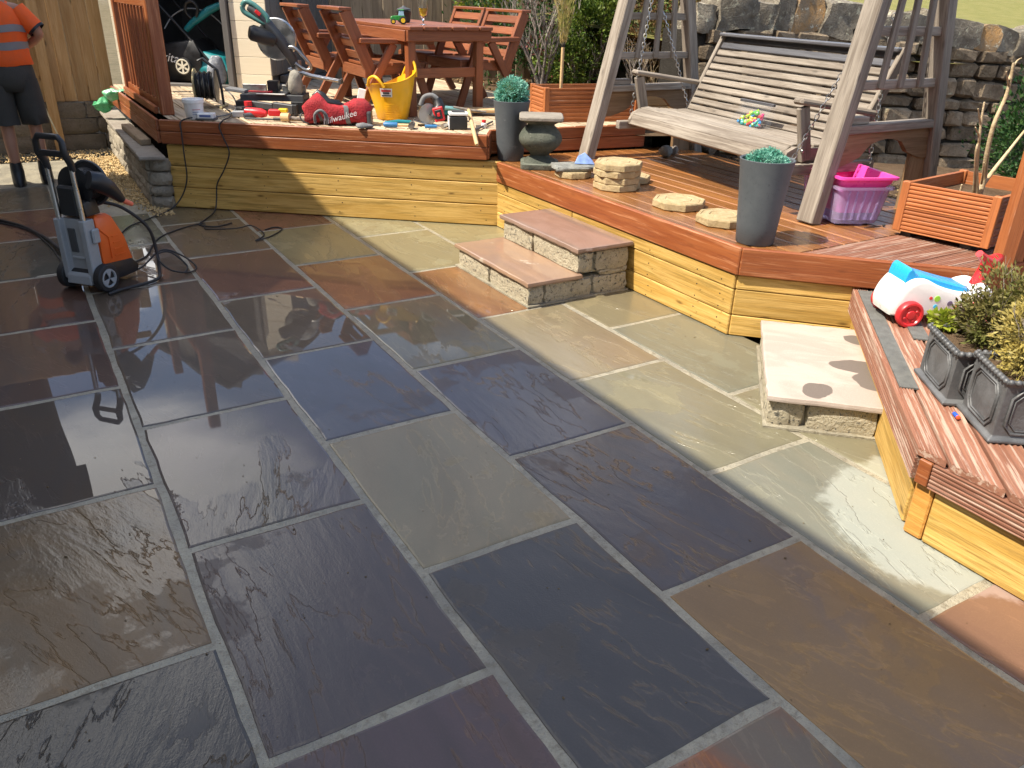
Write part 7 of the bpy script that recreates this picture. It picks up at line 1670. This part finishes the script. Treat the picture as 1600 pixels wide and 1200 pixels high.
# ------------------------------------------------------------------ plants of the background
rg_ = random.Random(77)
br = thing('bare_branch_plant', 'bare pale branching plant growing out of the orange-brown planter', 'plant', (4.42, 2.42, .70))
B0 = Vector((4.43, 2.42, .68))
def twg(pts, r0, nm='branch'): 
    c = curve(pts, 5); n = len(c); MB().tube(c, [r0*(1-.55*i/(n-1)) for i in range(n)], 7).build(nm, M_barepale, br, smooth=60)
twg([B0, B0+Vector((.02, 0, .12)), Vector((4.395, 2.41, .93)), Vector((4.36, 2.40, 1.10)), Vector((4.40, 2.40, 1.25)), Vector((4.386, 2.40, 1.40))], .017)
twg([Vector((4.38, 2.40, 1.32)), Vector((4.44, 2.42, 1.40)), Vector((4.48, 2.42, 1.42))], .006, 'twig'); twg([Vector((4.39, 2.40, 1.30)), Vector((4.34, 2.40, 1.36))], .006, 'twig')
twg([B0+Vector((.02, 0, .10)), Vector((4.52, 2.42, .86)), Vector((4.60, 2.42, .94)), Vector((4.70, 2.42, 1.04)), Vector((4.82, 2.42, 1.14))], .012)
twg([B0+Vector((0, 0, .05)), Vector((4.36, 2.42, .86)), Vector((4.27, 2.40, 1.02)), Vector((4.235, 2.40, 1.14)), Vector((4.22, 2.40, 1.22))], .010)
twg([Vector((4.25, 2.40, 1.10)), Vector((4.18, 2.40, 1.19))], .006, 'twig'); twg([Vector((4.26, 2.4, 1.05)), Vector((4.20, 2.4, 1.10))], .006, 'twig')
twg([B0+Vector((-.02, 0, .0)), Vector((4.33, 2.40, .82)), Vector((4.235, 2.38, .97)), Vector((4.225, 2.38, 1.02))], .011)
twg([Vector((4.40, 2.40, .80)), Vector((4.32, 2.36, .85)), Vector((4.26, 2.34, .93))], .006, 'twig'); twg([B0+Vector((-.13, .02, 0)), Vector((4.27, 2.43, .80))], .010)
yw = thing('conifer_shrub', 'dark green small leaved shrub against the wall at the right edge', 'shrub', (5.35, 2.75, .3))
bush(yw, 'foliage', L_yew, [(5.15, 2.62, .85, .24, .24, .38), (5.40, 2.65, 1.0, .26, .25, .36), (5.25, 2.55, .62, .25, .25, .30), (5.55, 2.5, .8, .25, .25, .45)], 9000, .030, rg_, .5, .6, clump=40)
MB().tube([Vector((5.3, 2.62, .3)), Vector((5.28, 2.62, .7)), Vector((5.3, 2.6, 1.1))], [.03, .022, .01], 7).build('stem', M_bark, yw)
# hedge and shrubs beyond the upper deck
for nm, lb, mt, bl, n, sz, tr_ in (
  ('conifer_shrub', 'bushy bright green conifer between the bare shrub and the swing frame', L_con, [(5.55, 7.55, 1.35, .48, .4, .30), (5.35, 7.65, 1.0, .36, .34, .28), (5.85, 7.7, 1.75, .45, .4, .40), (5.45, 7.5, 1.72, .32, .3, .26)], 11000, .045, (5.55, 7.7)),
  ('hedge_shrub', 'olive and rust leaved shrub behind the swing frame trellis', L_olive, [(6.15, 7.05, 1.65, .45, .4, .40), (5.9, 6.95, 1.25, .34, .32, .30), (6.55, 6.8, 1.35, .40, .36, .40), (6.75, 6.7, 1.75, .40, .36, .34), (6.35, 6.75, 1.0, .4, .3, .24)], 10500, .045, (6.3, 7.0)),
  ('hedge_shrub', 'dark green leaved shrub in the shade beside the conifer', L_yew, [(6.35, 8.1, 1.5, .6, .4, .6), (5.0, 8.75, 1.2, .5, .35, .45), (5.75, 8.4, 1.3, .6, .4, .55), (7.0, 7.5, 1.4, .5, .4, .6)], 9500, .05, (6.2, 8.2)),
  ('lime_shrub', 'bright lime green shrub showing above the right hand chairs', L_lime, [(5.20, 9.35, 1.62, .30, .28, .24), (5.45, 9.3, 1.80, .28, .26, .24), (5.0, 9.4, 1.9, .3, .25, .22)], 5200, .045, (5.2, 9.4)),
  ('red_leaved_shrub', 'dull red leaved shrub behind the bare grey stems', L_red, [(5.55, 8.75, 1.72, .34, .28, .18), (5.85, 8.6, 1.75, .3, .26, .20), (5.35, 8.2, 1.12, .20, .16, .10), (5.45, 8.0, 1.02, .22, .16, .08)], 1500, .045, (5.6, 8.7)),
):
    t = thing(nm, lb, 'shrub', (tr_[0], tr_[1], .6)); f_ = bush(t, 'foliage', mt, bl, n, sz, rg_, .5, .55, clump=44)
    twigs(t, 'stems', M_bark, (tr_[0], tr_[1], .55), [(.3, .1, 1), (-.35, -.1, 1), (.1, -.4, .9), (-.1, .3, 1)], .62, rg_, .018, 2, .6)
bt = thing('bare_shrub', 'bare grey multi stemmed shrub with a few red buds beside the garden chairs', 'shrub', (4.98, 7.62, .6))
MB().tube([Vector((4.98, 7.62, .56)), Vector((4.98, 7.62, .70))], [.075, .05], 10).build('trunk', M_bark, bt, smooth=60)
twigs(bt, 'branches', M_bark, (4.98, 7.62, .66), [(-.32, .1, 1), (-.10, -.1, 1), (.06, .1, 1), (.34, .0, .9), (-.20, .2, .9), (.16, -.2, 1.0)], .62, rg_, .021, 3, .62, .10)
bush(bt, 'buds', L_red, [(4.9, 7.6, 1.35, .35, .3, .3), (5.1, 7.6, 1.0, .25, .2, .2)], 260, .028, rg_, .5, .3)
gsb = thing('dry_stems', 'tangle of dry brown stems at the foot of the hedge behind the swing', 'plant', (6.1, 6.6, .6))
for k in range(5):
    twigs(gsb, 'stems', M_barepale if k % 2 else M_bark, (5.55+.27*k, 6.75-.06*k, .55), [(rg_.uniform(-.4, .4), rg_.uniform(-.3, .1), 1) for _ in range(4)], .42, rg_, .008, 3, .6)
cn_ = thing('tied_plant', 'straw coloured plant tied to a pale cane in the ribbed planter box', 'plant', (3.98, 5.82, .9))
bar('cane', (3.985, 5.80, .88), (3.985, 5.80, 1.32), .022, .022, M_handle, cn_, z=(1, 0, 0)); MB().lathe([(.014, -.02), (.019, 0), (.014, .02)], (3.985, 5.80, 1.285), 10).build('tie', M_black, cn_)
mb = MB()
for i in range(900):
    z = rg_.uniform(1.27, 1.95); r_ = .022+.075*min(1, (z-1.27)/.35); q = rg_.uniform(0, 6.28); p = Vector((3.985+r_*math.cos(q)*rg_.random()**.5, 5.80+r_*math.sin(q)*rg_.random()**.5, z)); leaf_mb(mb, p, (math.cos(q)*.2, math.sin(q)*.2, 1), rg_.uniform(.04, .10), .006, rg_)
o = mb.build('foliage', L_straw, cn_); o['kind'] = 'stuff'
# leaf litter and meadow tufts
mb = MB()
for i in range(3600):
    x = rg_.uniform(3.9, 7.6); y = rg_.uniform(8.9, 11) if x < 4.6 else rg_.uniform(6.2, 10.5)
    leaf_mb(mb, (x, y, .60+.04*noise.noise(Vector((x*1.6, y*1.6, 3)))+rg_.uniform(.004, .02)), (rg_.uniform(-1, 1), rg_.uniform(-1, 1), rg_.uniform(-.15, .25)), rg_.uniform(.03, .06), .02, rg_)
for i in range(1500):
    x = rg_.uniform(4.95, 6.2); y = rg_.uniform(2.6, 5.7); leaf_mb(mb, (x, y, .41-.085*max(0, x-5.2)+.03*noise.noise(Vector((x*2, y*2, 0)))+.008), (rg_.uniform(-1, 1), rg_.uniform(-1, 1), rg_.uniform(-.15, .25)), rg_.uniform(.02, .045), .014, rg_)
ll = mb.build('leaf_litter', leafy('fallen_leaves', [(0.30, 0.20, 0.09), (0.42, 0.30, 0.13), (0.20, 0.12, 0.06)], 4)); ll['kind'] = 'stuff'; props(ll, 'fallen leaves scattered over the garden soil behind the decks', 'leaves')
mb = MB()
for i in range(9000):
    x = rg_.uniform(7.2, 16); y = rg_.uniform(5.2, 14)
    if (y-6.05)+.231*(x-5.7) < .15: continue
    leaf_mb(mb, (x, y, fieldz(x, y)-.01), (rg_.uniform(-.5, .5), rg_.uniform(-.5, .5), 1), rg_.uniform(.05, .14), .012, rg_)
gt = mb.build('meadow_grass', leafy('meadow_grass_blades', [(0.20, 0.21, 0.04), (0.30, 0.27, 0.07), (0.14, 0.17, 0.03)], 2)); gt['kind'] = 'stuff'; props(gt, 'short dry meadow grass growing beyond the stone wall', 'grass')
